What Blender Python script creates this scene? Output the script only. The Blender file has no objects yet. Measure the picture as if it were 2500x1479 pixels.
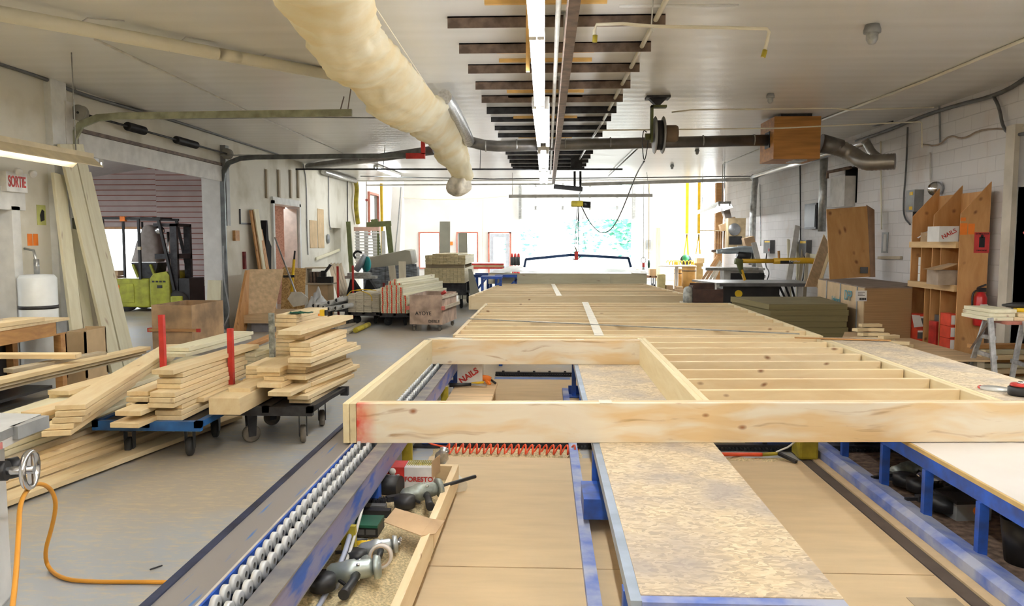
import bpy, math, random
from mathutils import Vector, Matrix, noise
random.seed(7)
S = bpy.context.scene
COL = S.collection
# ---------------- camera ----------------
F = 1850.0; CX = 1250.0; CY = 739.5; H = 1.7
PITCH = math.atan((CY - 590) / F)
YAW = math.atan((1330 - CX) / F * math.cos(PITCH))
cd = bpy.data.cameras.new('camera'); cam = bpy.data.objects.new('camera', cd); COL.objects.link(cam)
cd.sensor_width = 36; cd.lens = F / 2500 * 36; cd.clip_end = 300
cam.location = (0, 0, H); cam.rotation_euler = (math.pi / 2 - PITCH, 0, YAW)
S.camera = cam
# ---------------- world, exposure ----------------
w = bpy.data.worlds.new('world'); S.world = w; w.use_nodes = True
bg = w.node_tree.nodes['Background']; bg.inputs[0].default_value = (0.90, 0.96, 1.0, 1); bg.inputs[1].default_value = 9.0
S.view_settings.view_transform = 'Standard'; S.view_settings.look = 'None'
S.view_settings.gamma = 1; S.view_settings.exposure = 0.3; S.view_settings.use_curve_mapping = False
# sun that reaches the back bay through its side opening
sd = bpy.data.lights.new('sun', 'SUN'); sd.energy = 5; sd.angle = 0.02; sd.color = (1, .96, .88)
so = bpy.data.objects.new('sun', sd); COL.objects.link(so); so.rotation_euler = (math.radians(38), 0, math.radians(105))
S.cycles.max_bounces = 8; S.cycles.caustics_reflective = False; S.cycles.caustics_refractive = False
TUBE_L = 41.0     # brightness of the fluorescent tubes

# ---------------- point helpers: where a sight line meets a plane of the room ----------------
def ray(px, py):
    a = (px - CX) / F; b = -(py - CY) / F
    f = math.cos(PITCH) + b * math.sin(PITCH); u = -math.sin(PITCH) + b * math.cos(PITCH)
    return a * math.cos(YAW) - f * math.sin(YAW), a * math.sin(YAW) + f * math.cos(YAW), u
def G(px, py, z): r = ray(px, py); t = (z - H) / r[2]; return Vector((r[0] * t, r[1] * t, z))
def D(px, py, y): r = ray(px, py); t = y / r[1]; return Vector((r[0] * t, y, H + r[2] * t))
def W(px, py, x): r = ray(px, py); t = x / r[0]; return Vector((x, r[1] * t, H + r[2] * t))
V = Vector

# ---------------- mesh builder ----------------
class MB:
    def __init__(s, mat=None):
        s.v = []; s.f = []; s.mi = []; s.sm = []; s.mats = []; s.M = Matrix.Identity(4); s.c = 0; s.smooth = False
        if mat: s.m(mat)
    def m(s, mat):
        if mat not in s.mats: s.mats.append(mat)
        s.c = s.mats.index(mat); return s
    def add(s, vs, fs, smooth=None):
        n = len(s.v); s.v += [s.M @ V(p) for p in vs]
        for f in fs:
            s.f.append([i + n for i in f]); s.mi.append(s.c); s.sm.append(s.smooth if smooth is None else smooth)
        return s
    def box(s, x0, x1, y0, y1, z0, z1):
        return s.add([(x0,y0,z0),(x1,y0,z0),(x1,y1,z0),(x0,y1,z0),(x0,y0,z1),(x1,y0,z1),(x1,y1,z1),(x0,y1,z1)],
                     [(0,3,2,1),(4,5,6,7),(0,1,5,4),(1,2,6,5),(2,3,7,6),(3,0,4,7)])
    def at(s, loc, rz=0, rx=0, ry=0):
        s.M = Matrix.Translation(V(loc)) @ Matrix.Rotation(rz, 4, 'Z') @ Matrix.Rotation(ry, 4, 'Y') @ Matrix.Rotation(rx, 4, 'X'); return s
    def bar(s, p0, p1, w, h=None, up=(0,0,1)):
        h = h or w; m0 = s.M; Mx, L = frame_of(p0, p1, up); s.M = m0 @ Mx
        s.box(0, L, -w/2, w/2, -h/2, h/2); s.M = m0; return s
    def tube(s, pts, r, n=8, closed=False, cap=True):
        pts = [V(p) for p in pts]; N = len(pts); rr = r if isinstance(r, (list, tuple)) else [r] * N
        vs = []; fs = []; u = None
        for i, p in enumerate(pts):
            a = pts[i-1] if (i or closed) else p; b = pts[(i+1) % N] if (i < N-1 or closed) else p
            t = (b - a).normalized()
            if u is None: u = t.orthogonal().normalized()
            u = (u - t * u.dot(t))
            u = u.normalized() if u.length > 1e-6 else t.orthogonal().normalized()
            w_ = t.cross(u)
            for k in range(n):
                an = 2 * math.pi * k / n; vs.append(p + (u * math.cos(an) + w_ * math.sin(an)) * rr[i])
        for i in range(N if closed else N - 1):
            for k in range(n):
                a = i * n + k; b = i * n + (k+1) % n; c = ((i+1) % N) * n
                fs.append((a, b, c + (k+1) % n, c + k))
        b0 = len(s.v); s.add(vs, fs, True)
        if cap and not closed:
            for f in (tuple(b0+k for k in range(n))[::-1], tuple(b0+(N-1)*n+k for k in range(n))):
                s.f.append(list(f)); s.mi.append(s.c); s.sm.append(False)
        return s
    def cyl(s, p0, p1, r0, r1=None, n=20): return s.tube([p0, p1], [r0, r0 if r1 is None else r1], n)
    def lathe(s, prof, n=24, loc=(0,0,0), axis=(0,0,1)):
        q = V((0,0,1)).rotation_difference(V(axis)).to_matrix().to_4x4(); m0 = s.M
        s.M = m0 @ Matrix.Translation(V(loc)) @ q; vs = []; fs = []
        for r, z in prof:
            for k in range(n): a = 2*math.pi*k/n; vs.append((max(r,1e-4)*math.cos(a), max(r,1e-4)*math.sin(a), z))
        for i in range(len(prof)-1):
            for k in range(n): fs.append((i*n+k, i*n+(k+1)%n, (i+1)*n+(k+1)%n, (i+1)*n+k))
        s.add(vs, fs, True); s.M = m0; return s
    def prism(s, poly, a0, a1, axis='z'):
        n = len(poly)
        def P(u, w, a): return {'z': (u, w, a), 'y': (u, a, w), 'x': (a, u, w)}[axis]
        return s.add([P(u, w, a0) for u, w in poly] + [P(u, w, a1) for u, w in poly],
                     [tuple(range(n))[::-1], tuple(range(n, 2*n))] + [(i, (i+1) % n, n+(i+1) % n, n+i) for i in range(n)])
    def grid(s, fn, nu, nv, thick=0):
        vs = [fn(i/nu, j/nv) for i in range(nu+1) for j in range(nv+1)]; k = nv+1
        return s.add(vs, [(i*k+j, (i+1)*k+j, (i+1)*k+j+1, i*k+j+1) for i in range(nu) for j in range(nv)], True)
    def islands(s):
        par = list(range(len(s.v)))
        def fd(a):
            while par[a] != a: par[a] = par[par[a]]; a = par[a]
            return a
        for f in s.f:
            for i in f[1:]: par[fd(i)] = fd(f[0])
        gr = {}
        for k, f in enumerate(s.f): gr.setdefault(fd(f[0]), []).append(k)
        return list(gr.values())
    def build(s, name, parent=None, label=None, cat=None, group=None, kind=None, bevel=0, mods=None, mat=None, split=False):
        if mat: s.mats = [mat]; s.mi = [0] * len(s.f)
        if split:
            out = []
            for g in s.islands():
                q = MB(); q.mats = s.mats; mp = {}
                for k in g:
                    for i in s.f[k]:
                        if i not in mp: mp[i] = len(q.v); q.v.append(s.v[i])
                    q.f.append([mp[i] for i in s.f[k]]); q.mi.append(s.mi[k]); q.sm.append(s.sm[k])
                out.append(q.build(name, parent, label, cat, group, kind, bevel))
            return out
        lo = V([min(p[i] for p in s.v) for i in range(3)]); hi = V([max(p[i] for p in s.v) for i in range(3)])
        o0 = V(((lo.x+hi.x)/2, (lo.y+hi.y)/2, lo.z))
        me = bpy.data.meshes.new(name); me.from_pydata([tuple(p - o0) for p in s.v], [], s.f)
        for m_ in s.mats: me.materials.append(m_)
        me.polygons.foreach_set('material_index', s.mi); me.polygons.foreach_set('use_smooth', s.sm)
        me.update()
        o = bpy.data.objects.new(name, me)
        place(o, Matrix.Translation(o0), parent)
        if bevel:
            b = o.modifiers.new('b', 'BEVEL'); b.width = bevel; b.segments = 2; b.limit_method = 'ANGLE'
        if label or kind: tag(o, label, cat, group, kind)
        return o
def frame_of(p0, p1, up=(0,0,1)):
    p0 = V(p0); p1 = V(p1); d = p1 - p0; L = d.length; x = d.normalized(); up = V(up)
    if abs(x.dot(up)) > .99: up = V((0,1,0)) if abs(x.y) < .9 else V((1,0,0))
    y = up.cross(x).normalized(); z = x.cross(y)
    M = Matrix((x, y, z)).transposed().to_4x4(); M.translation = p0; return M, L
WM = {}
def place(o, Mw, parent=None):
    COL.objects.link(o); WM[o] = Mw
    if parent is not None:
        o.parent = parent; o.matrix_local = WM[parent].inverted() @ Mw
    else: o.matrix_local = Mw
def tag(o, label=None, cat=None, group=None, kind=None):
    if label: o['label'] = label
    if cat: o['category'] = cat
    if group: o['group'] = group
    if kind: o['kind'] = kind
    return o
def thing(name, label, cat, loc=(0,0,0), rz=0, group=None):
    o = bpy.data.objects.new(name, None); o.empty_display_size = .1
    place(o, Matrix.Translation(V(loc)) @ Matrix.Rotation(rz, 4, 'Z')); return tag(o, label, cat, group)
def board(label, p0, p1, w, h, mat=None, name='board', cat='board', group=None, parent=None, up=(0,0,1), bevel=.0025):
    """lumber whose local X runs along its length: w sideways, h along up"""
    M, L = frame_of(p0, p1, up); mb = MB(mat or WOOD); mb.box(0, L, -w/2, w/2, -h/2, h/2)
    me = bpy.data.meshes.new(name); me.from_pydata([tuple(p) for p in mb.v], [], mb.f); me.materials.append(mb.mats[0])
    o = bpy.data.objects.new(name, me); place(o, M, parent)
    if bevel:
        b = o.modifiers.new('b', 'BEVEL'); b.width = bevel; b.segments = 1; b.limit_method = 'ANGLE'
    if parent is None: tag(o, label, cat, group)
    elif label: tag(o, label)
    return o
def text(s, size, M, mat, parent, name='lettering', depth=.002, squash=1.0, bold=0):
    cu = bpy.data.curves.new(name, 'FONT'); cu.body = s; cu.size = size; cu.align_x = 'CENTER'; cu.align_y = 'CENTER'; cu.extrude = depth; cu.offset = bold; cu.materials.append(mat)
    q = bpy.data.objects.new('tmp', cu); me = bpy.data.meshes.new_from_object(q); me.name = name; bpy.data.objects.remove(q)
    if not me.materials: me.materials.append(mat)
    o = bpy.data.objects.new(name, me); place(o, M @ Matrix.Diagonal((squash, 1, 1, 1)), parent); return o
def facing(loc, n=(0,-1,0), up=(0,0,1), tilt=0):
    """matrix whose local Z is n (text faces n) and local Y is up"""
    z = V(n).normalized(); u = V(up); x = u.cross(z).normalized(); y = z.cross(x)
    M = Matrix((x, y, z)).transposed().to_4x4(); M.translation = V(loc); return M @ Matrix.Rotation(tilt, 4, 'Z')

# ---------------- materials ----------------
def _new(name):
    m = bpy.data.materials.new(name); m.use_nodes = True; nt = m.node_tree; b = nt.nodes['Principled BSDF']; return m, nt, b
def _n(nt, t, **kw):
    n = nt.nodes.new(t)
    for k, v in kw.items(): setattr(n, k, v)
    return n
def mat(name, c, rough=.6, metal=0, var=.12, scale=6, bump=0.0, c2=None, spec=None, stretch=(1,1,1), trans=0, detail=5, contrast=(.35,.65)):
    m, nt, b = _new(name); L = nt.links
    b.inputs['Roughness'].default_value = rough; b.inputs['Metallic'].default_value = metal
    if spec is not None: b.inputs['Specular IOR Level'].default_value = spec
    tc = _n(nt, 'ShaderNodeTexCoord'); mp = _n(nt, 'ShaderNodeMapping'); mp.inputs['Scale'].default_value = stretch
    L.new(tc.outputs['Object'], mp.inputs[0])
    nz = _n(nt, 'ShaderNodeTexNoise'); nz.inputs['Scale'].default_value = scale; nz.inputs['Detail'].default_value = detail
    L.new(mp.outputs[0], nz.inputs['Vector'])
    rp = _n(nt, 'ShaderNodeValToRGB'); e = rp.color_ramp.elements
    e[0].position, e[1].position = contrast
    c2 = c2 or [x * (1 - var * 1.6) for x in c]
    e[0].color = (*c2, 1); e[1].color = (*[min(1, x * (1 + var * .4)) for x in c], 1)
    L.new(nz.outputs['Fac'], rp.inputs[0]); L.new(rp.outputs[0], b.inputs['Base Color'])
    if bump:
        bp = _n(nt, 'ShaderNodeBump'); bp.inputs['Strength'].default_value = bump; bp.inputs['Distance'].default_value = .01
        L.new(nz.outputs['Fac'], bp.inputs['Height']); L.new(bp.outputs[0], b.inputs['Normal'])
    if trans: b.inputs['Transmission Weight'].default_value = trans
    return m
def emit(name, c, s):
    m, nt, b = _new(name); b.inputs['Base Color'].default_value = (*c, 1)
    b.inputs['Emission Color'].default_value = (*c, 1); b.inputs['Emission Strength'].default_value = s; return m
def wood(name, c, dark, knot=(.28,.12,.05), rough=.6, grain=9., knots=.5, var=.12, knotsz=.035, ks=(1.9,6.5,6.5), blotch=0, ax='x'):
    """sawn lumber, grain along local X, a few knots, each board its own shade"""
    m, nt, b = _new(name); L = nt.links
    tc = _n(nt, 'ShaderNodeTexCoord'); oi = _n(nt, 'ShaderNodeObjectInfo')
    ml = _n(nt, 'ShaderNodeMath', operation='MULTIPLY'); ml.inputs[1].default_value = 37.0; L.new(oi.outputs['Random'], ml.inputs[0])
    cb = _n(nt, 'ShaderNodeCombineXYZ')
    for i in range(3): L.new(ml.outputs[0], cb.inputs[i])
    ad = _n(nt, 'ShaderNodeVectorMath', operation='ADD'); L.new(tc.outputs['Object'], ad.inputs[0]); L.new(cb.outputs[0], ad.inputs[1])
    # warp so that the grain wanders
    wn = _n(nt, 'ShaderNodeTexNoise'); wn.inputs['Scale'].default_value = 1.7; wn.inputs['Detail'].default_value = 1; L.new(ad.outputs[0], wn.inputs['Vector'])
    ws = _n(nt, 'ShaderNodeVectorMath', operation='SCALE'); ws.inputs['Scale'].default_value = .22; L.new(wn.outputs['Color'], ws.inputs[0])
    a2 = _n(nt, 'ShaderNodeVectorMath', operation='ADD'); L.new(ad.outputs[0], a2.inputs[0]); L.new(ws.outputs[0], a2.inputs[1])
    mp = _n(nt, 'ShaderNodeMapping'); mp.inputs['Scale'].default_value = (.7, grain, grain) if ax == 'x' else (grain, grain, .7); L.new(a2.outputs[0], mp.inputs[0])
    nz = _n(nt, 'ShaderNodeTexNoise'); nz.inputs['Scale'].default_value = 1.6; nz.inputs['Detail'].default_value = 6; nz.inputs['Roughness'].default_value = .6
    L.new(mp.outputs[0], nz.inputs['Vector'])
    rp = _n(nt, 'ShaderNodeValToRGB'); e = rp.color_ramp.elements; e[0].position = .33; e[1].position = .68
    e[0].color = (*dark, 1); e[1].color = (*c, 1); L.new(nz.outputs['Fac'], rp.inputs[0])
    # knots
    mk = _n(nt, 'ShaderNodeMapping'); mk.inputs['Scale'].default_value = ks; L.new(a2.outputs[0], mk.inputs[0])
    vo = _n(nt, 'ShaderNodeTexVoronoi'); vo.inputs['Scale'].default_value = 1.0; L.new(mk.outputs[0], vo.inputs['Vector'])
    kr = _n(nt, 'ShaderNodeValToRGB'); k = kr.color_ramp.elements; k[0].position = knotsz; k[1].position = knotsz * 3.8
    k[0].color = (knots, knots, knots, 1); k[1].color = (0, 0, 0, 1); L.new(vo.outputs['Distance'], kr.inputs[0])
    mx = _n(nt, 'ShaderNodeMix', data_type='RGBA'); L.new(kr.outputs[0], mx.inputs[0]); L.new(rp.outputs[0], mx.inputs[6]); mx.inputs[7].default_value = (*knot, 1)
    if blotch:   # pale sapwood and honey coloured patches, dark resin streaks along the grain
        nb = _n(nt, 'ShaderNodeTexNoise'); nb.inputs['Scale'].default_value = 1.0; nb.inputs['Detail'].default_value = 3; mb_ = _n(nt, 'ShaderNodeMapping'); mb_.inputs['Scale'].default_value = (1.6, 9, 9); L.new(a2.outputs[0], mb_.inputs[0]); L.new(mb_.outputs[0], nb.inputs['Vector'])
        rb = _n(nt, 'ShaderNodeValToRGB'); q = rb.color_ramp.elements; q[0].position = .40; q[1].position = .60; q[0].color = (.78,.55,.28,1); q[1].color = (.88,.84,.74,1); L.new(nb.outputs['Fac'], rb.inputs[0])
        mo = _n(nt, 'ShaderNodeMix', data_type='RGBA'); mo.inputs[0].default_value = blotch; L.new(mx.outputs[2], mo.inputs[6]); L.new(rb.outputs[0], mo.inputs[7])
        nr = _n(nt, 'ShaderNodeTexNoise'); nr.inputs['Scale'].default_value = 1.0; nr.inputs['Detail'].default_value = 4; mr_ = _n(nt, 'ShaderNodeMapping'); mr_.inputs['Scale'].default_value = (1.3, 22, 22); L.new(a2.outputs[0], mr_.inputs[0]); L.new(mr_.outputs[0], nr.inputs['Vector'])
        rr = _n(nt, 'ShaderNodeValToRGB'); q = rr.color_ramp.elements; q[0].position = .62; q[1].position = .74; q[0].color = (0,0,0,1); q[1].color = (.8,.8,.8,1); L.new(nr.outputs['Fac'], rr.inputs[0])
        m5 = _n(nt, 'ShaderNodeMix', data_type='RGBA'); L.new(rr.outputs[0], m5.inputs[0]); L.new(mo.outputs[2], m5.inputs[6]); m5.inputs[7].default_value = (.42,.24,.10,1)
        m6 = _n(nt, 'ShaderNodeMix', data_type='RGBA'); L.new(kr.outputs[0], m6.inputs[0]); L.new(m5.outputs[2], m6.inputs[6]); m6.inputs[7].default_value = (*knot, 1); mx = m6
    hs = _n(nt, 'ShaderNodeHueSaturation'); mr = _n(nt, 'ShaderNodeMapRange'); mr.inputs['To Min'].default_value = 1 - var; mr.inputs['To Max'].default_value = 1 + var * .5
    L.new(oi.outputs['Random'], mr.inputs['Value']); L.new(mr.outputs[0], hs.inputs['Value']); L.new(mx.outputs[2], hs.inputs['Color'])
    L.new(hs.outputs[0], b.inputs['Base Color']); b.inputs['Roughness'].default_value = rough
    bp = _n(nt, 'ShaderNodeBump'); bp.inputs['Strength'].default_value = .15; bp.inputs['Distance'].default_value = .004
    L.new(nz.outputs['Fac'], bp.inputs['Height']); L.new(bp.outputs[0], b.inputs['Normal'])
    return m
def chips(name, c, dark, light, scale=45, rough=.75, dirt=None, stretch=(1,1,1)):
    """pressed strand board"""
    m, nt, b = _new(name); L = nt.links
    tc = _n(nt, 'ShaderNodeTexCoord'); mp = _n(nt, 'ShaderNodeMapping'); mp.inputs['Scale'].default_value = stretch; L.new(tc.outputs['Object'], mp.inputs[0])
    w1 = _n(nt, 'ShaderNodeTexNoise'); w1.inputs['Scale'].default_value = 14; L.new(mp.outputs[0], w1.inputs['Vector'])
    s1 = _n(nt, 'ShaderNodeVectorMath', operation='SCALE'); s1.inputs['Scale'].default_value = .12; L.new(w1.outputs['Color'], s1.inputs[0])
    a1 = _n(nt, 'ShaderNodeVectorMath', operation='ADD'); L.new(mp.outputs[0], a1.inputs[0]); L.new(s1.outputs[0], a1.inputs[1])
    vo = _n(nt, 'ShaderNodeTexVoronoi'); vo.inputs['Scale'].default_value = scale; L.new(a1.outputs[0], vo.inputs['Vector'])
    sp = _n(nt, 'ShaderNodeSeparateColor'); L.new(vo.outputs['Color'], sp.inputs[0])
    rp = _n(nt, 'ShaderNodeValToRGB'); e = rp.color_ramp.elements; e[0].color = (*dark, 1); e[1].color = (*light, 1)
    x = e.new(.45); x.color = (*c, 1); L.new(sp.outputs[0], rp.inputs[0]); out = rp.outputs[0]
    if dirt:
        nz = _n(nt, 'ShaderNodeTexNoise'); nz.inputs['Scale'].default_value = 2.2; nz.inputs['Detail'].default_value = 7; L.new(tc.outputs['Object'], nz.inputs['Vector'])
        r2 = _n(nt, 'ShaderNodeValToRGB'); r2.color_ramp.elements[0].position = .44; r2.color_ramp.elements[1].position = .66; L.new(nz.outputs['Fac'], r2.inputs[0])
        ms = _n(nt, 'ShaderNodeMath', operation='MULTIPLY'); ms.inputs[1].default_value = .75; L.new(r2.outputs[0], ms.inputs[0])
        mx = _n(nt, 'ShaderNodeMix', data_type='RGBA'); L.new(ms.outputs[0], mx.inputs[0]); L.new(out, mx.inputs[6]); mx.inputs[7].default_value = (*dirt, 1); out = mx.outputs[2]
    L.new(out, b.inputs['Base Color']); b.inputs['Roughness'].default_value = rough
    return m
WOOD = wood('pine lumber', (.88,.73,.46), (.78,.59,.33), knotsz=.03)
WOODJ = wood('pine joist', (.87,.72,.47), (.79,.60,.35), knots=.95, knotsz=.028, ks=(2.8,6,6))
WOODF = wood('pine rim board', (.85,.72,.49), (.73,.53,.29), knot=(.36,.14,.05), knots=.95, grain=9, knotsz=.035, ks=(3.8,4.2,6), blotch=.62)
WOODP = wood('pale spruce', (.82,.78,.58), (.72,.66,.46), knots=.6)
WOODO = wood('orange fir', (.60,.33,.12), (.42,.20,.07), knots=.5)
WOODG = wood('greyed lumber', (.60,.53,.40), (.44,.37,.26), knots=.4)
PLY = mat('fir plywood', (.50,.26,.09), .6, var=.25, scale=3, stretch=(3,3,.5), c2=(.36,.16,.05))
PLYW = mat('pale plywood', (.66,.47,.27), .7, var=.15, scale=4, stretch=(.6,3,3))
PLYV = wood('veneer plywood', (.66,.36,.14), (.52,.25,.08), knot=(.2,.07,.03), grain=6, knots=.9, knotsz=.045, ks=(5,5,4.2), ax='z')
DECK = mat('plywood deck', (.60,.45,.27), .75, var=.1, scale=3.5, stretch=(.6,3,1), c2=(.53,.40,.24), contrast=(.3,.7), detail=9)
OSB = chips('strand board', (.60,.48,.32), (.44,.35,.24), (.74,.62,.44), 52, dirt=(.34,.30,.28), stretch=(.75,1.25,1))
OSBO = chips('orange strand board', (.55,.33,.12), (.35,.19,.06), (.72,.48,.2), 40)
OSBP = chips('pink strand board', (.74,.46,.34), (.62,.36,.26), (.82,.56,.44), 30)
BLUE = mat('blue painted steel', (.02,.10,.50), .42, .0, var=.35, scale=9, c2=(.03,.07,.26))
BLUEW = mat('worn blue steel', (.24,.24,.27), .42, .3, var=.3, scale=7, c2=(.05,.14,.42), contrast=(.30,.42), stretch=(1,.6,2))
BLUED = mat('dusty blue steel', (.36,.39,.50), .6, .0, var=.3, scale=5, c2=(.10,.17,.52), contrast=(.35,.62))
STEEL = mat('galvanised steel', (.46,.47,.46), .35, .75, var=.2, scale=12)
STEELW = mat('worn plate', (.34,.32,.30), .45, .6, var=.3, scale=8, c2=(.2,.21,.26))
DKSTEEL = mat('dark steel', (.05,.05,.055), .5, .4, var=.3, scale=10)
RUST = mat('brown steel', (.20,.14,.105), .6, .3, var=.3, scale=9)
BLACK = mat('black plastic', (.018,.018,.02), .45, var=.3)
BLACKF = mat('black cloth', (.012,.012,.014), .9, var=.3)
RED = mat('red paint', (.62,.04,.03), .5, var=.25)
REDO = mat('orange red hose', (.85,.10,.03), .4, var=.1)
ORANGE = mat('orange plastic', (.95,.25,.03), .5, var=.1)
YELLOW = mat('yellow plastic', (.85,.55,.02), .5, var=.1)
YELD = mat('dirty yellow steel', (.50,.40,.03), .6, var=.3)
WHITE = mat('white enamel', (.80,.80,.78), .35, var=.06)
WHITED = mat('dusty white', (.70,.68,.64), .6, var=.12)
PAPER = mat('paper', (.80,.79,.76), .8, var=.05)
CARD = mat('cardboard', (.55,.38,.22), .85, var=.12, scale=4)
GREY = mat('grey paint', (.30,.31,.31), .5, var=.15)
GREYD = mat('grey dark paint', (.12,.12,.12), .5, var=.2)
CHROME = mat('bright metal', (.75,.76,.78), .2, 1, var=.08)
ALU = mat('painted aluminium', (.55,.56,.57), .4, .6, var=.25, scale=14)
TOOLM = mat('grey green tool body', (.38,.42,.38), .4, .5, var=.25, scale=20)
PVC = mat('cream pipe', (.82,.77,.62), .4, var=.03)
DUCT = mat('spiral duct', (.26,.25,.24), .35, .75, var=.2, scale=4)
FOIL = mat('foil', (.62,.62,.62), .28, .9, var=.2, scale=25, bump=.6)
GREEN = mat('forklift green', (.36,.38,.03), .45, var=.2, scale=6)
DKGREEN = mat('dark green case', (.01,.09,.05), .5, var=.2)
MDF = mat('olive fibreboard', (.21,.17,.075), .9, var=.15, scale=5, stretch=(.3,.3,30))
TAN = mat('fibre sheet pack edge', (.40,.235,.105), .85, var=.18, scale=5, stretch=(.3,.3,40))
TANP = mat('pack side', (.62,.45,.26), .8, var=.1, scale=4)
BRN = mat('pack top', (.25,.19,.15), .8, var=.15, scale=6)
SAWDUST = mat('sawdust', (.72,.58,.33), .95, var=.25, scale=80, bump=1.0)
TARP = mat('grey wrap', (.22,.25,.28), .5, var=.4, scale=5, bump=.8, stretch=(1,1,5))
GWRAP = mat('greige sheet', (.40,.39,.31), .6, var=.1, scale=2)
FILM = mat('white film', (.75,.77,.77), .35, var=.15, scale=5, bump=.5)
TEAL = mat('teal paint', (.02,.35,.38), .45, var=.1)
DKRED = mat('dark red box', (.20,.02,.02), .7, var=.3)
CABLE = mat('orange cable', (.75,.33,.03), .45, var=.05)
TGREEN = mat('olive frame', (.13,.15,.05), .6, var=.2)
# ================= SETTING =================
XL, XR, ZC = -6.07, 5.75, 3.67
def floor_mat():
    m, nt, b = _new('worn concrete'); L = nt.links
    tc = _n(nt, 'ShaderNodeTexCoord')
    n1 = _n(nt, 'ShaderNodeTexNoise'); n1.inputs['Scale'].default_value = .55; n1.inputs['Detail'].default_value = 6; L.new(tc.outputs['Object'], n1.inputs['Vector'])
    r1 = _n(nt, 'ShaderNodeValToRGB'); e = r1.color_ramp.elements; e[0].position = .42; e[1].position = .58
    e[0].color = (.38, .40, .42, 1); e[1].color = (.40, .35, .28, 1); L.new(n1.outputs['Fac'], r1.inputs[0])
    mp = _n(nt, 'ShaderNodeMapping'); mp.inputs['Scale'].default_value = (1, 2.6, 1); L.new(tc.outputs['Object'], mp.inputs[0])
    n2 = _n(nt, 'ShaderNodeTexNoise'); n2.inputs['Scale'].default_value = 9; n2.inputs['Detail'].default_value = 9; n2.inputs['Roughness'].default_value = .7; L.new(mp.outputs[0], n2.inputs['Vector'])
    r2 = _n(nt, 'ShaderNodeValToRGB'); r2.color_ramp.elements[0].position = .49; r2.color_ramp.elements[1].position = .66; L.new(n2.outputs['Fac'], r2.inputs[0])
    ms = _n(nt, 'ShaderNodeMath', operation='MULTIPLY'); ms.inputs[1].default_value = .7; L.new(r2.outputs[0], ms.inputs[0])
    mx = _n(nt, 'ShaderNodeMix', data_type='RGBA'); L.new(ms.outputs[0], mx.inputs[0]); L.new(r1.outputs[0], mx.inputs[6]); mx.inputs[7].default_value = (.56, .46, .28, 1)  # tan patches: sawdust, also painted in place of light streaks
    L.new(mx.outputs[2], b.inputs['Base Color']); b.inputs['Roughness'].default_value = .42
    bp = _n(nt, 'ShaderNodeBump'); bp.inputs['Strength'].default_value = .12; L.new(n2.outputs['Fac'], bp.inputs['Height']); L.new(bp.outputs[0], b.inputs['Normal'])
    return m
def ceil_mat():
    m, nt, b = _new('white metal ceiling sheets'); L = nt.links
    tc = _n(nt, 'ShaderNodeTexCoord')
    wv = _n(nt, 'ShaderNodeTexWave', bands_direction='Y'); wv.inputs['Scale'].default_value = 1.0; wv.inputs['Distortion'].default_value = .4; wv.inputs['Detail'].default_value = 2
    L.new(tc.outputs['Object'], wv.inputs['Vector'])
    mp = _n(nt, 'ShaderNodeMapping'); mp.inputs['Scale'].default_value = (.25, 1.6, 1); L.new(tc.outputs['Object'], mp.inputs[0])
    n1 = _n(nt, 'ShaderNodeTexNoise'); n1.inputs['Scale'].default_value = 2; n1.inputs['Detail'].default_value = 5; L.new(mp.outputs[0], n1.inputs['Vector'])
    r1 = _n(nt, 'ShaderNodeValToRGB'); e = r1.color_ramp.elements; e[0].position = .3; e[1].position = .7
    e[0].color = (.81, .80, .76, 1); e[1].color = (.87, .86, .83, 1); L.new(n1.outputs['Fac'], r1.inputs[0]); L.new(r1.outputs[0], b.inputs['Base Color'])
    b.inputs['Roughness'].default_value = .27; b.inputs['Specular IOR Level'].default_value = .9
    ad = _n(nt, 'ShaderNodeMath', operation='ADD'); L.new(wv.outputs['Fac'], ad.inputs[0]); L.new(n1.outputs['Fac'], ad.inputs[1])
    bp = _n(nt, 'ShaderNodeBump'); bp.inputs['Strength'].default_value = .08; bp.inputs['Distance'].default_value = .02
    L.new(ad.outputs[0], bp.inputs['Height']); L.new(bp.outputs[0], b.inputs['Normal']); return m
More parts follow.
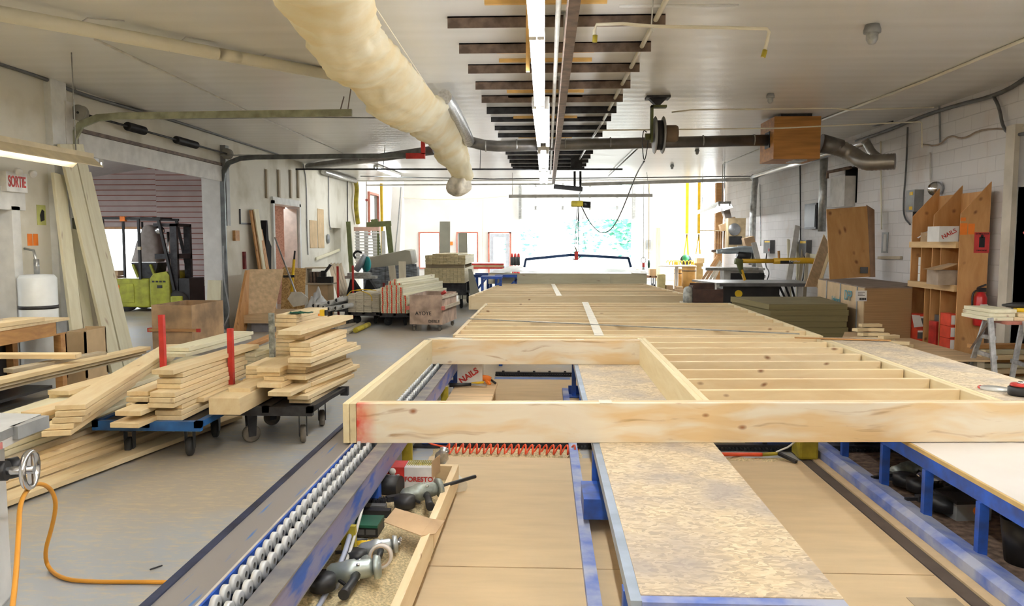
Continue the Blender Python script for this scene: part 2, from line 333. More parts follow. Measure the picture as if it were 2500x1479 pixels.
def block_mat():
    m, nt, b = _new('painted block wall'); L = nt.links
    tc = _n(nt, 'ShaderNodeTexCoord'); sx = _n(nt, 'ShaderNodeSeparateXYZ'); cx = _n(nt, 'ShaderNodeCombineXYZ')
    L.new(tc.outputs['Object'], sx.inputs[0]); L.new(sx.outputs['Y'], cx.inputs['X']); L.new(sx.outputs['Z'], cx.inputs['Y'])
    br = _n(nt, 'ShaderNodeTexBrick'); br.inputs['Scale'].default_value = 1; br.inputs['Brick Width'].default_value = .4; br.inputs['Row Height'].default_value = .2
    br.inputs['Mortar Size'].default_value = .006; br.inputs['Mortar Smooth'].default_value = .4
    br.inputs['Color1'].default_value = (.74, .72, .71, 1); br.inputs['Color2'].default_value = (.69, .67, .665, 1); br.inputs['Mortar'].default_value = (.60, .58, .57, 1)
    L.new(cx.outputs[0], br.inputs['Vector'])
    nz = _n(nt, 'ShaderNodeTexNoise'); nz.inputs['Scale'].default_value = 1.6; nz.inputs['Detail'].default_value = 8; L.new(tc.outputs['Object'], nz.inputs['Vector'])
    r = _n(nt, 'ShaderNodeValToRGB'); r.color_ramp.elements[0].position = .55; r.color_ramp.elements[1].position = .75; L.new(nz.outputs['Fac'], r.inputs[0])
    ms = _n(nt, 'ShaderNodeMath', operation='MULTIPLY'); ms.inputs[1].default_value = .55; L.new(r.outputs[0], ms.inputs[0])
    mx = _n(nt, 'ShaderNodeMix', data_type='RGBA'); L.new(ms.outputs[0], mx.inputs[0]); L.new(br.outputs['Color'], mx.inputs[6]); mx.inputs[7].default_value = (.60, .49, .42, 1)
    L.new(mx.outputs[2], b.inputs['Base Color']); b.inputs['Roughness'].default_value = .65
    bp = _n(nt, 'ShaderNodeBump'); bp.inputs['Strength'].default_value = .5; bp.inputs['Distance'].default_value = .01; bp.invert = True
    L.new(br.outputs['Fac'], bp.inputs['Height']); L.new(bp.outputs[0], b.inputs['Normal']); return m
FLOORM = floor_mat(); CEILM = ceil_mat(); BLOCK = block_mat()
WALLL = mat('aged cream wall', (.70, .67, .58), .7, scale=1.3, detail=8, c2=(.55, .51, .40), contrast=(.3, .5))
WALLB = mat('white bay wall', (.88, .86, .82), .7, var=.06, scale=1)
JAMB = mat('white jamb panel', (.74, .74, .73), .5, var=.06)
SIDE = mat('pinkish lap siding', (.56, .47, .46), .6, var=.08, scale=2)
SIDER = mat('red brown lap edge', (.30, .10, .07), .7)
def struct(name, mb, m=None): return mb.build(name, kind='structure', mat=m)
struct('floor', MB().box(-19, 9, -6, 35, -.1, 0), FLOORM)
struct('ceiling', MB().box(XL-.3, XR+.3, -6, 24.5, ZC, ZC+.12), CEILM)
# left wall with doorway, overhead opening, second doorway and a small recess
mb = MB(WALLL); x0, x1 = XL-.3, XL
mb.box(x0,x1,-6,7.0,0,ZC).box(x0,x1,7.0,8.5,2.08,ZC).box(x0,x1,8.5,9.75,0,ZC).box(x0,x1,9.75,14.05,2.93,ZC)
mb.box(x0,x1,14.05,16.75,0,ZC).box(x0,x1,16.75,18.55,2.62,ZC).box(x0,x1,18.55,21.2,0,ZC)
mb.box(x0,x1,21.2,22.4,0,1.42).box(x0,x1,21.2,22.4,2.1,ZC).box(x0,x1-.2,21.2,22.4,1.42,2.1).box(x0,x1,22.4,24.5,0,ZC)
struct('wall_left', mb)
struct('wall_right', MB().box(XR,XR+.3,-6,14.35,0,ZC).box(XR,XR+.3,14.35,14.95,0,2.42).box(XR,XR+.3,14.35,14.95,3.1,ZC).box(XR,XR+.3,14.95,24.5,0,ZC), BLOCK)
struct('wall_recess', MB().box(XR+.3,XR+.35,14.3,15.0,2.3,3.2).box(XR+.01,XR+.3,14.935,14.95,2.42,3.1).box(XR+.01,XR+.3,14.35,14.95,3.085,3.1), mat('painted recess shade', (.03,.03,.03), .8))  # near-black liner paints the shade inside the wall opening
struct('wall_back', MB().box(XL-.3,XR+.3,-6.2,-6,0,ZC), WALLL)
# far bay
BZ = 5.0
mb = MB(); mb.box(-6.5,-5.61,34,34.2,0,BZ).box(-5.61,-4.75,34,34.2,2.07,BZ).box(-4.75,-3.9,34,34.2,0,BZ).box(-3.9,-3.05,34,34.2,2.07,BZ)
mb.box(-3.05,-2.48,34,34.2,0,BZ).box(-2.48,-1.56,34,34.2,2.07,BZ).box(-1.56,-1.1,34,34.2,0,BZ).box(-1.1,3.86,34,34.2,4.3,BZ).box(3.86,6.5,34,34.2,0,BZ)
mb.box(-5.61,-4.75,34,34.2,0,.55).box(-3.9,-3.05,34,34.2,0,.55)
struct('wall_far', mb, WALLB)
mb = MB(); mb.box(-6.5,-6.3,24.5,34,0,1.9).box(-6.5,-6.3,24.5,27,1.9,BZ).box(-6.5,-6.3,27,28.4,3.4,BZ).box(-6.5,-6.3,28.4,34,1.9,BZ)
struct('wall_bay_left', mb, WALLB)
mb = MB(); mb.box(6.3,6.5,24.5,26.2,0,BZ).box(6.3,6.5,26.2,32.2,0,.2).box(6.3,6.5,26.2,32.2,4.4,BZ).box(6.3,6.5,32.2,34,0,BZ)
struct('wall_bay_right', mb, WALLB)
struct('ceiling', MB().box(-6.5,6.5,24.5,34.2,BZ,BZ+.1), WALLB)
struct('wall_header', MB().box(-6.5,6.5,24.5,24.7,3.655,BZ).box(-6.5,XL,24.5,24.7,0,BZ).box(XR,6.5,24.5,24.7,0,BZ), WALLB)
# neighbouring shed: siding wall with a window, low gable roof
mb = MB(SIDE)
def siding(xa, xb, za, zb, top=None):
    z = za
    while z < zb:
        z1 = min(z+.148, zb)
        xs = (xa, xb)
        mb.m(SIDE).prism([(21.0, z+.022), (20.965, z+.022), (20.99, z1), (21.0, z1)], xa, xb, 'x')
        mb.m(SIDER).prism([(21.0, z), (20.985, z), (20.985, z+.022), (21.0, z+.022)], xa, xb, 'x')
        z = z1
siding(-18,-15.2,0,3.9); siding(-15.2,-12.75,0,.42); siding(-15.2,-12.75,2.1,3.9); siding(-12.75,-10.9,0,.42); siding(-12.75,-10.9,2.1,3.9); siding(-10.9,-6.4,0,3.9)
mb.m(SIDE).box(-14.1,-12.75,20.99,21.02,.42,2.1)
struct('wall_shed', mb)
ROOFM = mat('shed lining', (.62,.60,.60), .6, var=.06)
mb = MB(ROOFM)
mb.prism([(-18.2,2.7),(-10.6,3.82),(-6.37,3.2),(-6.37,3.3),(-10.6,3.95),(-18.2,2.85)], 3, 21.3, 'y')
struct('ceiling', mb)
struct('wall_shed_side', MB().box(-18.2,-18,3,8,0,3.2).box(-18.2,-18,8,19,0,1).box(-18.2,-18,8,19,2.4,3.2).box(-18.2,-18,19,21.2,0,3.2).box(-18,-6.37,3,3.2,0,3.9), ROOFM)
PANE = bpy.data.materials.new('window glass'); PANE.use_nodes = True
_b = PANE.node_tree.nodes['Principled BSDF']; _b.inputs['Transmission Weight'].default_value = 1; _b.inputs['Roughness'].default_value = 0; _b.inputs['IOR'].default_value = 1.02
TRIMO = mat('orange window trim', (.60,.33,.16), .6)
TRIMR = mat('red window trim', (.60,.22,.16), .6)
def window(n, x0, x1, y, z0, z1, tm, glass=True):
    f = MB(tm).box(x0-.06,x1+.06,y-.03,y+.05,z1,z1+.07).box(x0-.06,x1+.06,y-.03,y+.05,z0-.07,z0).box(x0-.06,x0,y-.03,y+.05,z0,z1).box(x1,x1+.06,y-.03,y+.05,z0,z1)
    o = f.build('window_%d' % n, kind='structure')
    if glass: MB(PANE).box(x0,x1,y+.02,y+.03,z0,z1).build('pane', o)
window(1,-12.7,-10.95,20.97,.5,2.05,TRIMO); window(2,-15.15,-14.15,20.97,.5,2.05,TRIMO)
window(3,-5.61,-4.75,33.98,.55,2.07,TRIMR); window(4,-3.9,-3.05,33.98,.55,2.07,TRIMR)
o = MB(TRIMR).box(-6.31,-6.22,26.9,27,1.9,3.4).box(-6.31,-6.22,28.4,28.5,1.9,3.4).box(-6.31,-6.22,26.9,28.5,3.4,3.48).build('window_5', kind='structure')
MB(PANE).box(-6.4,-6.39,27,28.4,1.9,3.4).build('pane', o)
# far personnel door with a glazed upper half
d = MB(mat('pale grey door', (.55,.57,.62), .5)).box(-2.45,-2.29,33.95,34.05,0,2.05).box(-1.75,-1.59,33.95,34.05,0,2.05).box(-2.29,-1.75,33.95,34.05,0,.75).box(-2.29,-1.75,33.95,34.05,1.9,2.05).build('door_1', kind='structure')
MB(PANE).box(-2.29,-1.75,34,34.01,.75,1.9).build('pane', d)
MB(TRIMR).box(-2.54,-2.46,33.93,34,0,2.12).box(-1.58,-1.5,33.93,34,0,2.12).box(-2.54,-1.5,33.93,34,2.07,2.13).build('door_frame', d)
# sectional overhead door, half raised
PANELM = mat('white door panel', (.78,.79,.78), .5, var=.04)
od = MB(PANELM).box(-1.1,3.86,33.86,33.92,2.7,3.18).build('door_2', kind='structure')
for i in range(1, 4): MB(PANELM).box(-1.1,3.86,33.86,33.92,2.7+.5*i,3.18+.5*i).build('door_panel', od)
for i in range(3):
    for k in range(4): MB(STEEL).box(-.45+1.2*k,-.37+1.2*k,33.82,33.86,3.12+.5*i,3.28+.5*i).build('hinge', od)
for x in (-1.16, 3.86): MB(STEEL).box(x,x+.12,33.75,33.86,2.7,4.2).build('door_track', od)
# doorway trims
TRIMW = mat('white trim', (.74,.74,.71), .6, var=.08)
struct('trim_1', MB().box(-6.38,-6.03,8.38,8.52,0,2.1).box(-6.38,-6.03,6.98,7.1,0,2.1).box(-6.1,-6.03,6.95,8.62,2.06,2.32), TRIMW)
struct('trim_2', MB().box(-6.4,-6.03,14.0,14.06,0,2.95).box(-6.4,-6.03,9.72,9.78,0,2.95), JAMB)
struct('trim_3', MB().box(-6.38,-6.02,16.68,16.78,0,2.62).box(-6.38,-6.02,18.5,18.6,0,2.62).box(-6.38,-6.02,16.68,18.6,2.55,2.7), TRIMW)
struct('trim_4', MB().box(-6.1,-6.04,9.3,14.2,3.12,3.17), RUST)
struct('trim_5', MB().box(-6.1,-5.98,9.1,9.4,0,ZC), TRIMW)
# store room behind the second doorway
struct('wall_store', MB().box(-7.45,-7.4,16.5,20.9,0,3.2).box(-7.4,-6.4,20.4,20.5,0,3.2).box(-7.4,-6.4,16.4,16.5,0,3.2), OSBP)
struct('ceiling', MB().box(-7.4,-6.37,16.5,20.8,2.95,3.05), ROOFM)
dd = MB(mat('taupe door leaf', (.56,.50,.45), .6)).box(-6.40,-6.08,18.44,18.49,0,2.5).build('door_3', kind='structure')
# ground outside
struct('ground', MB().box(-60,60,34.3,120,-.2,-.02).box(-60,-19.2,-20,34.3,-.2,-.02).box(9.2,60,-20,34.3,-.2,-.02), mat('pale gravel', (.32,.31,.28), .9))
# right doorway edge near the camera
struct('door_4', MB().box(5.66,5.8,9.0,9.42,0,3.0), mat('grey steel frame', (.36,.35,.34), .5, scale=3))
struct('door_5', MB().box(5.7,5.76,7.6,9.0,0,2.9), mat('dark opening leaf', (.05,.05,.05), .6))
struct('trim_6', MB().box(5.68,5.75,7.2,9.5,3.0,3.07).box(5.6,5.75,9.42,9.6,0,3.1), mat('old wall edge', (.60,.55,.46), .7, scale=3))
# steel angles across the ceiling
for k in range(16):
    y = 6.8 + .9*k
    if k == 9: y += .1
    z = ZC
    o = MB(RUST if k < 5 else DKSTEEL).box(-.86,1.04,y,y+.012,z-(.1 if k < 6 else .075),z).box(-.86,1.04,y,y+.07,z-.012,z).build('ceiling_bar', label=None)
    tag(o, 'brown steel angle bar across the ceiling above the narrow light strips' if k < 5 else 'dark steel angle bar crossing the ceiling in the far part of the ladder of bars', 'ceiling bar', 'steel angles under the ceiling')
BATT = mat('orange batten', (.80,.50,.16), .6)
for k, y in enumerate((5.95,6.35,7.95,8.35,10.05,10.4,12.1,14.4)):
    o = MB(BATT).box(-.5,.5,y,y+.04,ZC-.035,ZC)
    if k % 2 == 0 or k > 5: pass
    o.build('wood_batten', label='short orange wood batten screwed flat to the ceiling over the light row', cat='batten', group='orange battens over the light row')

# ================= LAMPS =================
TUBE = emit('lit tube', (.97, .985, 1), TUBE_L)
FIXW = mat('fixture enamel', (.78,.78,.74), .4)
def fixture(name, label, p0, p1, wdt, tubes=2, dark=None, refl=0, group=None, tube=None):
    p0 = V(p0); p1 = V(p1); t = thing(name, label, 'ceiling light', p0, 0, group)
    M, L = frame_of(p0, p1); b = MB(dark or FIXW); b.M = M
    b.box(0,L,-wdt/2,wdt/2,.03,.09); b.build('housing', t)
    if refl:
        r = MB(dark or FIXW); r.M = M; r.prism([(-wdt/2,.03),(-wdt/2,.04),(-wdt/2-refl,-.05),(-wdt/2-refl,-.06)],0,L,'x').prism([(wdt/2,.03),(wdt/2+refl,-.06),(wdt/2+refl,-.05),(wdt/2,.04)],0,L,'x'); r.build('reflector', t)
    for k in range(tubes):
        y = 0 if tubes == 1 else (-.5 + k/(tubes-1)) * (wdt-.05)
        tb = MB(tube or TUBE); tb.M = M; tb.cyl((.04,y,.0),(L-.04,y,.0),.019,n=8); tb.build('tube', t)
        e = MB(FIXW); e.M = M; e.box(0,.04,y-.022,y+.022,-.022,.03).box(L-.04,L,y-.022,y+.022,-.022,.03); e.build('lamp_holder', t, split=True)
    return t
xc = -.055
for i, (a, b) in enumerate(((-5.0,-2.6),(-2.6,-.2),(-.2,2.35),(2.35,4.9),(4.9,7.35))):
    t = fixture('strip_light', 'narrow lit fluorescent strip of the central row nearest the camera' if i > 2 else 'lit fluorescent strip of the central row behind the top of the picture', (xc,a,3.0),(xc,b,3.0), .1, 2, group='narrow strips of the central row' if i > 2 else 'central strips beyond the picture')
    MB(BATT).box(xc-.1,xc-.07,b-1.2,b-1.16,3.05,ZC).build('hanger', t, split=True)
fixture('strip_light', 'lit wide double tube light in the middle of the central row', (xc+.01,7.42,3.0),(xc+.03,10.4,3.0), .17, 2)
fixture('strip_light', 'lit double tube light just beyond the crossing duct, central row', (xc+.03,11.2,3.0),(xc+.03,13.9,3.0), .17, 2)
fixture('strip_light', 'farthest lit double tube light of the central row', (xc+.03,14.1,3.0),(xc+.03,17.0,3.0), .17, 2)
TUBEW = emit('warm tube', (1, .84, .60), TUBE_L*.55)
BEIGE = mat('beige reflector', (.62,.52,.33), .5)
t = fixture('shop_light', 'beige reflector light hanging over the left workbench near the exit door', (-4.95,4.6,2.56),(-4.95,8.1,2.56), .14, 1, BEIGE, .1)
MB(STEEL).cyl((-4.95,5.0,2.65),(-4.95,5.0,ZC),.006,n=6).cyl((-4.95,7.9,2.65),(-4.95,7.9,ZC),.006,n=6).build('hanger', t, split=True)
t = fixture('shop_light', 'white tube light at the right edge of the picture near the steel door frame', (4.3,3.6,2.62),(4.3,6.85,2.62), .14, 2, FIXW, .08)
MB(STEEL).cyl((4.3,4.5,2.7),(4.3,4.5,ZC),.006,n=6).cyl((4.3,6.7,2.7),(4.3,6.7,ZC),.006,n=6).build('hanger', t, split=True)
t = fixture('shop_light', 'grey hooded shop light hanging over the saws in front of the bright bay', (4.42,19.0,2.60),(4.80,23.6,2.56), .3, 2, STEEL, .06)
MB(STEEL).cyl((4.45,19.2,2.68),(4.45,19.2,ZC),.01,n=6).cyl((4.75,23.3,2.66),(4.75,23.3,ZC),.01,n=6).build('hanger', t, split=True)
for o_, ya_, yb2 in ((0,7.6,10.2),(1,11.4,13.7),(2,14.3,16.8)):
    for y_ in (ya_, yb2): MB(STEEL).box(xc+.02,xc+.03,y_,y_+.01,3.09,ZC).build('hanger', [q for q in WM if q.get('category') == 'ceiling light' and q.name.startswith('strip_light')][5+o_])
fixture('strip_light', 'short lit tube light on the far left ceiling by the silver pipe', (-4.3,19.3,3.56),(-4.2,21.9,3.56), .12, 2)
for i, x in enumerate((-3.6, 3.2)):
    fixture('strip_light', 'added unseen warm tube light of the %s row behind the camera' % ('left' if i == 0 else 'right'), (x,-4,3.5),(x,3.0,3.5), .14, 2, tube=TUBEW)  # added unseen rows, put in for warm light near the camera
for i, x in enumerate((-3.9,.2,3.9)):
    fixture('bay_fill_light', 'added fill tube light high in the far bay, hidden behind the header beam', (x,26,4.91),(x,33,4.91), .2, 2, group='added fill lights in the far bay')  # added lamps out of view that brighten the far bay
for i, y in enumerate((8.5,13.5)):
    fixture('shed_fill_light', 'added unseen fill tube light under the neighbouring shed roof', (-12.5,y,3.2),(-8.0,y,3.1), .14, 2, group='added fill lights of the neighbouring shed')  # added lamps out of view, lifting the light on the siding wall
fixture('store_fill_light', 'added unseen fill tube light in the store room behind the left doorway', (-6.8,17,2.8),(-6.8,18.6,2.8), .12, 2)  # added lamp out of view, brightens the pink store wall

# ================= DUCTS, PIPES =================
def duct_cloth():
    m, nt, b = _new('cream duct cloth'); L = nt.links
    tc = _n(nt, 'ShaderNodeTexCoord'); n1 = _n(nt, 'ShaderNodeTexNoise'); n1.inputs['Scale'].default_value = 2.5; n1.inputs['Detail'].default_value = 5; L.new(tc.outputs['Object'], n1.inputs['Vector'])
    r = _n(nt, 'ShaderNodeValToRGB'); e = r.color_ramp.elements; e[0].position = .35; e[1].position = .6; e[0].color = (.90,.78,.52,1); e[1].color = (.95,.90,.72,1)
    L.new(n1.outputs['Fac'], r.inputs[0]); L.new(r.outputs[0], b.inputs['Base Color']); b.inputs['Roughness'].default_value = .8
    tr = _n(nt, 'ShaderNodeBsdfTranslucent'); L.new(r.outputs[0], tr.inputs[0]); mx = _n(nt, 'ShaderNodeMixShader'); mx.inputs[0].default_value = .45
    out = nt.nodes['Material Output']; L.new(b.outputs[0], mx.inputs[1]); L.new(tr.outputs[0], mx.inputs[2]); L.new(mx.outputs[0], out.inputs[0])
    bp = _n(nt, 'ShaderNodeBump'); bp.inputs['Strength'].default_value = .6; bp.inputs['Distance'].default_value = .05; L.new(n1.outputs['Fac'], bp.inputs['Height']); L.new(bp.outputs[0], b.inputs['Normal'])
    return m
CLOTH = duct_cloth()
secs = [((560,-190),(935,-180),3.6,.06),((650,-40),(925,-60),4.4,.0),((722,70),(915,45),5.4,.04),((775,140),(945,100),6.1,.0),((800,175),(968,125),6.5,.05),
        ((865,215),(1005,165),7.3,.0),((895,262),(1030,200),7.8,.05),((950,300),(1062,240),8.9,.0),((985,312),(1092,255),9.6,.03),((1030,340),(1100,285),10.5,.0),
        ((1058,362),(1125,315),11.6,.02),((1062,386),(1138,352),12.4,.0),((1092,410),(1148,395),13.0,.0),((1100,425),(1156,436),13.4,.0)]
t = thing('fabric_duct', 'long sagging cream cloth air duct hanging under the ceiling left of the light row', 'air duct', D(800,100,6))
def cloth_pts():
    out = []
    for i in range(len(secs)-1):
        for k in range(9):
            f = k/9; a, b = secs[i], secs[i+1]
            l = V((*a[0],0)).lerp(V((*b[0],0)), f); r = V((*a[1],0)).lerp(V((*b[1],0)), f); out.append((l, r, a[2]*(1-f)+b[2]*f, f))
    a = secs[-1]; out.append((V((*a[0],0)), V((*a[1],0)), a[2], 0)); return out
CP = cloth_pts(); NU = 64
def cloth(u, v):
    i = min(int(round(u*(len(CP)-1))), len(CP)-1); l, r, y, f = CP[i]
    A = D(l.x, l.y, y); B = D(r.x, r.y, y*1.0); c = (A+B)/2; hw = (B-A)/2; R = hw.length
    n = V((0,.35,1)).normalized()
    an = 2*math.pi*v
    k_ = u*11.0; ph = k_ % 1.0; sg = int(k_)
    ridge = lambda q: 1-abs(noise.noise(q))*2.2
    fold = ridge(V((u*22+math.sin(an)*.8, math.cos(an)*1.1+sg*.7, math.sin(an)*1.1)))*.07 + ridge(V((u*48, math.cos(an)*2.4, math.sin(an)*2.4+3)))*.035 - .07
    puff = .62 + .30*math.sin(math.pi*ph)**.7
    side = 1 + .10*(ph-.4)*(1 if math.cos(an) > 0 else -1) + fold
    return c + hw*math.cos(an)*side + n*math.sin(an)*R*(.55*puff+.12)*(1+fold*1.6)*(1 if math.sin(an) > 0 else .9)
mb = MB(CLOTH); mb.grid(cloth, len(CP)-1, NU); mb.build('duct_sleeve', t)
Yb = 13.4; c0 = D(1126,428,Yb)
def bag(u, v):
    an = 2*math.pi*v; pr = [(.12,0),(.15,-.04),(.19,-.10),(.21,-.17),(.20,-.24),(.15,-.31),(.07,-.36),(.01,-.37)]
    i = min(int(u*7), 6); f = u*7-i; r = pr[i][0]*(1-f)+pr[i+1][0]*f; z = pr[i][1]*(1-f)+pr[i+1][1]*f
    s = 1+.16*math.sin(an*5+u*4)+.2*noise.noise(V((math.cos(an)*2,math.sin(an)*2,u*4)))
    return c0 + V((r*s*math.cos(an)-.06*u-.02, r*s*math.sin(an), z))
MB(mat('tied end cloth', (.68,.62,.50), .8, var=.2, scale=8, bump=.8)).grid(bag, 28, 28).build('tied_end', t)
MB(PVC).tube([D(905,0,5.2), D(1060,235,9.0), D(1100,300,11)], .004, n=5).build('support_wire', t)

def pipe(name, label, pts, r, m, cat='pipe', parent=None, n=12, group=None):
    mb = MB(m); mb.tube(pts, r, n=n); return mb.build(name, parent, label, cat, group)
def smooth(pts, k=4):
    P = [V(p) for p in pts]
    for _ in range(k//2):
        Q = [P[0]]
        for a, b in zip(P, P[1:]): Q += [a.lerp(b,.25), a.lerp(b,.75)]
        P = Q+[P[-1]]
    return P
def ring_bands(mb, pts, r, w=.03):
    for p, q in pts:
        d = (V(q)-V(p)).normalized()*w; mb.cyl(V(p)-d/2, V(p)+d/2, r, n=16)
a, b = D(-60,22,5.9), D(850,190,9.0)
t = thing('plastic_duct', 'long cream plastic pipe crossing the ceiling at upper left', 'pipe', a)
MB(PVC).cyl(a, b, .062, n=20).build('pipe_run', t)
for f in (.18,.42,.66,.85,.55):
    p = a.lerp(b, f); q = a.lerp(b, f+.004); d = (q-p).normalized()
    if f != .55: MB(WHITED).tube([p+V((.0,-.02,-.06)), p+V((.1,.12,.1)), V((p.x+.3,p.y+.35,ZC))], .006, n=6).build('hanger_strap', t)
    else: MB(PVC).cyl(p, p+d*.25, .062, n=20).build('coupling', t)
# metal flex and spiral duct
t = thing('metal_duct', 'grey spiral duct running across the room below the ceiling to the wooden fan box', 'air duct', D(1500,345,12.6))
yd = 12.3
pts = [D(1085,236,9.5), D(1105,262,10.3), D(1130,310,11.6), D(1145,345,12.2)]
MB(FOIL).tube(smooth(pts), .09, n=16).build('flexible_section', t)
pA, pB = D(1150,352,yd), D(1880,342,yd)
mb = MB(DUCT); mb.tube([D(1143,345,yd), D(1180,354,yd), D(1215,357,yd), pB], .088, n=20)
mb.build('duct_run', t)
mb = MB(STEEL)
for px in (1186,1262,1380,1490,1600,1716,1840): p = D(px, 355.5-(px-1215)*.022, yd); ring_bands(mb, [(p, p+V((1,0,0)))], .095, .02)
mb.build('joint_band', t, split=True)
t = thing('metal_duct', 'brown grey duct slanting from the left wall towards the cloth duct', 'air duct', D(900,385,16))
MB(DUCT).tube([W(752,407,XL+.1), D(900,388,16.4), D(1065,366,14.2)], .085, n=16).build('duct_run', t)
mb = MB(STEEL)
for f in (.35,.5): p = W(752,404,XL+.1).lerp(D(1065,366,14.2), f); ring_bands(mb, [(p, D(1065,366,14.2))], .095)
mb.build('joint_band', t, split=True)
t = thing('silver_pipe', 'silvery pipe along the top of the left wall towards the far bay', 'pipe', V((XL+.15,20,3.5)))
MB(FOIL).tube([W(790,420,XL+.14), W(868,442,XL+.16)], .07, n=14).build('pipe_run', t)
MB(YELD).tube(smooth([W(868,442,XL+.16), W(872,460,XL+.1), W(868,500,XL+.12), W(874,545,XL+.1)]), .07, n=12).build('down_pipe', t)
t = thing('silver_pipe', 'bright silver pipe along the top of the right wall with two drops', 'pipe', V((XR-.35,16,3.3)))
xr = XR-.42
a, b = W(1838,432,xr), W(2118,346,xr)
MB(CHROME).cyl(a, b, .06, n=16).build('pipe_run', t)
MB(STEEL).tube(smooth([a, a+V((.05,-.1,-.03)), V((xr,a.y-.1,a.z-.4)), V((xr,a.y-.1,1.1))],2), .08, n=14).build('drop_pipe', t)
p = W(2012,380,xr+.1); MB(STEEL).tube([p, V((p.x,p.y,1.9))], .075, n=14).build('drop_pipe', t)
# wooden fan box with ducts
yb = 12.0
lo, hi = D(1888,388,yb), D(2005,296,yb)
t = thing('fan_box', 'orange plywood fan box hung under the ceiling at right', 'box', V(((lo.x+hi.x)/2,yb+.3,lo.z)))
MB(mat('orange ply', (.52,.23,.055), .5, var=.2, scale=3, stretch=(.5,3,6))).box(lo.x,hi.x,yb,yb+.75,lo.z,ZC-.05).build('box_body', t, bevel=.006)
MB(DKSTEEL).box(lo.x+.12,hi.x-.12,yb+.06,yb+.2,ZC-.05,ZC).box(lo.x-.012,lo.x,yb+.2,yb+.45,lo.z+.2,lo.z+.45).build('grille', t)
MB(STEEL).box(lo.x+.35,lo.x+.55,yb+.1,yb+.5,lo.z-.015,lo.z).build('bottom_plate', t)
t = thing('flexible_duct', 'bent silver flexible duct leaving the fan box towards the right wall', 'air duct', D(2100,370,12.2))
def ribbed(pts, r, n=16, amp=.06):
    P = smooth(pts, 4); Q = []; R = []
    for a_, b_ in zip(P, P[1:]):
        k = max(2, int((b_-a_).length/.02))
        for i in range(k): Q.append(a_.lerp(b_, i/k)); R.append(r*(1+amp*(len(R) % 2)))
    Q.append(P[-1]); R.append(r); mb = MB(mat('ribbed duct', (.36,.34,.31), .35, .85, var=.15)); mb.tube(Q, R, n=n); return mb
yf = 12.3
ribbed([D(2005,352,yf), D(2045,360,yf), D(2075,372,yf), D(2110,398,yf-.2), D(2150,396,yf-.3), D(2186,394,yf-.4)], .12).build('large_hose', t)
ribbed([D(2110,342,yf+.6), D(2118,352,yf+.6), D(2128,372,yf+.3), D(2150,388,yf), D(2170,386,yf-.2)], .06).build('small_hose', t)
MB(DUCT).cyl(D(2003,350,yf), D(2055,360,yf), .15, .12).build('collar', t)
# hose reel
yh = 10.6; c = D(1604,330,yh)
t = thing('hose_reel', 'dark spring hose reel hanging from a ceiling plate right of the light row', 'hose reel', V((c.x,yh,c.z)))
MB(DKSTEEL).box(c.x-.16,c.x+.16,yh-.12,yh+.12,ZC-.03,ZC).prism([(c.x-.12,ZC-.03),(c.x+.12,ZC-.03),(c.x+.03,ZC-.12),(c.x-.03,ZC-.12)],yh-.06,yh+.06,'y').build('mount_plate', t)
MB(TGREEN).box(c.x-.09,c.x-.06,yh-.06,yh+.06,c.z-.1,ZC-.12).box(c.x-.09,c.x+.12,yh-.06,yh+.06,ZC-.15,ZC-.12).cyl((c.x-.16,yh,c.z-.02),(c.x-.06,yh,c.z-.02),.045).build('bracket', t)
for dx in (-.03, .08): MB(GREY).lathe([(.03,-.012),(.24,-.012),(.255,0),(.24,.012),(.03,.012)], 32, (c.x+dx,yh,c.z-.0), (1,0,0)).build('reel_flange', t)
MB(BLACK).cyl((c.x-.03,yh,c.z),(c.x+.08,yh,c.z),.2,n=28).build('wound_hose', t)
MB(mat('brown motor cover', (.22,.15,.09), .6)).lathe([(0,0),(.11,0),(.115,.02),(.115,.14),(.10,.17),(0,.17)], 20, (c.x+.11,yh,c.z+.02), (1,0,0)).build('spring_case', t)
pts = [V((c.x-.12,yh,c.z+.05))]+[V((c.x-.17+.03*math.sin(a*.5), yh, c.z-.1-.2*math.cos(a)+0)) for a in (3.1,2.4,1.6,.8,.2)]
MB(BLACK).tube(smooth([(c.x-.14,yh,c.z+.04),(c.x-.19,yh,c.z+.08),(c.x-.20,yh,c.z-.15),(c.x-.17,yh,c.z-.38),(c.x-.13,yh,c.z-.2),(c.x-.12,yh,c.z)]), .007, n=6).build('hose_loop', t)
# supply hose sagging to the hoist
P0 = V((c.x-.17,yh,c.z-.35)); P1 = D(1413,490,17.6)
low = D(1470,566,16.6)
mb = MB(BLACK); mb.tube([P0, D(1545,440,13), D(1515,520,15), D(1492,552,16), low, D(1450,556,17), D(1430,525,17.4), P1], .012, n=6)
mb = MB(BLACK); mb.tube(smooth([P0, D(1553,425,12.4), D(1520,512,14.6), D(1495,560,16.2), D(1468,572,16.8), D(1440,545,17.2), D(1420,505,17.5), P1],4), .011, n=6)
mb.build('air_hose', None, 'thin dark hose sagging from the ceiling reel to the chain hoist', 'hose')
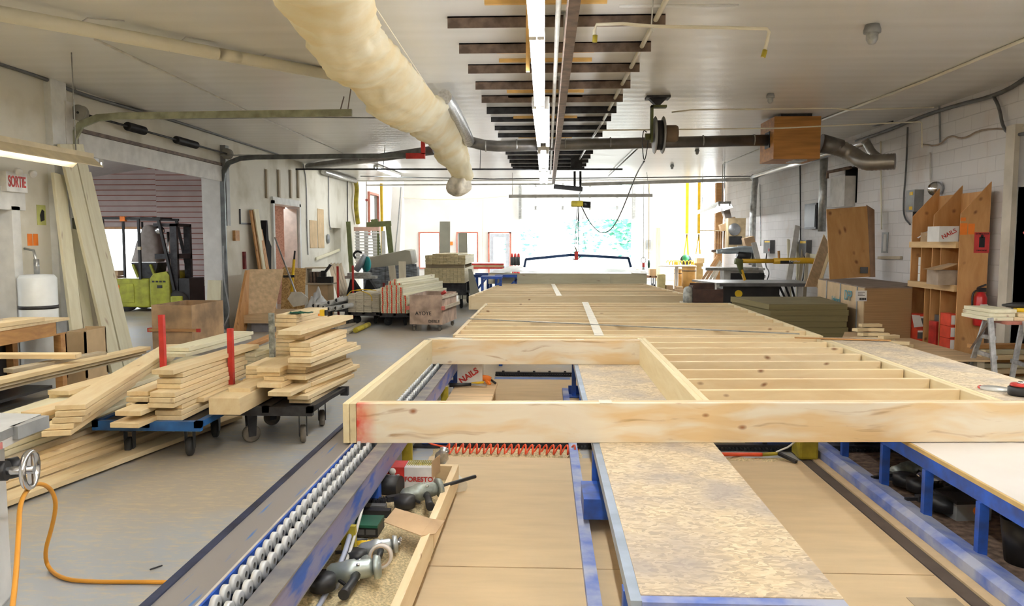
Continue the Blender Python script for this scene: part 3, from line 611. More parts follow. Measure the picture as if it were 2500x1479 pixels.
# monorail and hoist
zr = 3.0; xr0 = D(1402,0,4.3).x
t = thing('monorail', 'long brown steel monorail beam beside the light row', 'rail', (.17,10,zr))
ra, rb = V((.145,-1,zr+.06)), V((.19,17.3,zr+.06))
M, L = frame_of(ra, rb); mb = MB(RUST); mb.M = M; mb.box(0,L,-.033,.033,-.06,-.05).box(0,L,-.033,.033,.05,.06).box(0,L,-.006,.006,-.05,.05); mb.build('beam', t)
for k in range(7):
    y = 1.5+k*2.6; x = .145+.045*(y+1)/18.3
    MB(STEEL).box(x-.01,x+.01,y-.02,y+.02,zr+.12,ZC).box(x-.05,x+.05,y-.04,y+.04,ZC-.01,ZC).build('hanger', t, split=True)
MB(FIXW).cyl((.08,4.5,3.2),(.12,17,3.2),.018,n=8).build('conduit', t)
yk = 17.6
t = thing('hoist_trolley', 'black trolley arm at the far end of the monorail', 'trolley', D(1405,440,yk))
a, b = D(1352,455,yk), D(1422,462,yk); MB(DKSTEEL).bar(a, b, .1, .1).build('cross_arm', t)
for px in (1403,1417): MB(DKSTEEL).bar(D(px,418,yk), D(px,460,yk), .05, .05).build('drop_arm', t)
MB(DKSTEEL).box(D(1396,0,yk).x, D(1424,0,yk).x, yk-.03, yk+.03, D(0,419,yk).z, ZC).build('top_bracket', t)
t = thing('chain_hoist', 'yellow and black electric chain hoist hanging in front of the open overhead door', 'hoist', D(1417,500,yk))
c = D(1417,497,yk)
MB(YELD).box(c.x-.21,c.x+.06,yk-.1,yk+.1,c.z-.07,c.z+.06).build('gear_case', t, bevel=.02)
MB(BLACK).cyl((c.x+.06,yk,c.z-.02),(c.x+.23,yk,c.z-.03),.075).build('motor', t)
MB(STEEL).tube(smooth([(c.x-.02,yk,c.z+.06),(c.x-.03,yk,c.z+.2),(c.x-.0,yk,c.z+.28),D(1412,460,yk)]), .015, n=8).build('hanging_hook', t)
hk = D(1404,612,yk)
mb = MB(DKSTEEL)
for off in (-.015,.015): mb.tube([V((c.x-.05+off,yk,c.z-.06)), V((hk.x+off,yk,hk.z+.08))], .008, n=5)
mb.tube([V((c.x-.04,yk+.04,c.z-.06)), D(1412,616,yk)], .010, n=5); mb.build('chain', t)
MB(TGREEN).tube(smooth([hk+V((0,0,.08)), hk+V((.03,0,.02)), hk+V((.02,0,-.05)), hk+V((-.03,0,-.05))]), .015, n=8).build('load_hook', t)
MB(STEEL).tube(smooth([D(1425,510,yk), D(1422,560,yk), D(1432,618,yk)]), .006, n=5).build('pendant_cord', t)
NAVY = mat('navy spreader steel', (.01,.05,.16), .5, .2, var=.2)
pk = D(1408,624,yk)
t = thing('spreader_beam', 'dark blue spreader beam with bent-down ends hanging from the hoist hook', 'lifting beam', pk)
MB(NAVY).bar(D(1283,633,yk), D(1395,622,yk), .05, .06).bar(D(1392,622,yk), D(1535,630,yk), .05, .06).build('beam_arm', t)
MB(NAVY).bar(D(1284,632,yk), D(1280,652,yk), .05, .05).build('end_leg', t)
MB(NAVY).bar(D(1534,629,yk), D(1540,652,yk), .05, .05).build('end_leg', t)
MB(RED).box(pk.x-.05,pk.x+.03,yk-.03,yk+.03,pk.z-.1,pk.z+.1).build('shackle', t)
MB(TGREEN).tube([D(1398,632,yk), D(1406,634,yk), D(1418,626,yk)], .012, n=6).build('latch', t)
# long crossbar hanging under the far ceiling, header rails
tag(MB(WHITED).bar(D(1242,479,22), D(1593,477,22), .05, .09).bar(D(1251,479,22), V((D(1251,0,22).x,22,ZC)), .015).bar(D(1585,478,22), V((D(1585,0,22).x,22,ZC)), .015).build('hanging_bar'), 'grey bar hanging level in front of the overhead door', 'bar')
tag(MB(WHITED).bar(D(1420,450,21.5), D(1850,437,21.5), .06, .09).build('conduit_tray'), 'long beige rail crossing the far ceiling at right', 'rail')
tag(MB(WHITED).bar(D(895,452,24.48), D(1350,449,24.48), .04, .04).build('conduit_tray'), 'pale rail along the bay header at left', 'rail')
tag(MB(DKSTEEL).tube([D(722,413,16), D(1520,413,16)], .018, n=8).bar(D(935,413,16), V((D(935,0,16).x,16,ZC)), .012).bar(D(1172,413,16), V((D(1172,0,16).x,16,ZC)), .012).build('gas_pipe'), 'thin dark pipe spanning the far ceiling from the left wall', 'pipe')
# ceiling pipes and conduits
zc = ZC-.05
t = thing('water_pipe', 'beige pipe running down the ceiling right of the ladder of bars', 'pipe', (1,10,zc))
MB(PVC).tube([(1.0,2,zc),(.96,6,zc),(.92,12.6,zc)], .022, n=10).build('pipe_run', t)
MB(FOIL).tube([(.92,12.6,zc),(.86,13.6,zc-.05),(.80,16.5,zc-.05),(.75,21,zc)], .02, n=8).build('flexible_end', t)
t = thing('water_pipe', 'beige cross pipe with two drop ends at upper right', 'pipe', (1,6.3,zc))
y = 6.35
MB(PVC).tube([D(1452,100,y), D(1451,75,y), D(1456,60,y), D(1520,58,y), D(1590,64,y), D(1872,70,y), D(1878,78,y), D(1872,105,y), D(1862,140,y)], .014, n=8).build('pipe_run', t)
MB(YELD).cyl(D(1868,122,y), D(1863,140,y), .02, n=8).cyl(D(1453,86,y), D(1452,103,y), .02, n=8).build('valve_end', t, split=True)
MB(FIXW).tube([V((D(1594,40,y).x,y,ZC)), D(1590,64,y), D(1596,78,y)], .006, n=5).build('hanger', t, split=True)
pipe('surface_conduit', 'short white conduit on the ceiling near the top of the picture', [G(1512,15,zc), G(1802,13,zc)], .012, WHITE, 'conduit')
pipe('surface_conduit', 'diagonal beige conduit across the right ceiling', [G(2560,72,zc+.03), G(2262,196,zc+.03), G(2008,292,zc+.03)], .018, PVC, 'conduit')
pipe('sprinkler_pipe', 'thin beige pipe across the right ceiling above the fan box', [D(1640,274,11.2), D(1690,268,11.2), D(2030,264,11.2), D(2075,268,11.2), D(2280,262,11.2)], .011, PVC)
pipe('sprinkler_pipe', 'thin brown pipe passing in front of the fan box', [D(1462,318,11.4), D(1900,313,11.4), D(2245,297,11.4), D(2250,300,11.4), D(2251,360,11.4)], .010, PVC)
pipe('sprinkler_pipe', 'thin pipe across the left ceiling behind the door track', [W(390,290,XL+.1), D(765,286,11), D(1010,288,11)], .010, GREY)
pipe('surface_conduit', 'diagonal pale conduit across the left ceiling', [G(232,96,zc+.01), G(645,290,zc+.01), G(800,357,zc+.01), G(860,385,zc+.01)], .012, WHITED, 'conduit')
pipe('surface_conduit', 'short vertical conduit stub at the upper left wall', [W(183,152,XL+.5), W(184,220,XL+.02)], .008, WHITED, 'conduit')
pipe('surface_conduit', 'pair of thin conduits crossing near the bay header', [D(880,430,20), D(1200,437,20), D(1500,434,20), D(1840,430,20)], .014, GREY, 'conduit')
pipe('surface_conduit', 'grey diagonal conduit in the far right ceiling', [G(1556,363,zc), G(1485,430,zc)], .015, GREY, 'conduit')
pipe('surface_conduit', 'thin conduit on the right ceiling meeting the silver pipe', [G(1875,355,zc), G(1765,400,zc), V((G(1765,400,zc).x,G(1765,400,zc).y,2.4))], .012, FIXW, 'conduit')
# bundle of dark cables along both wall tops
def cable(label, pts, r=.012, m=None, name='cable', cat='cable'): return MB(m or BLACK).tube(smooth(pts), r, n=7).build(name, None, label, cat)
cable('dark cable bundle along the top of the left wall', [W(-40,143,XL+.04), W(100,187,XL+.05), W(190,228,XL+.06), W(330,268,XL+.04), W(430,296,XL+.06), W(560,338,XL+.04), W(690,380,XL+.05)], .025, GREYD)
cable('dark cable bundle along the top of the right wall', [W(2520,180,XR-.04), W(2440,232,XR-.06), W(2330,258,XR-.05), W(2240,288,XR-.06), W(2170,318,XR-.08), W(2090,345,XR-.05)], .028, GREYD)
cable('cable looping down the right wall from the bundle to the light by the door frame', [W(2424,232,XR-.06), W(2440,262,XR-.05), W(2448,312,XR-.08), W(2470,330,XR-.1), W(2520,325,XR-.1)], .02, GREYD)
cable('brown cable draped along the right wall', [W(2250,352,XR-.05), W(2290,358,XR-.06), W(2320,328,XR-.05), W(2350,342,XR-.06), W(2400,312,XR-.05), W(2500,318,XR-.05)], .013, mat('brown cable', (.35,.27,.2), .6))
cable('looped cable under the ceiling left of the right wall', [W(2070,290,XR-.3), W(2100,298,XR-.2), W(2130,310,XR-.15), W(2180,296,XR-.1)], .012)
for k, (px, py, s, lb) in enumerate(((2130,60,1.5,'large grey socket fitting on the upper right ceiling'), (1881,229,1.1,'small grey socket fitting on the ceiling above the fan box'), (1702,364,1,'small dark ceiling fitting right of the hose reel, nearer'), (1641,402,1,'small dark ceiling fitting in the far right ceiling'))):
    p = G(px, py, ZC)
    o = thing('ceiling_socket', lb, 'ceiling fitting', p - V((0,0,.12*s)))
    MB(GREY).lathe([(0,-.0),(.04*s,-.0),(.05*s,-.03*s),(.05*s,-.05*s),(.0,-.05*s)], 16, (p.x,p.y,p.z)).build('base_plate', o)
    MB(STEEL).lathe([(.035*s,-.05*s),(.035*s,-.09*s),(.02*s,-.115*s),(0,-.12*s)], 16, (p.x,p.y,p.z)).build('lens', o)
# ================= FLOOR FRAMES AND ASSEMBLY TABLES =================
ZT, ZB = .70, .45; ZM = (ZT+ZB)/2; HJ = ZT-ZB
def lerp(a, b, f): return V(a).lerp(V(b), f)
def wood_marked():
    m = WOODF.copy(); m.name = 'pine rim board with red paint'; nt = m.node_tree; L = nt.links; b = nt.nodes['Principled BSDF']
    src = b.inputs['Base Color'].links[0].from_socket
    tc = nt.nodes.new('ShaderNodeTexCoord'); sx = nt.nodes.new('ShaderNodeSeparateXYZ'); L.new(tc.outputs['Object'], sx.inputs[0])
    mr = nt.nodes.new('ShaderNodeMapRange'); mr.inputs['From Min'].default_value = .13; mr.inputs['From Max'].default_value = 0; L.new(sx.outputs['X'], mr.inputs['Value'])
    nz = nt.nodes.new('ShaderNodeTexNoise'); nz.inputs['Scale'].default_value = 16; nz.inputs['Detail'].default_value = 6; L.new(tc.outputs['Object'], nz.inputs['Vector'])
    mu = nt.nodes.new('ShaderNodeMath'); mu.operation = 'MULTIPLY'; L.new(mr.outputs[0], mu.inputs[0]); L.new(nz.outputs['Fac'], mu.inputs[1])
    m2 = nt.nodes.new('ShaderNodeMath'); m2.operation = 'MULTIPLY'; m2.inputs[1].default_value = 1.7; m2.use_clamp = True; L.new(mu.outputs[0], m2.inputs[0])
    mx = nt.nodes.new('ShaderNodeMix'); mx.data_type = 'RGBA'; L.new(m2.outputs[0], mx.inputs[0]); L.new(src, mx.inputs[6]); mx.inputs[7].default_value = (.72,.06,.03,1)
    L.new(mx.outputs[2], b.inputs['Base Color']); return m
WMARK = wood_marked()
T = .040
def jo(a, b, parent, name='joist', m=None, h=None, lab=None):
    h = h or HJ; return board(lab, V((a[0],a[1],ZT-h/2)), V((b[0],b[1],ZT-h/2)), T, h, m or WOODJ, name, parent=parent)
FL, FR = V((-1.25,4.60,0)), V((3.46,4.84,0)); ux = (FR-FL).normalized()
fa = thing('floor_frame', 'nearest pine floor frame with a square opening at its left and a deep front beam', 'floor frame', FL+V((0,0,ZB)))
uy = V((0,1,0))
b0 = FL+ux*.085
jo(b0+uy*.0, FR, fa, 'front_beam', WMARK); jo(b0+uy*.045, FR+uy*.045, fa, 'front_beam', WOODJ)
WPAL = wood('pale rim board', (.84,.72,.46), (.76,.62,.36), knots=.3)
for dx in (.02, .063): jo((FL.x+dx,4.585,0), (FL.x+dx+.02,7.66,0), fa, 'rim_board', WPAL)
HDL, HDR = V((FL.x+.085,7.66,0)), V((.985,7.73,0))
for d in (0,.042): jo(HDL+uy*d, HDR+uy*d, fa, 'header', WOODF)
jo((.985,4.78,0), (.99,7.9,0), fa, 'trimmer', WPAL); jo((1.027,4.78,0), (1.032,7.9,0), fa, 'trimmer', WPAL)
rj = []
for k in range(1, 8):
    y = 4.62+.406*k; rj.append(jo((1.05,y+.1,0), (2.82,y+.2,0), fa, 'joist', WOODJ))
for d in (0,.042): jo((-.95+.0,7.95+d,0), (2.86,8.02+d,0), fa, 'rear_beam', WOODJ)
for dx in (0,.042): jo((2.84+dx,4.86,0), (2.86+dx,7.98,0), fa, 'rim_board', WPAL)
MB(OSB).prism([(2.90,4.85),(3.46,4.88),(3.46,8.02),(2.92,8.02)], ZT-.018, ZT+.001, 'z').build('sheathing_strip', fa)
jo((3.44,4.88,0), (3.44,8.0,0), fa, 'outer_rim', WOODJ)
WPLATE = mat('white nailing plate', (.82,.76,.62), .6)
p = G(1476,981,ZT); MB(WPLATE).box(p.x-.035,p.x+.045,p.y-.045,p.y+.045,ZT,ZT+.004).build('nail_plate', fa)
p = G(1416,829,ZT); MB(WPLATE).box(p.x-.04,p.x+.04,p.y-.03,p.y+.03,ZT,ZT+.004).build('nail_plate', fa)
MB(WPLATE).prism([(-1.2,7.7),(-.9,7.68),(-.75,7.76),(-1.1,7.82)], ZT, ZT+.006, 'z').build('loose_shim', fa)
REDM = mat('red marker', (.75,.12,.10), .6)
text('N v 6', .10, facing((2.02,4.62+.406*3+.155-.034,ZM+.03), (0,-1,0), tilt=math.pi), REDM, fa, 'chalk_writing', .0005)
# second frame
fb = thing('floor_frame', 'middle pine floor frame of close joists with a thin grey strip lying across it', 'floor frame', (1,8.1,ZB))
BL, BR, TL, TR = (-.95,8.10), (2.93,8.16), (-.93,12.32), (3.0,12.52)
for k in range(11):
    f = k/10; a = (BL[0]+(TL[0]-BL[0])*f, BL[1]+.02+(TL[1]-BL[1]-.02)*f, 0); b = (BR[0]+(TR[0]-BR[0])*f, BR[1]+.02+(TR[1]-BR[1]-.02)*f, 0)
    jo(a, b, fb)
jo((BL[0]-.02,BL[1],0), (TL[0]-.02,TL[1]+.02,0), fb, 'rim_board', WOODJ); jo((BR[0]+.02,BR[1],0), (TR[0]+.02,TR[1]+.02,0), fb, 'rim_board', WPAL)
a, b = G(1465,823,ZT), G(1427,738,ZT); MB(WPLATE).prism([(a.x-.05,8.06),(a.x+.05,8.06),(b.x+.06,b.y),(b.x-.04,b.y)], ZT, ZT+.006,'z').build('blocking_strip', fb)
tag(MB(STEEL).bar(G(1145,778,ZT+.01), G(1952,815,ZT+.01), .02, .012).build('metal_strip'), 'thin grey metal strip lying diagonally across the middle floor frame', 'metal strip')
# third frame
fc = thing('floor_frame', 'far pine floor frame behind the middle one, seen nearly edge on', 'floor frame', (1,14,ZB))
CL, CR, DL, DR = (-1.36,13.9), (2.72,14.25), (-1.02,18.0), (2.36,18.2)
for k in range(10):
    f = k/9; jo((CL[0]+(DL[0]-CL[0])*f, CL[1]+(DL[1]-CL[1])*f+.02, 0), (CR[0]+(DR[0]-CR[0])*f, CR[1]+(DR[1]-CR[1])*f+.02, 0), fc, 'front_beam' if k == 0 else 'joist', WOODJ)
jo((CL[0]-.02,CL[1],0), (DL[0]-.02,DL[1],0), fc, 'rim_board', WOODJ); jo((CR[0]+.02,CR[1],0), (DR[0]+.02,DR[1],0), fc, 'rim_board', WOODJ)
MB(WPLATE).prism([(.22,14.05),(.32,14.05),(.24,17.9),(.15,17.9)], ZT, ZT+.006,'z').build('blocking_strip', fc)
# far wrapped panel
fd = thing('wrapped_panel', 'pale timber panel topped with white plastic film behind the far floor frame', 'panel', (.6,18.6,.68))
PALEJ = wood('pale panel board', (.72,.68,.50), (.62,.57,.40), knots=.6)
for i, (xa, xb) in enumerate(((-1.38,-.2),(-.2,1.6),(1.6,2.48))): board(None, (xa,18.55,.80), (xb,18.58,.80), .05, .26, PALEJ, 'edge_board', parent=fd)
for x in (-1.36, 2.45): board(None, (x,18.6,.80), (x+.3,24.1,.80), .05, .26, PALEJ, 'edge_board', parent=fd)
def film(u, v):
    x = -1.4+(3.95)*u+.35*v; y = 18.5+5.6*v
    return V((x, y, .935+.035*noise.noise(V((x*2,y*1.2,0)))+(.02 if .1 < u < .9 else 0)))
MB(FILM).grid(film, 40, 30).build('plastic_film', fd)
# blue trestles that carry the frames
def trestle(label, x0, x1, y0, y1, zt, group=None):
    t = thing('steel_trestle', label, 'trestle', ((x0+x1)/2,(y0+y1)/2,0), 0, group)
    for x in (x0, x1): MB(BLUE).box(x-.03,x+.03,y0,y1,zt-.07,zt).build('rail', t)
    for y in (y0+.1, y1-.1):
        MB(BLUE).box(x0+.03,x1-.03,y-.025,y+.025,zt-.06,zt-.01).build('cross_member', t)
        for x in (x0, x1): MB(BLUE).box(x-.025,x+.025,y-.025,y+.025,0,zt-.07).build('leg', t)
    return t
trestle('blue steel trestle under the middle floor frame', -.6, 2.6, 10.2, 12.0, ZB)
trestle('blue steel trestle under the far floor frame', -1.0, 2.1, 14.2, 17.6, ZB)
trestle('blue steel trestle under the film covered panel', -1.1, 2.2, 19.0, 23.6, .665)
for k, (a, b) in enumerate((((1196,690),(1225,672)), ((1230,688),(1262,672)))):
    t = thing('blue_stand', 'small dark blue stand left of the film covered panel' + (', nearer one' if k == 0 else ', further right'), 'stand', D(a[0],710,17.5+k*.8))
    y = 17.5+k*.8; p, q = D(a[0]-22,668,y), D(b[0],668,y)
    MB(BLUE).box(p.x,q.x,y,y+.5,.84,.90).build('top_rail', t)
    for x in (p.x+.03, q.x-.03): MB(BLUE).box(x-.03,x+.03,y+.03,y+.09,0,.84).build('leg', t)
    MB(BLUE).bar((p.x,y+.05,.3),(q.x,y+.05,.8),.04).build('brace', t)
# --- left roller conveyor ---
t = thing('roller_conveyor', 'long blue steel roller conveyor with two rows of grey wheels at left foreground', 'conveyor', (-1.15,5.4,0))
y0, y1, z = 1.9, 8.7, ZB
MB(mat('navy angle', (.03,.04,.09), .45, .3, var=.4)).box(-1.40,-1.365,2.45,y1,z-.09,z-.005).build('outer_angle', t)
MB(mat('worn plate with blue paint', (.27,.25,.24), .45, .3, var=.2, scale=4, c2=(.08,.2,.50), contrast=(.33,.38), stretch=(7,.5,1))).box(-1.365,-1.19,2.45,y1,z-.03,z-.012).build('side_plate', t)
MB(mat('blue lip', (.62,.58,.52), .5, .3)).box(-1.20,-1.19,2.4,y1,z-.03,z).build('lip', t)
MB(BLUE).box(-1.19,-1.182,y0,y1,z-.14,z-.004).build('inner_web', t)
MB(BLUE).box(-1.182,-1.035,y0,y1,z-.14,z-.13).build('channel_floor', t)
MB(STEELW).box(-1.035,-.945,y0,y1,z-.008,z).build('top_flange', t)
MB(mat('lilac worn beam', (.24,.24,.42), .42, .25, var=.2, scale=5, c2=(.04,.13,.55), contrast=(.38,.5), stretch=(1,.7,3))).box(-.962,-.955,y0,y1,z-.15,z-.008).build('inner_beam', t)
MB(BLUEW).box(-1.035,-.955,y0,y1,z-.158,z-.15).build('lower_flange', t)
RUB = mat('grey roller wheel', (.62,.64,.66), .4, .15, var=.1)
n = 0; far = MB(RUB)
for k in range(108):
    y = 2.1+.083*k
    if y > y1-.1: break
    for j, x in enumerate((-1.15,-1.085)):
        yy = y+(.0415 if j else 0); w_ = MB(RUB); n += 1
        mb = w_ if n <= 96 else far
        mb.lathe([(.012,-.012),(.03,-.011),(.035,-.009),(.035,.009),(.03,.011),(.012,.012)], 16, (x,yy,z-.02), (1,0,0))
        if n <= 96: w_.build('roller_wheel', t)
far.build('roller_wheels', t, kind='stuff')
MB(BLACK).box(-1.181,-1.04,y0,y1,z-.062,z-.058).build('axle_rail', t)
MB(BLUE).box(-1.03,-.955,1.9,8.7,z-.06,z-.0585).build('guide_strip', t)
for y in (2.75, 4.3, 6.3, 8.4):
    MB(BLUE).box(-1.02,-.96,y-.04,y+.04,0,z-.16).build('leg', t); MB(BLUE).box(-1.36,-1.30,y-.04,y+.04,0,z-.09).build('leg', t); MB(BLUE).box(-1.3,-1.02,y-.02,y+.02,.10,.15).build('cross_brace', t)
for y in (3.6, 5.2, 7.2): MB(YELD).prism([(-1.0,.1),(-.93,.1),(-.93,z-.15),(-1.0,z-.15)], y, y+.03, 'y').build('warning_post', t)
e = D(392,1452,2.62); MB(CHROME).cyl((-1.40,2.36,.41),(-1.40,2.47,.41),.026).lathe([(0,-.0),(.03,.005),(.036,.03),(.02,.05),(0,.05)],16,(-1.40,2.36,.41),(0,-1,0)).build('end_knob', t)
MB(BLUED).tube(smooth([(-1.0,3.9,.3),(-.93,3.4,.22),(-.98,2.95,.10),(-1.02,2.6,.2)]), .012, n=6).build('drive_cable', t)
MB(WHITED).tube(smooth([(-.97,3.95,.3),(-.92,3.5,.24),(-.95,3.1,.05)]), .008, n=6).build('drive_cable', t)
# --- middle strand board table ---
t = thing('assembly_table', 'low blue steel table topped with a dirty strand board, running under the frames', 'table', (.7,5.4,0))
MB(OSB).box(.345,1.055,2.62,8.4,z-.022,z).build('table_top', t)
MB(mat('edge strip', (.35,.42,.52), .5, .2)).box(.305,.345,2.58,8.4,z-.06,z-.004).build('side_rail', t)
MB(BLUE).box(1.02,1.05,2.62,8.4,z-.08,z-.024).build('side_rail', t); MB(BLUED).box(.345,1.055,2.57,2.62,z-.06,z-.004).build('end_rail', t)
MB(BLUED).box(.20,.265,1.6,8.4,.02,.07).build('lower_rail', t); MB(BLUED).box(1.02,1.08,2.6,8.4,.02,.07).build('lower_rail', t)
for y in (2.8, 4.66, 6.4, 8.2):
    MB(BLUE).box(.30,.345,y-.03,y+.03,.03,z-.06).build('leg', t); MB(BLUE).box(1.03,1.075,y-.03,y+.03,.03,z-.06).build('leg', t)
    MB(BLUE).box(.265,1.02,y+.06,y+.09,.03,.12).build('cross_brace', t)
    MB(BLUE).box(.26,.42,y-.1,y+.12,0.018,.03).build('foot_plate', t)
MB(BLUE).box(.23,.40,4.28,4.62,.10,.22).build('side_bracket', t)
# --- right white table ---
t = thing('assembly_table', 'white topped table with a bright blue rail on short posts at the lower right', 'table', (3.4,4.4,0))
MB(mat('white laminate', (.80,.77,.74), .35, var=.04, scale=2)).box(2.30,4.7,2.2,6.4,z-.03,z-.004).build('table_top', t)
MB(mat('raw edge', (.62,.44,.18), .7)).box(2.285,2.30,2.2,6.4,z-.03,z-.006).build('edge_band', t)
MB(BLUE).box(2.285,2.33,2.2,6.4,z-.11,z-.03).build('side_rail', t)
MB(BLUED).prism([(2.15,.0),(2.32,.0),(2.32,.06),(2.2,.09),(2.15,.07)], 2.2, 8.2, 'y').build('floor_rail', t)
for y in (3.35, 3.98, 4.55, 5.12, 5.8): MB(BLUE).box(2.275,2.325,y-.02,y+.02,.06,z-.11).build('post', t)
for y in (2.5, 4.2, 6.1): MB(BLUE).box(4.5,4.56,y-.03,y+.03,0,z-.03).build('leg', t)
# --- plywood sheets on the floor ---
for k, (ya, yb_, lb) in enumerate(((1.4,2.58,'plywood sheet on the floor at the very bottom of the picture'),(2.59,3.80,'plywood sheet on the floor beside the lower half of the tool tray'),
    (3.81,5.82,'wide plywood sheet on the floor from the tool tray up to the coiled red hose'),(6.32,9.2,'plywood sheet on the floor seen through the opening of the nearest frame'))):
    tag(MB(DECK).box(-.9,1.98,ya,yb_,0,.016).build('plywood_sheet'), lb, 'plywood sheet')
tag(MB(mat('painted gap shade', (.10,.075,.06), .8)).box(2.0,2.08,2.0,8.2,0,.008).build('gap_shade_strip'), 'dark painted gap along the plywood sheets at right', 'floor strip')  # dark strip painted in as the shaded gap between floor sheets
tag(MB(DECK).box(2.085,2.145,2.0,8.2,0,.016).build('plywood_strip'), 'narrow plywood strip between the dark strip and the blue floor rail', 'floor strip')
tag(MB(mat('patch', (.35,.28,.19), .8)).box(1.72,1.95,3.42,3.55,.016,.019).build('floor_patch'), 'small grey brown patch on the plywood near the lower right', 'patch')
tag(MB(mat('blue floor paint', (.12,.2,.45), .6)).box(-.62,.32,9.2,9.42,0,.004).build('floor_stripe'), 'blue painted stripe on the floor beyond the plywood', 'floor marking')
def rack(y, xa, xb, label):
    t = thing('toothed_rail', label, 'rail', ((xa+xb)/2,y,0))
    MB(DKSTEEL).box(xa,xb,y,y+.06,0,.05).build('rail_bar', t)
    mb = MB(BLACK); k = xa
    while k < xb: mb.box(k,k+.014,y-.035,y,.012,.03); k += .03
    mb.build('teeth', t, kind='stuff')
    for i in range(5): x = xa+(xb-xa)*(.1+.2*i); MB(DKSTEEL).box(x-.015,x+.015,y+.02,y+.05,.05,.065).build('bolt', t)
rack(6.14, -.75, 2.9, 'dark toothed floor rail behind the coiled red hose'); rack(9.5, -.62, .36, 'dark toothed floor rail crossing the opening further back')
# sawdust
def dust(label, x0, x1, y0_, y1_, z0, h, n=24, seed=0):
    def f(u, v):
        x = x0+(x1-x0)*u; y = y0_+(y1_-y0_)*v; e = min(1, 6*min(u,1-u,v,1-v))
        return V((x+.02*noise.noise(V((y*9,seed,0))), y, z0+e*h*(.55+.9*noise.noise(V((x*9,y*9,seed))))))
    return tag(MB(SAWDUST).grid(f, n, n).build('sawdust'), label, 'sawdust', kind='stuff')
dust('pale sawdust heaped along the floor by the coiled red hose', -.9, .3, 5.84, 6.12, .0, .03, 40, 1)
dust('thin line of sawdust on the floor right of the middle table', 1.1, 1.95, 5.78, 5.9, .01, .02, 24, 2)
# coiled red air hose
t = thing('coiled_air_hose', 'orange red coiled air hose stretched along the floor under the front beam', 'hose', (-.3,5.9,.03))
pts = []; N = 420; xa, xb = -.78, .27
for i in range(N+1):
    f = i/N; a = f*2*math.pi*19; pts.append(V((xa+(xb-xa)*f+.012*math.sin(a), 5.90+.035*math.cos(a), .058+.036*math.sin(a))))
MB(REDO).tube([V((-1.0,5.98,.12)), V((-.9,5.94,.08))]+pts, .0075, n=6).build('coil', t)
MB(STEEL).cyl((-1.02,5.98,.12),(-1.0,5.98,.12),.014).build('coupling', t)
tag(MB(REDO).tube([(1.1,5.86,.045),(1.7,5.88,.045)], .016, n=8).build('air_hose'), 'straight orange red hose on the floor right of the middle table', 'hose')
# drive units on the floor
def drive(label, x0, x1, y, h):
    t = thing('drive_unit', label, 'machine', ((x0+x1)/2,y,0))
    MB(BLUE).box(x0,x1,y,y+.3,.02,h).build('housing', t, bevel=.01); MB(DKSTEEL).box(x0-.06,x1+.05,y-.05,y+.35,0,.02).build('base_plate', t)
    MB(BLACK).cyl((x0+.1,y-.02,h*.6),(x0+.1,y,h*.6),.04).build('socket', t)
    MB(WHITED).tube(smooth([(x1-.1,y-.02,h*.7),(x1-.02,y-.08,.12),(x1+.06,y-.07,.06),(x1+.1,y+.02,.03)]), .008, n=6).build('hose', t)
    MB(RED).tube(smooth([(x0+.12,y-.03,h*.8),(x0+.05,y-.07,h*.5),(x0+.16,y-.06,.08)]), .006, n=6).build('hose', t)
    return t
drive('blue drive unit with hoses on the floor left of the coiled hose', -1.02, -.80, 6.15, .3)
drive('blue drive unit on the floor under the front beam right of the middle table', 1.75, 2.1, 6.2, .28)
drive('dark blue drive unit behind the posts of the right table', 2.45, 2.95, 6.35, .4)
t = thing('yellow_guard', 'yellow guard on the floor beside the blue floor rail', 'guard', (2.03,6.0,0)); MB(YELD).box(1.98,2.13,5.86,5.98,0.01,.2).build('plate', t, bevel=.02); MB(YELD).box(2.0,2.11,5.98,6.1,0.01,.1).build('foot', t)
t = thing('air_blow_gun', 'small air gun with brass fitting at the end of the straight red hose', 'air gun', (1.75,5.88,.03))
MB(YELD).cyl((1.7,5.88,.045),(1.82,5.86,.06),.014).build('brass_fitting', t); MB(DKSTEEL).bar((1.82,5.86,.06),(1.92,5.74,.03),.03,.02).build('handle', t); MB(FIXW).tube(smooth([(1.8,5.86,.07),(1.95,5.9,.12),(2.02,6.0,.2)]),.008,n=6).build('hose', t)

# ================= TOOL TRAY =================
t = thing('tool_tray', 'long low wooden tray of tools and sawdust beside the conveyor', 'tray', (-.98,3.4,0))
board(None, (-.62,1.6,.145), (-.60,3.86,.145), .04, .14, WOODJ, 'side_board', parent=t); board(None, (-.60,3.88,.145), (-.59,4.93,.145), .04, .14, WOODJ, 'side_board', parent=t)
board(None, (-1.3,4.93,.145), (-.57,4.93,.145), .04, .14, WOODJ, 'end_board', parent=t)
MB(PLYW).box(-1.3,-.62,1.6,4.92,.075,.095).build('tray_bottom', t)
for y in (2.2,3.87,4.88): MB(WOODJ).box(-.64,-.6,y-.02,y+.02,.016,.076).build('foot', t)
dust('deep sawdust filling the tool tray', -1.28, -.64, 1.7, 4.9, .12, .05, 60, 3)
ZS = .165
def on(px, py, z=ZS): return G(px, py, z)
def cbox(mb, c, w_, d, h, rz=0): mb.at(c, rz); mb.box(-w_/2,w_/2,-d/2,d/2,0,h); mb.M = Matrix.Identity(4); return mb
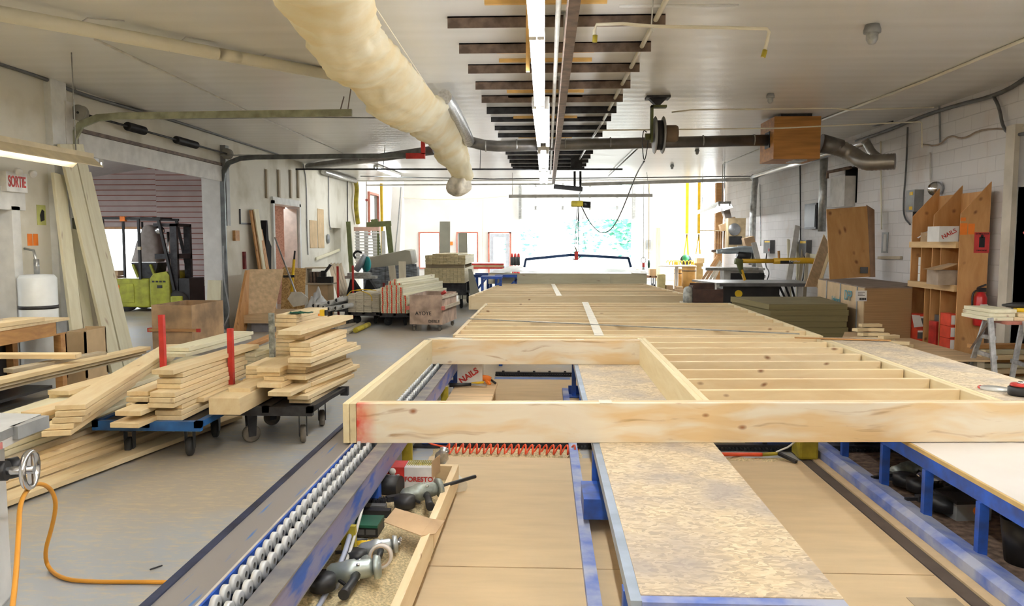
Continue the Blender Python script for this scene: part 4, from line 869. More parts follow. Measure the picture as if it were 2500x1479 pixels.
# nail carton
c = on(990,1190); t = thing('nail_carton', 'red and white carton of nails standing in the tool tray', 'carton', c)
cbox(MB(mat('carton white', (.80,.80,.80), .6)), c+V((.08,.07,0)), .17, .15, .13).build('carton_front', t)
cbox(MB(RED), c+V((-.085,.07,0)), .155, .15, .13).build('carton_side', t)
text('FORESTO', .042, facing(c+V((.085,-.007,.055))), RED, t, bold=.001); text('CLOUS', .028, facing(c+V((-.08,-.007,.075))), PAPER, t, bold=.001)
MB(PAPER).lathe([(.0,0),(.022,0),(.022,.003),(0,.003)],16,tuple(c+V((-.08,-.006,.105))),(0,-1,0)).build('emblem', t)
mb = MB(YELD)
for k in range(14): mb.cyl(c+V((.0+.012*k,.03,.125)), c+V((.012+.012*k,.12,.14)), .004, n=6)
mb.build('nail_strip', t, kind='stuff')
MB(CARD).prism([(c.x+.165,c.y+.0),(c.x+.17,c.y),(c.x+.20,c.y+.14),(c.x+.195,c.y+.14)], c.z+.06, c.z+.17,'z').build('open_flap', t)
tag(MB(FOIL).lathe([(.0,0),(.04,.01),(.05,.05),(.03,.09),(.035,.11),(0,.11)],9,tuple(on(1068,1150)+V((0,.1,.03))),(.4,-.3,1)).build('crumpled_foil'), 'crumpled silver foil on the nail carton flap', 'foil')
a = on(1135,1172,.1); tag(MB(mat('paper tube', (.76,.72,.62), .8)).cyl((-.56,4.98,.05),(-.70,5.2,.09),.05,n=24).build('paper_tube'), 'cream cardboard tube lying past the end of the tool tray', 'tube')
def nailer(label, c, ang, body, s=1.0, rod=False, grip=BLACK):
    t = thing('air_nailer', label, 'nail gun', c, ang)
    M0 = Matrix.Translation(c) @ Matrix.Rotation(ang, 4, 'Z') @ Matrix.Scale(s, 4)
    def q(m): x = MB(m); x.M = M0; return x
    q(body).lathe([(0,-.11),(.03,-.11),(.045,-.09),(.047,-.03),(.052,-.02),(.052,.02),(.045,.03),(.043,.09),(.03,.11),(0,.11)], 20, (0,0,.055), (1,0,.1)).build('cylinder', t)
    q(body).lathe([(0,0),(.055,0),(.058,.01),(.05,.03),(0,.035)], 20, (.11,0,.066), (1,0,.1)).build('head_cap', t)
    q(grip).tube([(.03,-.03,.05),(.02,-.10,.045),(.0,-.17,.04),(-.01,-.22,.04)], [.022,.02,.022,.026], n=10).build('grip', t)
    q(DKSTEEL).box(-.2,-.1,-.02,.02,.03,.06).box(-.26,-.2,-.01,.01,.035,.05).build('nose', t)
    q(BLACK).lathe([(0,-.03),(.06,-.03),(.062,0),(.06,.03),(0,.03)], 20, (-.12,-.09,.045), (0,0,1)).build('magazine', t)
    q(DKSTEEL).bar((-.05,-.045,.03),(-.02,-.07,.02),.012).build('trigger', t)
    for k in range(4):
        a_ = k*math.pi/2+.7; q(CHROME).cyl((.03,.05*math.cos(a_),.057+.05*math.sin(a_)),(.045,.05*math.cos(a_),.058+.05*math.sin(a_)),.006,n=8).build('bolt', t)
    return t
nailer('grey green coil nailer with a round black magazine in front of the nail carton', on(1022,1228)+V((0,.03,0)), .5, TOOLM, 1.0)
tag(MB(BLACK).cyl(on(1062,1192,.22), D(1160,1163,4.72), .012, n=12).build('steel_rod'), 'black rod sticking out over the tray edge from the coil nailer', 'rod')
c = on(950,1215); t = thing('motor_unit', 'black round motor behind the coil nailer', 'motor', c); MB(BLACK).cyl(c+V((-.1,.08,.06)), c+V((.06,.04,.06)), .062).build('motor_body', t); MB(STEEL).bar(c+V((-.22,.0,.04)),c+V((-.1,.04,.05)),.04,.02).build('bracket', t)
c = on(908,1242); mb = MB(DKSTEEL)
for k in range(12): mb.box(c.x-.07+.012*k,c.x-.064+.012*k,c.y,c.y+.07,c.z,c.z+.05)
mb.box(c.x-.07,c.x+.075,c.y+.02,c.y+.05,c.z,c.z+.03); tag(mb.build('nail_coil'), 'dark strip of collated nails by the round motor', 'nails')
c = on(880,1306); t = thing('tool_case', 'flat dark green tool box with lettering on its side', 'tool case', c)
cbox(MB(BLACK), c+V((.0,.05,0)), .20, .14, .05, -.03).build('case_body', t); cbox(MB(DKGREEN), c+V((0,.045,.05)), .20, .15, .015, -.03).build('lid', t)
text('HITACHI', .02, facing(c+V((-.05,-.034,.058))), PAPER, t)
for k in range(3): cbox(MB(GREYD), c+V((-.06+.06*k,-.022,.012)), .05, .004, .028, -.03).build('label_panel', t)
for k, (px, py) in enumerate(((900,1262),(890,1250))):
    c2 = on(px,py); tag(cbox(MB(BLACK if k == 0 else GREYD), c2+V((0,.02,.0)), .24, .05, .04, -.05).build('magazine_case'), ('black' if k == 0 else 'dark grey') + ' long narrow case behind the green tool box', 'tool case')
pts = [on(937,1275,.26), on(965,1241,.28), on(1055,1268,.24), on(1086,1272,.2), on(1063,1304,.2), on(1028,1309,.22)]
mb = MB(CARD); th = V((0,0,.004)); mb.add(pts+[p+th for p in pts], [(0,5,4,3,2,1),(6,7,8,9,10,11)]+[(i,(i+1)%6,6+(i+1)%6,6+i) for i in range(6)])
tag(mb.build('cardboard_flap'), 'folded piece of brown cardboard resting on the tray edge', 'cardboard')
def hammer(label, a, b, up=(0,0,1)):
    a, b = V(a), V(b); t = thing('claw_hammer', label, 'hammer', a); d = (b-a).normalized()
    MB(BLACK).cyl(a, a.lerp(b,.45), .016, .013, n=10).build('grip', t); MB(mat('hammer shaft', (.5,.38,.15), .5)).cyl(a.lerp(b,.45), b, .010, n=10).build('handle', t)
    s = V((-d.y,d.x,0)); MB(CHROME).tube([b+s*.06+V((0,0,-.005)), b+s*.03+V((0,0,.006)), b, b-s*.02, b-s*.025, b-s*.045], [.004,.009,.014,.014,.018,.018], n=10).build('head', t)
    return t
hammer('claw hammer with a black grip lying in the tool tray', on(835,1318,.19), on(975,1322,.19))
c = on(872,1335); t = thing('screwdriver', 'yellow handled screwdriver below the hammer', 'screwdriver', c); MB(YELLOW).cyl(c+V((-.0,.0,.02)), c+V((.07,.02,.02)), .012).build('handle', t); MB(DKSTEEL).cyl(c+V((-.12,-.02,.02)), c+V((0,0,.02)), .005, n=8).build('shank', t)
nailer('silver nailer with a black grip beside the roll of tape', on(915,1362)+V((0,.03,0)), .25, mat('silver casting', (.5,.54,.55), .35, .6, var=.2), .75)
c = on(930,1385,.17); MBt = MB(mat('tape roll', (.72,.66,.60), .5)); P = [c+V((.055*math.cos(a*.2618),-.0+.012*math.sin(a*.2618), .055+.055*math.sin(a*.2618))) for a in range(24)]
t = thing('tape_roll', 'roll of clear tape standing on edge in the sawdust', 'tape', c)
m0 = (V((.1,-1,.25))).normalized()
MB(mat('tape film', (.70,.64,.58), .3)).lathe([(.043,-.022),(.056,-.022),(.056,.022),(.043,.022),(.043,-.022)], 28, tuple(c+V((0,0,.056))), tuple(m0)).build('tape', t)
MB(CARD).lathe([(.040,-.022),(.0435,-.022),(.0435,.022),(.040,.022),(.040,-.022)], 28, tuple(c+V((0,0,.056))), tuple(m0)).build('core', t)
c = on(888,1408); t = thing('drill_chuck', 'small grey air drill pointing at the camera left of the tape roll', 'drill', c)
MB(TOOLM).lathe([(0,-.06),(.028,-.06),(.036,-.02),(.036,.04),(.024,.06),(.02,.09),(0,.09)], 18, tuple(c+V((0,.03,.04))), (.1,-1,.0)).build('body', t); MB(BLACK).cyl(c+V((0,-.05,.045)), c+V((.0,-.075,.045)), .012).build('chuck', t)
nailer('large silver nail gun with black handle at the bottom end of the tool tray', on(850,1432)+V((.0,.05,0)), .15, mat('silver green casting', (.46,.52,.50), .35, .6, var=.2), .95)
# seen through the frame opening
c = on(1147,940,.2); t = thing('nail_carton', 'white carton lettered NAILS seen through the frame opening', 'carton', c)
cbox(MB(mat('carton white b', (.80,.80,.80), .6)), c+V((0,.09,0)), .26, .18, .22).build('carton_body', t); text('NAILS', .085, facing(c+V((-.01,-.003,.1)), tilt=.6), RED, t, bold=.003)
t = thing('wood_platform', 'low plywood platform under the white nail carton', 'platform', (-.85,7.2,0)); MB(PLYW).box(-.93,-.5,6.5,8.0,.17,.2).build('top', t)
for x in (-.89,-.55):
    for y in (6.55,7.95): MB(PLYW).box(x-.03,x+.03,y-.03,y+.03,0,.17).build('leg', t)
c = on(1192,938,.2); t = thing('orange_tool', 'orange handled power tool right of the white nail carton', 'power tool', c)
MB(ORANGE).lathe([(0,-.05),(.03,-.04),(.035,.02),(.025,.06),(0,.06)],14,tuple(c+V((-.03,.03,.06))),(1,0,-.2)).build('body', t); MB(ORANGE).bar(c+V((-.03,.02,.05)),c+V((.02,-.02,.0)),.03,.03).build('grip', t); MB(BLACK).cyl(c+V((.03,.03,.04)),c+V((.08,.0,.01)),.012).build('bit', t)
a = on(1097,947,.2); t = thing('pliers', 'black and yellow long pliers in front of the white nail carton', 'pliers', a)
b = on(1150,945,.2); MB(BLACK).cyl(a+V((0,0,.03)), b+V((0,0,.03)), .022,.018).build('black_handle', t); MB(YELLOW).cyl(b+V((0,.05,.03)), b+V((.12,.12,.03)), .012).build('yellow_handle', t); MB(STEEL).bar(b+V((0,0,.03)), b+V((.16,.0,.02)), .03,.015).build('jaws', t)
# under the white table
for k, (px, py, ang, lb, bm) in enumerate(((2215,1172,.4,'black and grey nailer under the white table between the first posts', TOOLM),(2290,1195,-.2,'silver headed nailer under the white table beside the second post', CHROME),(2330,1235,.1,'black nailer with an orange grip under the white table', BLACK))):
    nailer(lb, G(px,py,.02), ang, bm, 1.25, grip=BLACK if k < 2 else ORANGE)
c = G(2375,1275,.0); t = thing('grey_case', 'grey box with a black lid under the white table', 'box', c); cbox(MB(GREY), c+V((0,.12,0)), .22, .22, .11, .1).build('case_body', t); cbox(MB(BLACK), c+V((0,.12,.11)), .23, .23, .02, .1).build('lid', t)
c = G(2500,1385,.0); t = thing('black_bucket', 'black bucket shaped bin under the white table at the right edge', 'bin', c); MB(BLACK).lathe([(0,0),(.09,0),(.12,.24),(.11,.24),(.085,.02),(0,.02)],20,tuple(c+V((.03,.05,0)))).build('shell', t)
MB(RED).cyl(c+V((.0,-.12,.02)), c+V((.12,-.14,.02)), .02).build('red_handle', t)
t = thing('gravel_tray', 'dark tray of hoses under the white table behind the posts', 'tray', (2.9,5.3,0)); MB(DKSTEEL).box(2.5,3.3,5.0,5.6,0,.03).build('base', t)
for k in range(4): MB(BLACK).tube([(2.55+.17*k+.07*math.cos(a), 5.3+.2*math.sin(a), .05+.01*k) for a in [i*.42 for i in range(16)]], .016, n=6).build('coiled_hose', t)
tag(MB(mat('brown dirt floor', (.20,.13,.09), .95, var=.4, scale=20)).box(2.33,4.6,2.2,6.3,0,.006).build('dirt_mat'), 'brown dirty mat on the floor under the white table', 'mat')
# on the strand board strip at right
c = G(2428,950,ZT+.003); t = thing('saw_blade_lid', 'round clear plastic lid with red edge on the strand board strip', 'lid', c)
MB(mat('clear grey lid', (.62,.62,.58), .15)).lathe([(0,.014),(.085,.012),(.095,.0),(.09,.0),(0,.008)], 28, tuple(c)).build('disc', t); MB(RED).tube([c+V((.097*math.cos(a),.097*math.sin(a),.008)) for a in [2.0+.1*i for i in range(12)]], .004, n=5).build('red_rim', t)
c = G(2492,968,ZT+.003); t = thing('chalk_reel', 'black and red round reel at the right edge of the strand board strip', 'reel', c); MB(BLACK).lathe([(0,0),(.07,0),(.075,.01),(.075,.05),(.06,.06),(0,.06)],24,tuple(c+V((.03,.05,0)))).build('case', t); MB(RED).lathe([(.05,.061),(.065,.061),(.06,.075),(0,.075)],24,tuple(c+V((.03,.05,0)))).build('red_cap', t)
MB(CHROME).lathe([(0,.076),(.03,.076),(.02,.09),(0,.09)],14,tuple(c+V((.035,.05,0)))).build('crank', t)
tag(board('long thin batten lying across the back of the strand board strip', G(1940,824,ZT+.012), G(2175,831,ZT+.012), .05, .012, WOODO, 'batten', 'batten'), 'long thin batten lying across the back of the strand board strip')
# ================= LEFT SIDE: CARTS, LUMBER, BENCH =================
def XP(px, Y, z): return D(px, 590+(H-z)*F/Y, Y).x
def fb(label, pl, pr, z0, Y, L, ang=0, th=.038, m=None, group=None, name='board'):
    """board whose front end face spans pixels pl..pr at depth Y, bottom at z0, running L metres back, turned ang degrees to the right"""
    a = math.radians(ang); xl, xr_ = XP(pl, Y, z0), XP(pr, Y, z0); w_ = (xr_-xl)*math.cos(a)
    p0 = V(((xl+xr_)/2, Y, z0+th/2)); p1 = p0+V((math.sin(a)*L, math.cos(a)*L, 0))
    return board(label, p0, p1, w_-.002, th-.001, m or WOOD, name, 'board', group)
RUBT = mat('worn rubber wheel', (.22,.19,.15), .7, var=.3); TYRE = mat('black tyre', (.03,.03,.03), .7)
def caster(t, x, y, r=.075, m=None, ang=.3, z1=.2, sub=True):
    ca, sa = math.cos(ang), math.sin(ang); ax = (ca, sa, 0)
    f = MB(DKSTEEL); f.at((x,y,0), ang)
    for s in (-1, 1): f.prism([(-.03,r-.02),(.03,r-.02),(.045,z1-.01),(-.045,z1-.01)], s*.031-.003, s*.031+.003, 'x')
    f.box(-.035,.035,-.05,.05,z1-.012,z1); cs_ = f.build('caster', t)
    MB(m or RUBT).lathe([(0,-.022),(.02,-.024),(r-.012,-.024),(r,-.016),(r,.016),(r-.012,.024),(.02,.024),(0,.022)], 22, (x,y,r), ax).build('wheel', cs_)
    MB(STEEL).cyl(V((x,y,r))-V(ax)*.03, V((x,y,r))+V(ax)*.03, .012, n=10).build('axle', cs_)
def cart(name, label, x0, x1, y0, y1, zt, m, wheels, wm=None, r=.075, stakes=()):
    t = thing(name, label, 'cart', ((x0+x1)/2,(y0+y1)/2,0))
    MB(m).box(x0,x1,y0,y0+.05,zt-.075,zt).box(x0,x1,y1-.05,y1,zt-.05,zt).box(x0,x0+.05,y0,y1,zt-.05,zt).box(x1-.05,x1,y0,y1,zt-.05,zt).box((x0+x1)/2-.03,(x0+x1)/2+.03,y0,y1,zt-.05,zt).build('deck_frame', t)
    MB(DKSTEEL).box(x0+.05,x1-.05,y0+.05,y1-.05,zt-.03,zt-.012).build('deck_plate', t)
    for x, y in wheels: caster(t, x, y, r, wm, (.35 if x > (x0+x1)/2 else -.85) if m is DKSTEEL else .2, zt-.05)
    for x, y, z1, sm in stakes:
        MB(sm).box(x-.022,x+.022,y-.022,y+.022,zt-.05,z1).build('stake', t)
    return t
random.seed(11)
# cart A
ca = cart('lumber_cart', 'black steel lumber cart with brown casters and a grey stake, nearest the conveyor', -2.70, -1.92, 6.10, 6.98, .335, DKSTEEL,
     [(-2.05,6.26),(-2.49,6.24),(-2.06,6.84),(-2.53,6.84)], stakes=[(-2.57,7.0,1.03,mat('chipped grey green stake', (.35,.37,.33), .6, var=.4, scale=20))])
MB(DKSTEEL).bar((-1.92,6.15,.33),(-1.86,6.95,.33),.03,.03).box(-1.90,-1.83,6.9,6.95,.27,.35).build('side_angle', ca)
gA = 'short pine boards stacked on the black cart'; lA = 'short pine board in the tall uneven stack on the black cart'
Z0 = .335
A = [(705,760,0,6.25,1.0,3),(648,702,0,6.5,.8,2),(700,754,1,6.2,1.1,6),(640,700,1,6.45,.9,2),(690,748,2,6.3,1.15,8),(653,711,3,5.95,1.15,4),(712,765,3,6.4,1.0,10),(708,752,2.0,6.9,.7,10),
     (700,755,4,6.35,.95,9),(692,749,5,6.25,1.0,8),(690,748,6,6.35,.85,9),(692,750,7,6.3,.8,10),(707,762,8,6.2,1.1,8),(701,760,9,6.15,1.1,6),
     (707,762,10,6.25,.9,4),(706,761,11,6.25,1.0,2),(704,758,12,6.25,1.0,3),(690,745,13,6.4,.8,0),(676,730,14,6.2,1.15,5),(678,735,15,6.1,1.35,4)]
for k, (a, b, l, Y, L, g) in enumerate(A):
    if k == 19: fb('topmost board of the stack on the black cart, its top face catching the light', a, b, Z0+l*.04, Y, L, g)
    elif k == 5: fb('pine board poking out furthest at the front of the black cart stack', a, b, Z0+l*.04, Y, L, g)
    elif k == 7: pass
    else: fb(lA, a, b, Z0+l*.04, Y, L, g, group=gA)
for k, (a, b, l, Y, L, g) in enumerate([(625,684,7,6.15,1.0,3),(627,684,6,6.2,.9,2),(643,695,5,6.2,.8,2),(627,689,4,6.1,.7,3),(557,612,3.25,6.05,1.0,1),(530,589,3.3-1.0,5.85,1.2,0)]):
    fb(('grey topped pine board crowning the middle step of the black cart load','pine board under the grey topped one on the black cart','short board with a knot on the middle step of the black cart load','pale end board low on the middle step of the black cart load','pine board lying on the left step of the black cart load','pine board lying directly on the big square timber')[k], a, b, Z0+l*.04, Y, L, g)
for k in range(3): fb(lA, 600, 655, Z0+.04*k+.16, 6.5, .5, 0, group=gA)
for k, l in enumerate((0,1,2,3)): fb(lA, 592, 645, Z0+l*.04, 6.5, .45, 1, group=gA)
fb('big square pine timber at the front left of the black cart', 510, 587, Z0+.0, 5.8, 1.15, 1, th=.135, name='timber')
gP = 'pale green tinted boards behind the grey stake'
for k in range(5): fb('pale green tinted board standing edge up in the stack behind the grey stake', 566+k*3, 618+k*2, Z0+.04*k+.12, 6.98, 1.3, 6, m=WOODP, group=gP)
for k in range(3): fb(('lowest','middle','highest')[k]+' of the three boards set back behind the top of the black cart stack', 669+2*k, 725, Z0+.04*(14+k), 7.05, .8, 5, m=WOOD)
for k in range(8): fb(lA, 672, 735, Z0+.04*(6+k), 7.1, .75, 5, group=gA)
board('long orange edged board slanting between the two lumber carts', D(515,884,6.5), D(678,815,8.2), .09, .038, WOODO)
# small tools on top of the stack
c = V(D(790,768,6.9)); c.z = Z0+.04*17
t = thing('tape_measure', 'yellow and black tape measure on top of the lumber stack', 'tape measure', c); MB(YELLOW).at(c,-.2).box(-.035,.02,-.02,.02,0,.06).build('case', t, bevel=.012); MB(BLACK).at(c,-.2).box(.02,.035,-.02,.02,.005,.055).build('grip', t); MB(ORANGE).at(c,-.2).box(-.05,-.035,-.012,.012,0,.02).build('hook', t)
c = V(D(730,776,7.1)); c.z = Z0+.04*17
tag(MB(DKGREEN).grid(lambda u,v: c+V((-.09+.22*u, -.06+.12*v, .012+.02*noise.noise(V((u*4,v*4,1))))),10,8).build('work_glove'), 'dark green glove lying on top of the lumber stack', 'glove')
# cart B
cbt = cart('lumber_cart', 'blue steel lumber cart with narrow black casters and two red stakes', -3.52, -2.66, 5.66, 6.62, .31, mat('cart blue', (.02,.12,.36), .45, var=.3),
     [(-3.3,5.8),(-2.82,5.82),(-2.87,6.4),(-3.4,6.4)], TYRE, .075, stakes=[(-2.80,6.6,.93,RED),(-3.42,6.6,1.05,RED)])
MB(DKSTEEL).box(-3.36,-3.26,5.76,5.84,.2,.26).build('corner_plate', cbt)
gB = 'pine boards stacked on the blue cart'; lB = 'pine board in the stepped stack on the blue cart'
Z1 = .31
for a, b, l, Y, L, g in [(378,446,0,5.7,1.1,0),(378,444,1,5.7,1.1,1),(380,446,2,5.75,1.0,0),(308,370,1,5.8,1.0,0),(360,424,3,5.6,1.4,1),(364,427,4,5.6,1.35,1),(366,428,5,5.62,1.3,1),
        (308,362,2,5.75,.8,0),(308,363,3.0,5.8,.8,0),(382,442,6,5.75,1.3,2),(383,443,7,5.75,1.3,1),(387,448,8,5.8,1.2,1),(440,500,3,6.2,.7,0),(440,500,4,6.2,.7,0),(450,505,5,6.3,.6,0),(440,498,6,6.2,.8,0),(447,500,2,6.0,.8,2),(310,362,4,5.85,.9,-2)]:
    fb(lB, a, b, Z1+l*.04, Y, L, g, group=gB)
fb('topmost board of the middle stack on the blue cart', 369, 425, Z1+9*.04, 5.7, 1.5, 4)
fb('lowest board sticking out at the front left corner of the blue cart', 268, 340, Z1, 5.45, 1.1, 2)
fb('board jutting out at the left of the blue cart below a dark gap', 281, 345, Z1+.08, 5.5, .9, 0)
gL = 'long boards leaning out over the front of the blue cart'
for k, (a, b) in enumerate(((105,172),(110,178),(131,198),(138,207),(138,207))):
    lab = 'long pine board in the bundle reaching far forward left of the blue cart' if k < 4 else 'uppermost long board of the bundle reaching forward left of the blue cart'
    fb(lab, a, b, Z1-.01+.04*k+.04, 5.08+.03*k, 3.3, -15, group=gL if k < 4 else None)
for k in range(2): fb('pair of wide pale boards laid over the back of the blue cart stack' if k == 0 else 'upper wide pale board at the back of the blue cart stack', 398+k*6, 455+k*8, Z1+(7+k)*.04, 7.1+.1*k, 1.4, 4, m=WOODP)
# pile on the floor
random.seed(5)
gC = 'long boards piled on the floor at left'; lC = 'long pine board in the low pile on the floor beside the white machine'
x0 = -3.42
rows = [(5,0,12),(5,1,11),(5,2,9),(5,3,8),(4,4,6),(4,5,5),(3,6,3),(3,7,2),(2,8,0)]
for n_, l, g in rows:
    for k in range(n_):
        xc_ = x0-.04-.055*l-.19*k-random.uniform(0,.02); a = math.radians(g+random.uniform(-.5,.5)); L = random.uniform(3.2,4.0); y0_ = 3.9+random.uniform(-.3,.5)+.05*l
        if k == 0 and l == 0: y0_ = 3.5; L = 3.6
        p0 = V((xc_-math.sin(a)*1.2+.0, y0_, .02+.04*l+.02)); p1 = p0+V((math.sin(a)*L, math.cos(a)*L, 0))
        board(lC, p0, p1, .184, .038, random.choice((WOOD,WOOD,WOODP,WOODG)), group=gC)
fb('bright topped long board crowning the floor pile', -40, 62, .40, 5.1, 3.1, 0, m=WOODP)
fb('short board block with two plies on the floor pile, nearest the camera', 48, 108, .42, 5.3, .8, 8); fb('short board under the nearest block on the floor pile', 50, 110, .38, 5.35, .7, 8)
fb('short upper board further back on the floor pile', 115, 171, .46, 5.9, .8, 5); fb('short lower board further back on the floor pile', 118, 180, .42, 5.95, .8, 5)
for k in range(3): board(('long board on the far side of the floor pile, lowest','long board on the far side of the floor pile, in the middle','long board on the far side of the floor pile, highest')[k], (-4.9+.05*k,4.6,.44+.04*k), (-4.55+.05*k,8.2,.44+.04*k), .14, .038, WOODG if k < 2 else WOOD)
board('thin board lying crosswise over the far side of the floor pile', D(-30,868,6.9), D(192,868,7.05), .14, .045, WOOD, up=(0,0,1))
board('greenish board end rising to the right beside the crosswise thin board', D(20,905,6.6), D(250,862,7.6), .12, .038, WOODG)
# white machine with hand wheel
t = thing('table_saw', 'white cabinet saw with a silver hand wheel at the lower left corner', 'saw', (-2.75,3.3,0))
MB(WHITE).prism([(-3.5,2.2),(-2.42,2.2),(-2.42,3.0),(-2.55,3.42),(-3.5,3.42)], 0, .78, 'z').build('cabinet', t, bevel=.02)
MB(mat('cast saw top', (.46,.47,.47), .35, .5, var=.15)).prism([(-3.6,2.1),(-2.38,2.1),(-2.38,3.05),(-2.46,3.55),(-3.6,3.62)], .82, .86, 'z').build('saw_top', t)
MB(WHITED).prism([(-3.6,2.1),(-2.385,2.1),(-2.385,3.05),(-2.465,3.54),(-3.6,3.6)], .78, .82, 'z').build('top_skirt', t)
MB(mat('faded red stripe', (.62,.22,.2), .5)).prism([(-2.384,2.5),(-2.380,2.5),(-2.40,3.2),(-2.404,3.2)], .785, .815, 'z').build('red_stripe', t)
c = D(73,1146,3.28); MB(CHROME).lathe([(.072,-.012),(.088,-.012),(.092,0),(.088,.012),(.072,.012),(.072,-.012)], 32, tuple(c), (1,.25,0)).build('hand_wheel', t)
MB(CHROME).cyl(c-V((.16,.04,0)), c+V((.02,0,0)), .018).bar(c+V((0,0,-.075)),c+V((0,0,.075)),.02,.012).build('wheel_hub', t); MB(BLACK).cyl(c-V((.13,.03,0)), c-V((.09,.02,0)), .045).build('collar', t)
MB(GREY).box(-2.44,-2.40,3.3,3.52,.80,.86).build('rail_end', t); MB(BLACK).cyl((-2.56,3.43,.62),(-2.53,3.47,.62),.05).build('knob', t)
# orange cable from the machine over the floor
cable('orange cable looping up from the white machine and trailing over the floor', [D(28,1500,2.7), D(38,1420,2.8), D(46,1300,3.0), D(48,1230,3.15), D(70,1188,3.3), D(100,1178,3.45), D(128,1196,3.55), D(138,1232,3.6), D(126,1290,3.65), D(109,1345,3.66), D(116,1385,3.72), G(150,1413,.012), G(220,1420,.012), G(330,1420,.012), G(425,1421,.012)], .0105, CABLE, 'power_cable')
tag(MB(DKSTEEL).cyl(G(366,1390,.006), G(396,1380,.006), .004, n=6).build('nail'), 'single long nail lying on the concrete floor', 'nail')
# workbench at the left wall
t = thing('workbench', 'old orange brown wooden workbench at the left edge with the shade beneath painted black', 'workbench', (-5.65,6.4,0))
MB(WOOD).box(-5.95,-5.30,4.2,8.2,.83,.86).build('bench_top', t)
board(None, (-5.34,4.2,.755), (-5.34,8.17,.755), .03, .15, wood('stained apron', (.66,.36,.12), (.40,.19,.07), knots=.5), 'apron', parent=t)
MB(GREY).box(-5.345,-5.32,8.0,8.18,.70,.83).build('corner_plate', t)
for y in (4.3, 8.1): MB(WOODO).box(-5.40,-5.32,y-.04,y+.04,0,.68).build('leg', t); MB(WOODO).box(-5.95,-5.87,y-.04,y+.04,0,.83).build('leg', t)
MB(BLACK).box(-5.98,-5.95,4.2,8.1,0,.8).box(-5.95,-5.4,4.3,8.0,.1,.13).build('back_panel', t)  # black sheet and shelf put in as the shade under the bench
board('board lying on top of the old workbench', (-5.5,5.2,.885), (-5.36,7.75,.885), .18, .045, WOOD)
board('greyed board lying on the old workbench behind the brighter one', (-5.8,5.4,.88), (-5.7,7.6,.88), .16, .038, WOODG)
p = D(160,862,8.6); q = D(208,810,8.6); t = thing('open_box', 'beige open topped box right of the workbench leg', 'box', (p.x+.15,8.7,0))
MB(TANP).box(p.x,q.x,8.6,8.62,.1,q.z).box(p.x,q.x,9.0,9.02,.1,q.z+.02).box(p.x,p.x+.02,8.6,9.02,.1,q.z).box(q.x-.02,q.x,8.6,9.02,.1,q.z+.01).box(p.x,q.x,8.6,9.02,.0,.1).build('box_body', t)
TXw = XP(94,8.5,1.0)
t = thing('water_heater', 'white rounded tank with a dark band behind the workbench', 'tank', (TXw,8.5,0))
MB(mat('tank white', (.78,.82,.84), .35, var=.04)).lathe([(0,0),(.19,0),(.20,.02),(.20,1.28),(.17,1.32),(0,1.33)], 32, (TXw,8.5,0)).build('tank_body', t)
MB(DKSTEEL).lathe([(.201,.93),(.204,.93),(.204,.97),(.201,.97)], 32, (TXw,8.5,0)).build('dark_band', t); MB(STEEL).cyl((TXw,8.5,1.33),(TXw,8.5,1.5),.03).tube([(TXw,8.5,1.45),(TXw-.06,8.55,1.6),(TXw-.2,8.6,1.62)],.015).build('fitting', t)
# lumber leaning along the left wall
gW = None
LB = [((111,425),(205,895),.16,WOODP,-5.95),((128,352),(290,888),.20,WOODP,-5.90),((158,352),(318,888),.16,WOODP,-5.94),((150,560),(235,890),.14,WOODP,-5.99),((170,640),(262,893),.14,WOODG,-5.99),((182,420),(330,885),.10,WOODP,-5.98)]
LL = ['wide notched pale board at the left of the boards leaning by the exit door','widest pale board of the leaning group, reaching highest','pale board at the right edge of the leaning group','short pale board low behind the leaning group','greyed short board at the foot of the leaning group','narrow pale batten behind the right edge of the leaning group']
for (a, b, w_, m_, xw), lb in zip(LB, LL):
    p0 = W(a[0]+30, a[1], xw); q = W(b[0]-20, b[1], xw+.35)
    q.z = .02; q.y = W(b[0]-15, b[1], xw+.3).y
    board(lb, p0, q, w_*1.2+.02, .038, m_, up=(1,0,.2))
# SORTIE sign, notices
t = thing('exit_sign', 'white lit exit sign reading SORTIE in red with two small lamps', 'sign', V((XL+.1,8.4,2.3)))
a, b = V((0,8.24,0)), V((0,8.58,0)); c = V((XL,8.4,2.37))
MB(mat('sign face', (.85,.85,.83), .4)).box(XL+.01,XL+.10,a.y,b.y+.0,c.z-.11,c.z+.11).build('sign_box', t)
text('SORTIE', .17, facing((XL+.102,(a.y+b.y)/2,c.z-.0),(1,0,0)), RED, t, squash=.52, bold=.004)
for d in (-.08, .16): MB(WHITE).lathe([(0,0),(.03,.0),(.045,.05),(.04,.06),(0,.055)],14,(XL+.12,b.y-.12+d,c.z+.13),(1,-.4,-.5)).build('emergency_lamp', t)
for px, lb in ((73,'left one of two orange notices on the wall by the exit door'),(87,'right one of two orange notices on the wall by the exit door')):
    p = W(px,585,XL+.004); tag(MB(ORANGE).box(XL+.002,XL+.006,p.y-.042,p.y+.042,p.z-.07,p.z+.07).build('notice'), lb, 'notice')
p = W(101,525,XL+.004); t = thing('poster', 'yellow green poster with a dark figure beside the exit door', 'poster', p); MB(mat('poster green', (.6,.62,.2), .7)).box(XL+.002,XL+.006,p.y-.08,p.y+.08,p.z-.12,p.z+.12).build('sheet', t); MB(BLACK).prism([(p.y-.02,p.z-.08),(p.y+.05,p.z-.06),(p.y+.05,p.z+.05),(p.y+.01,p.z+.07),(p.y-.03,p.z-.0)],XL+.006,XL+.008,'x').build('dark_figure', t)
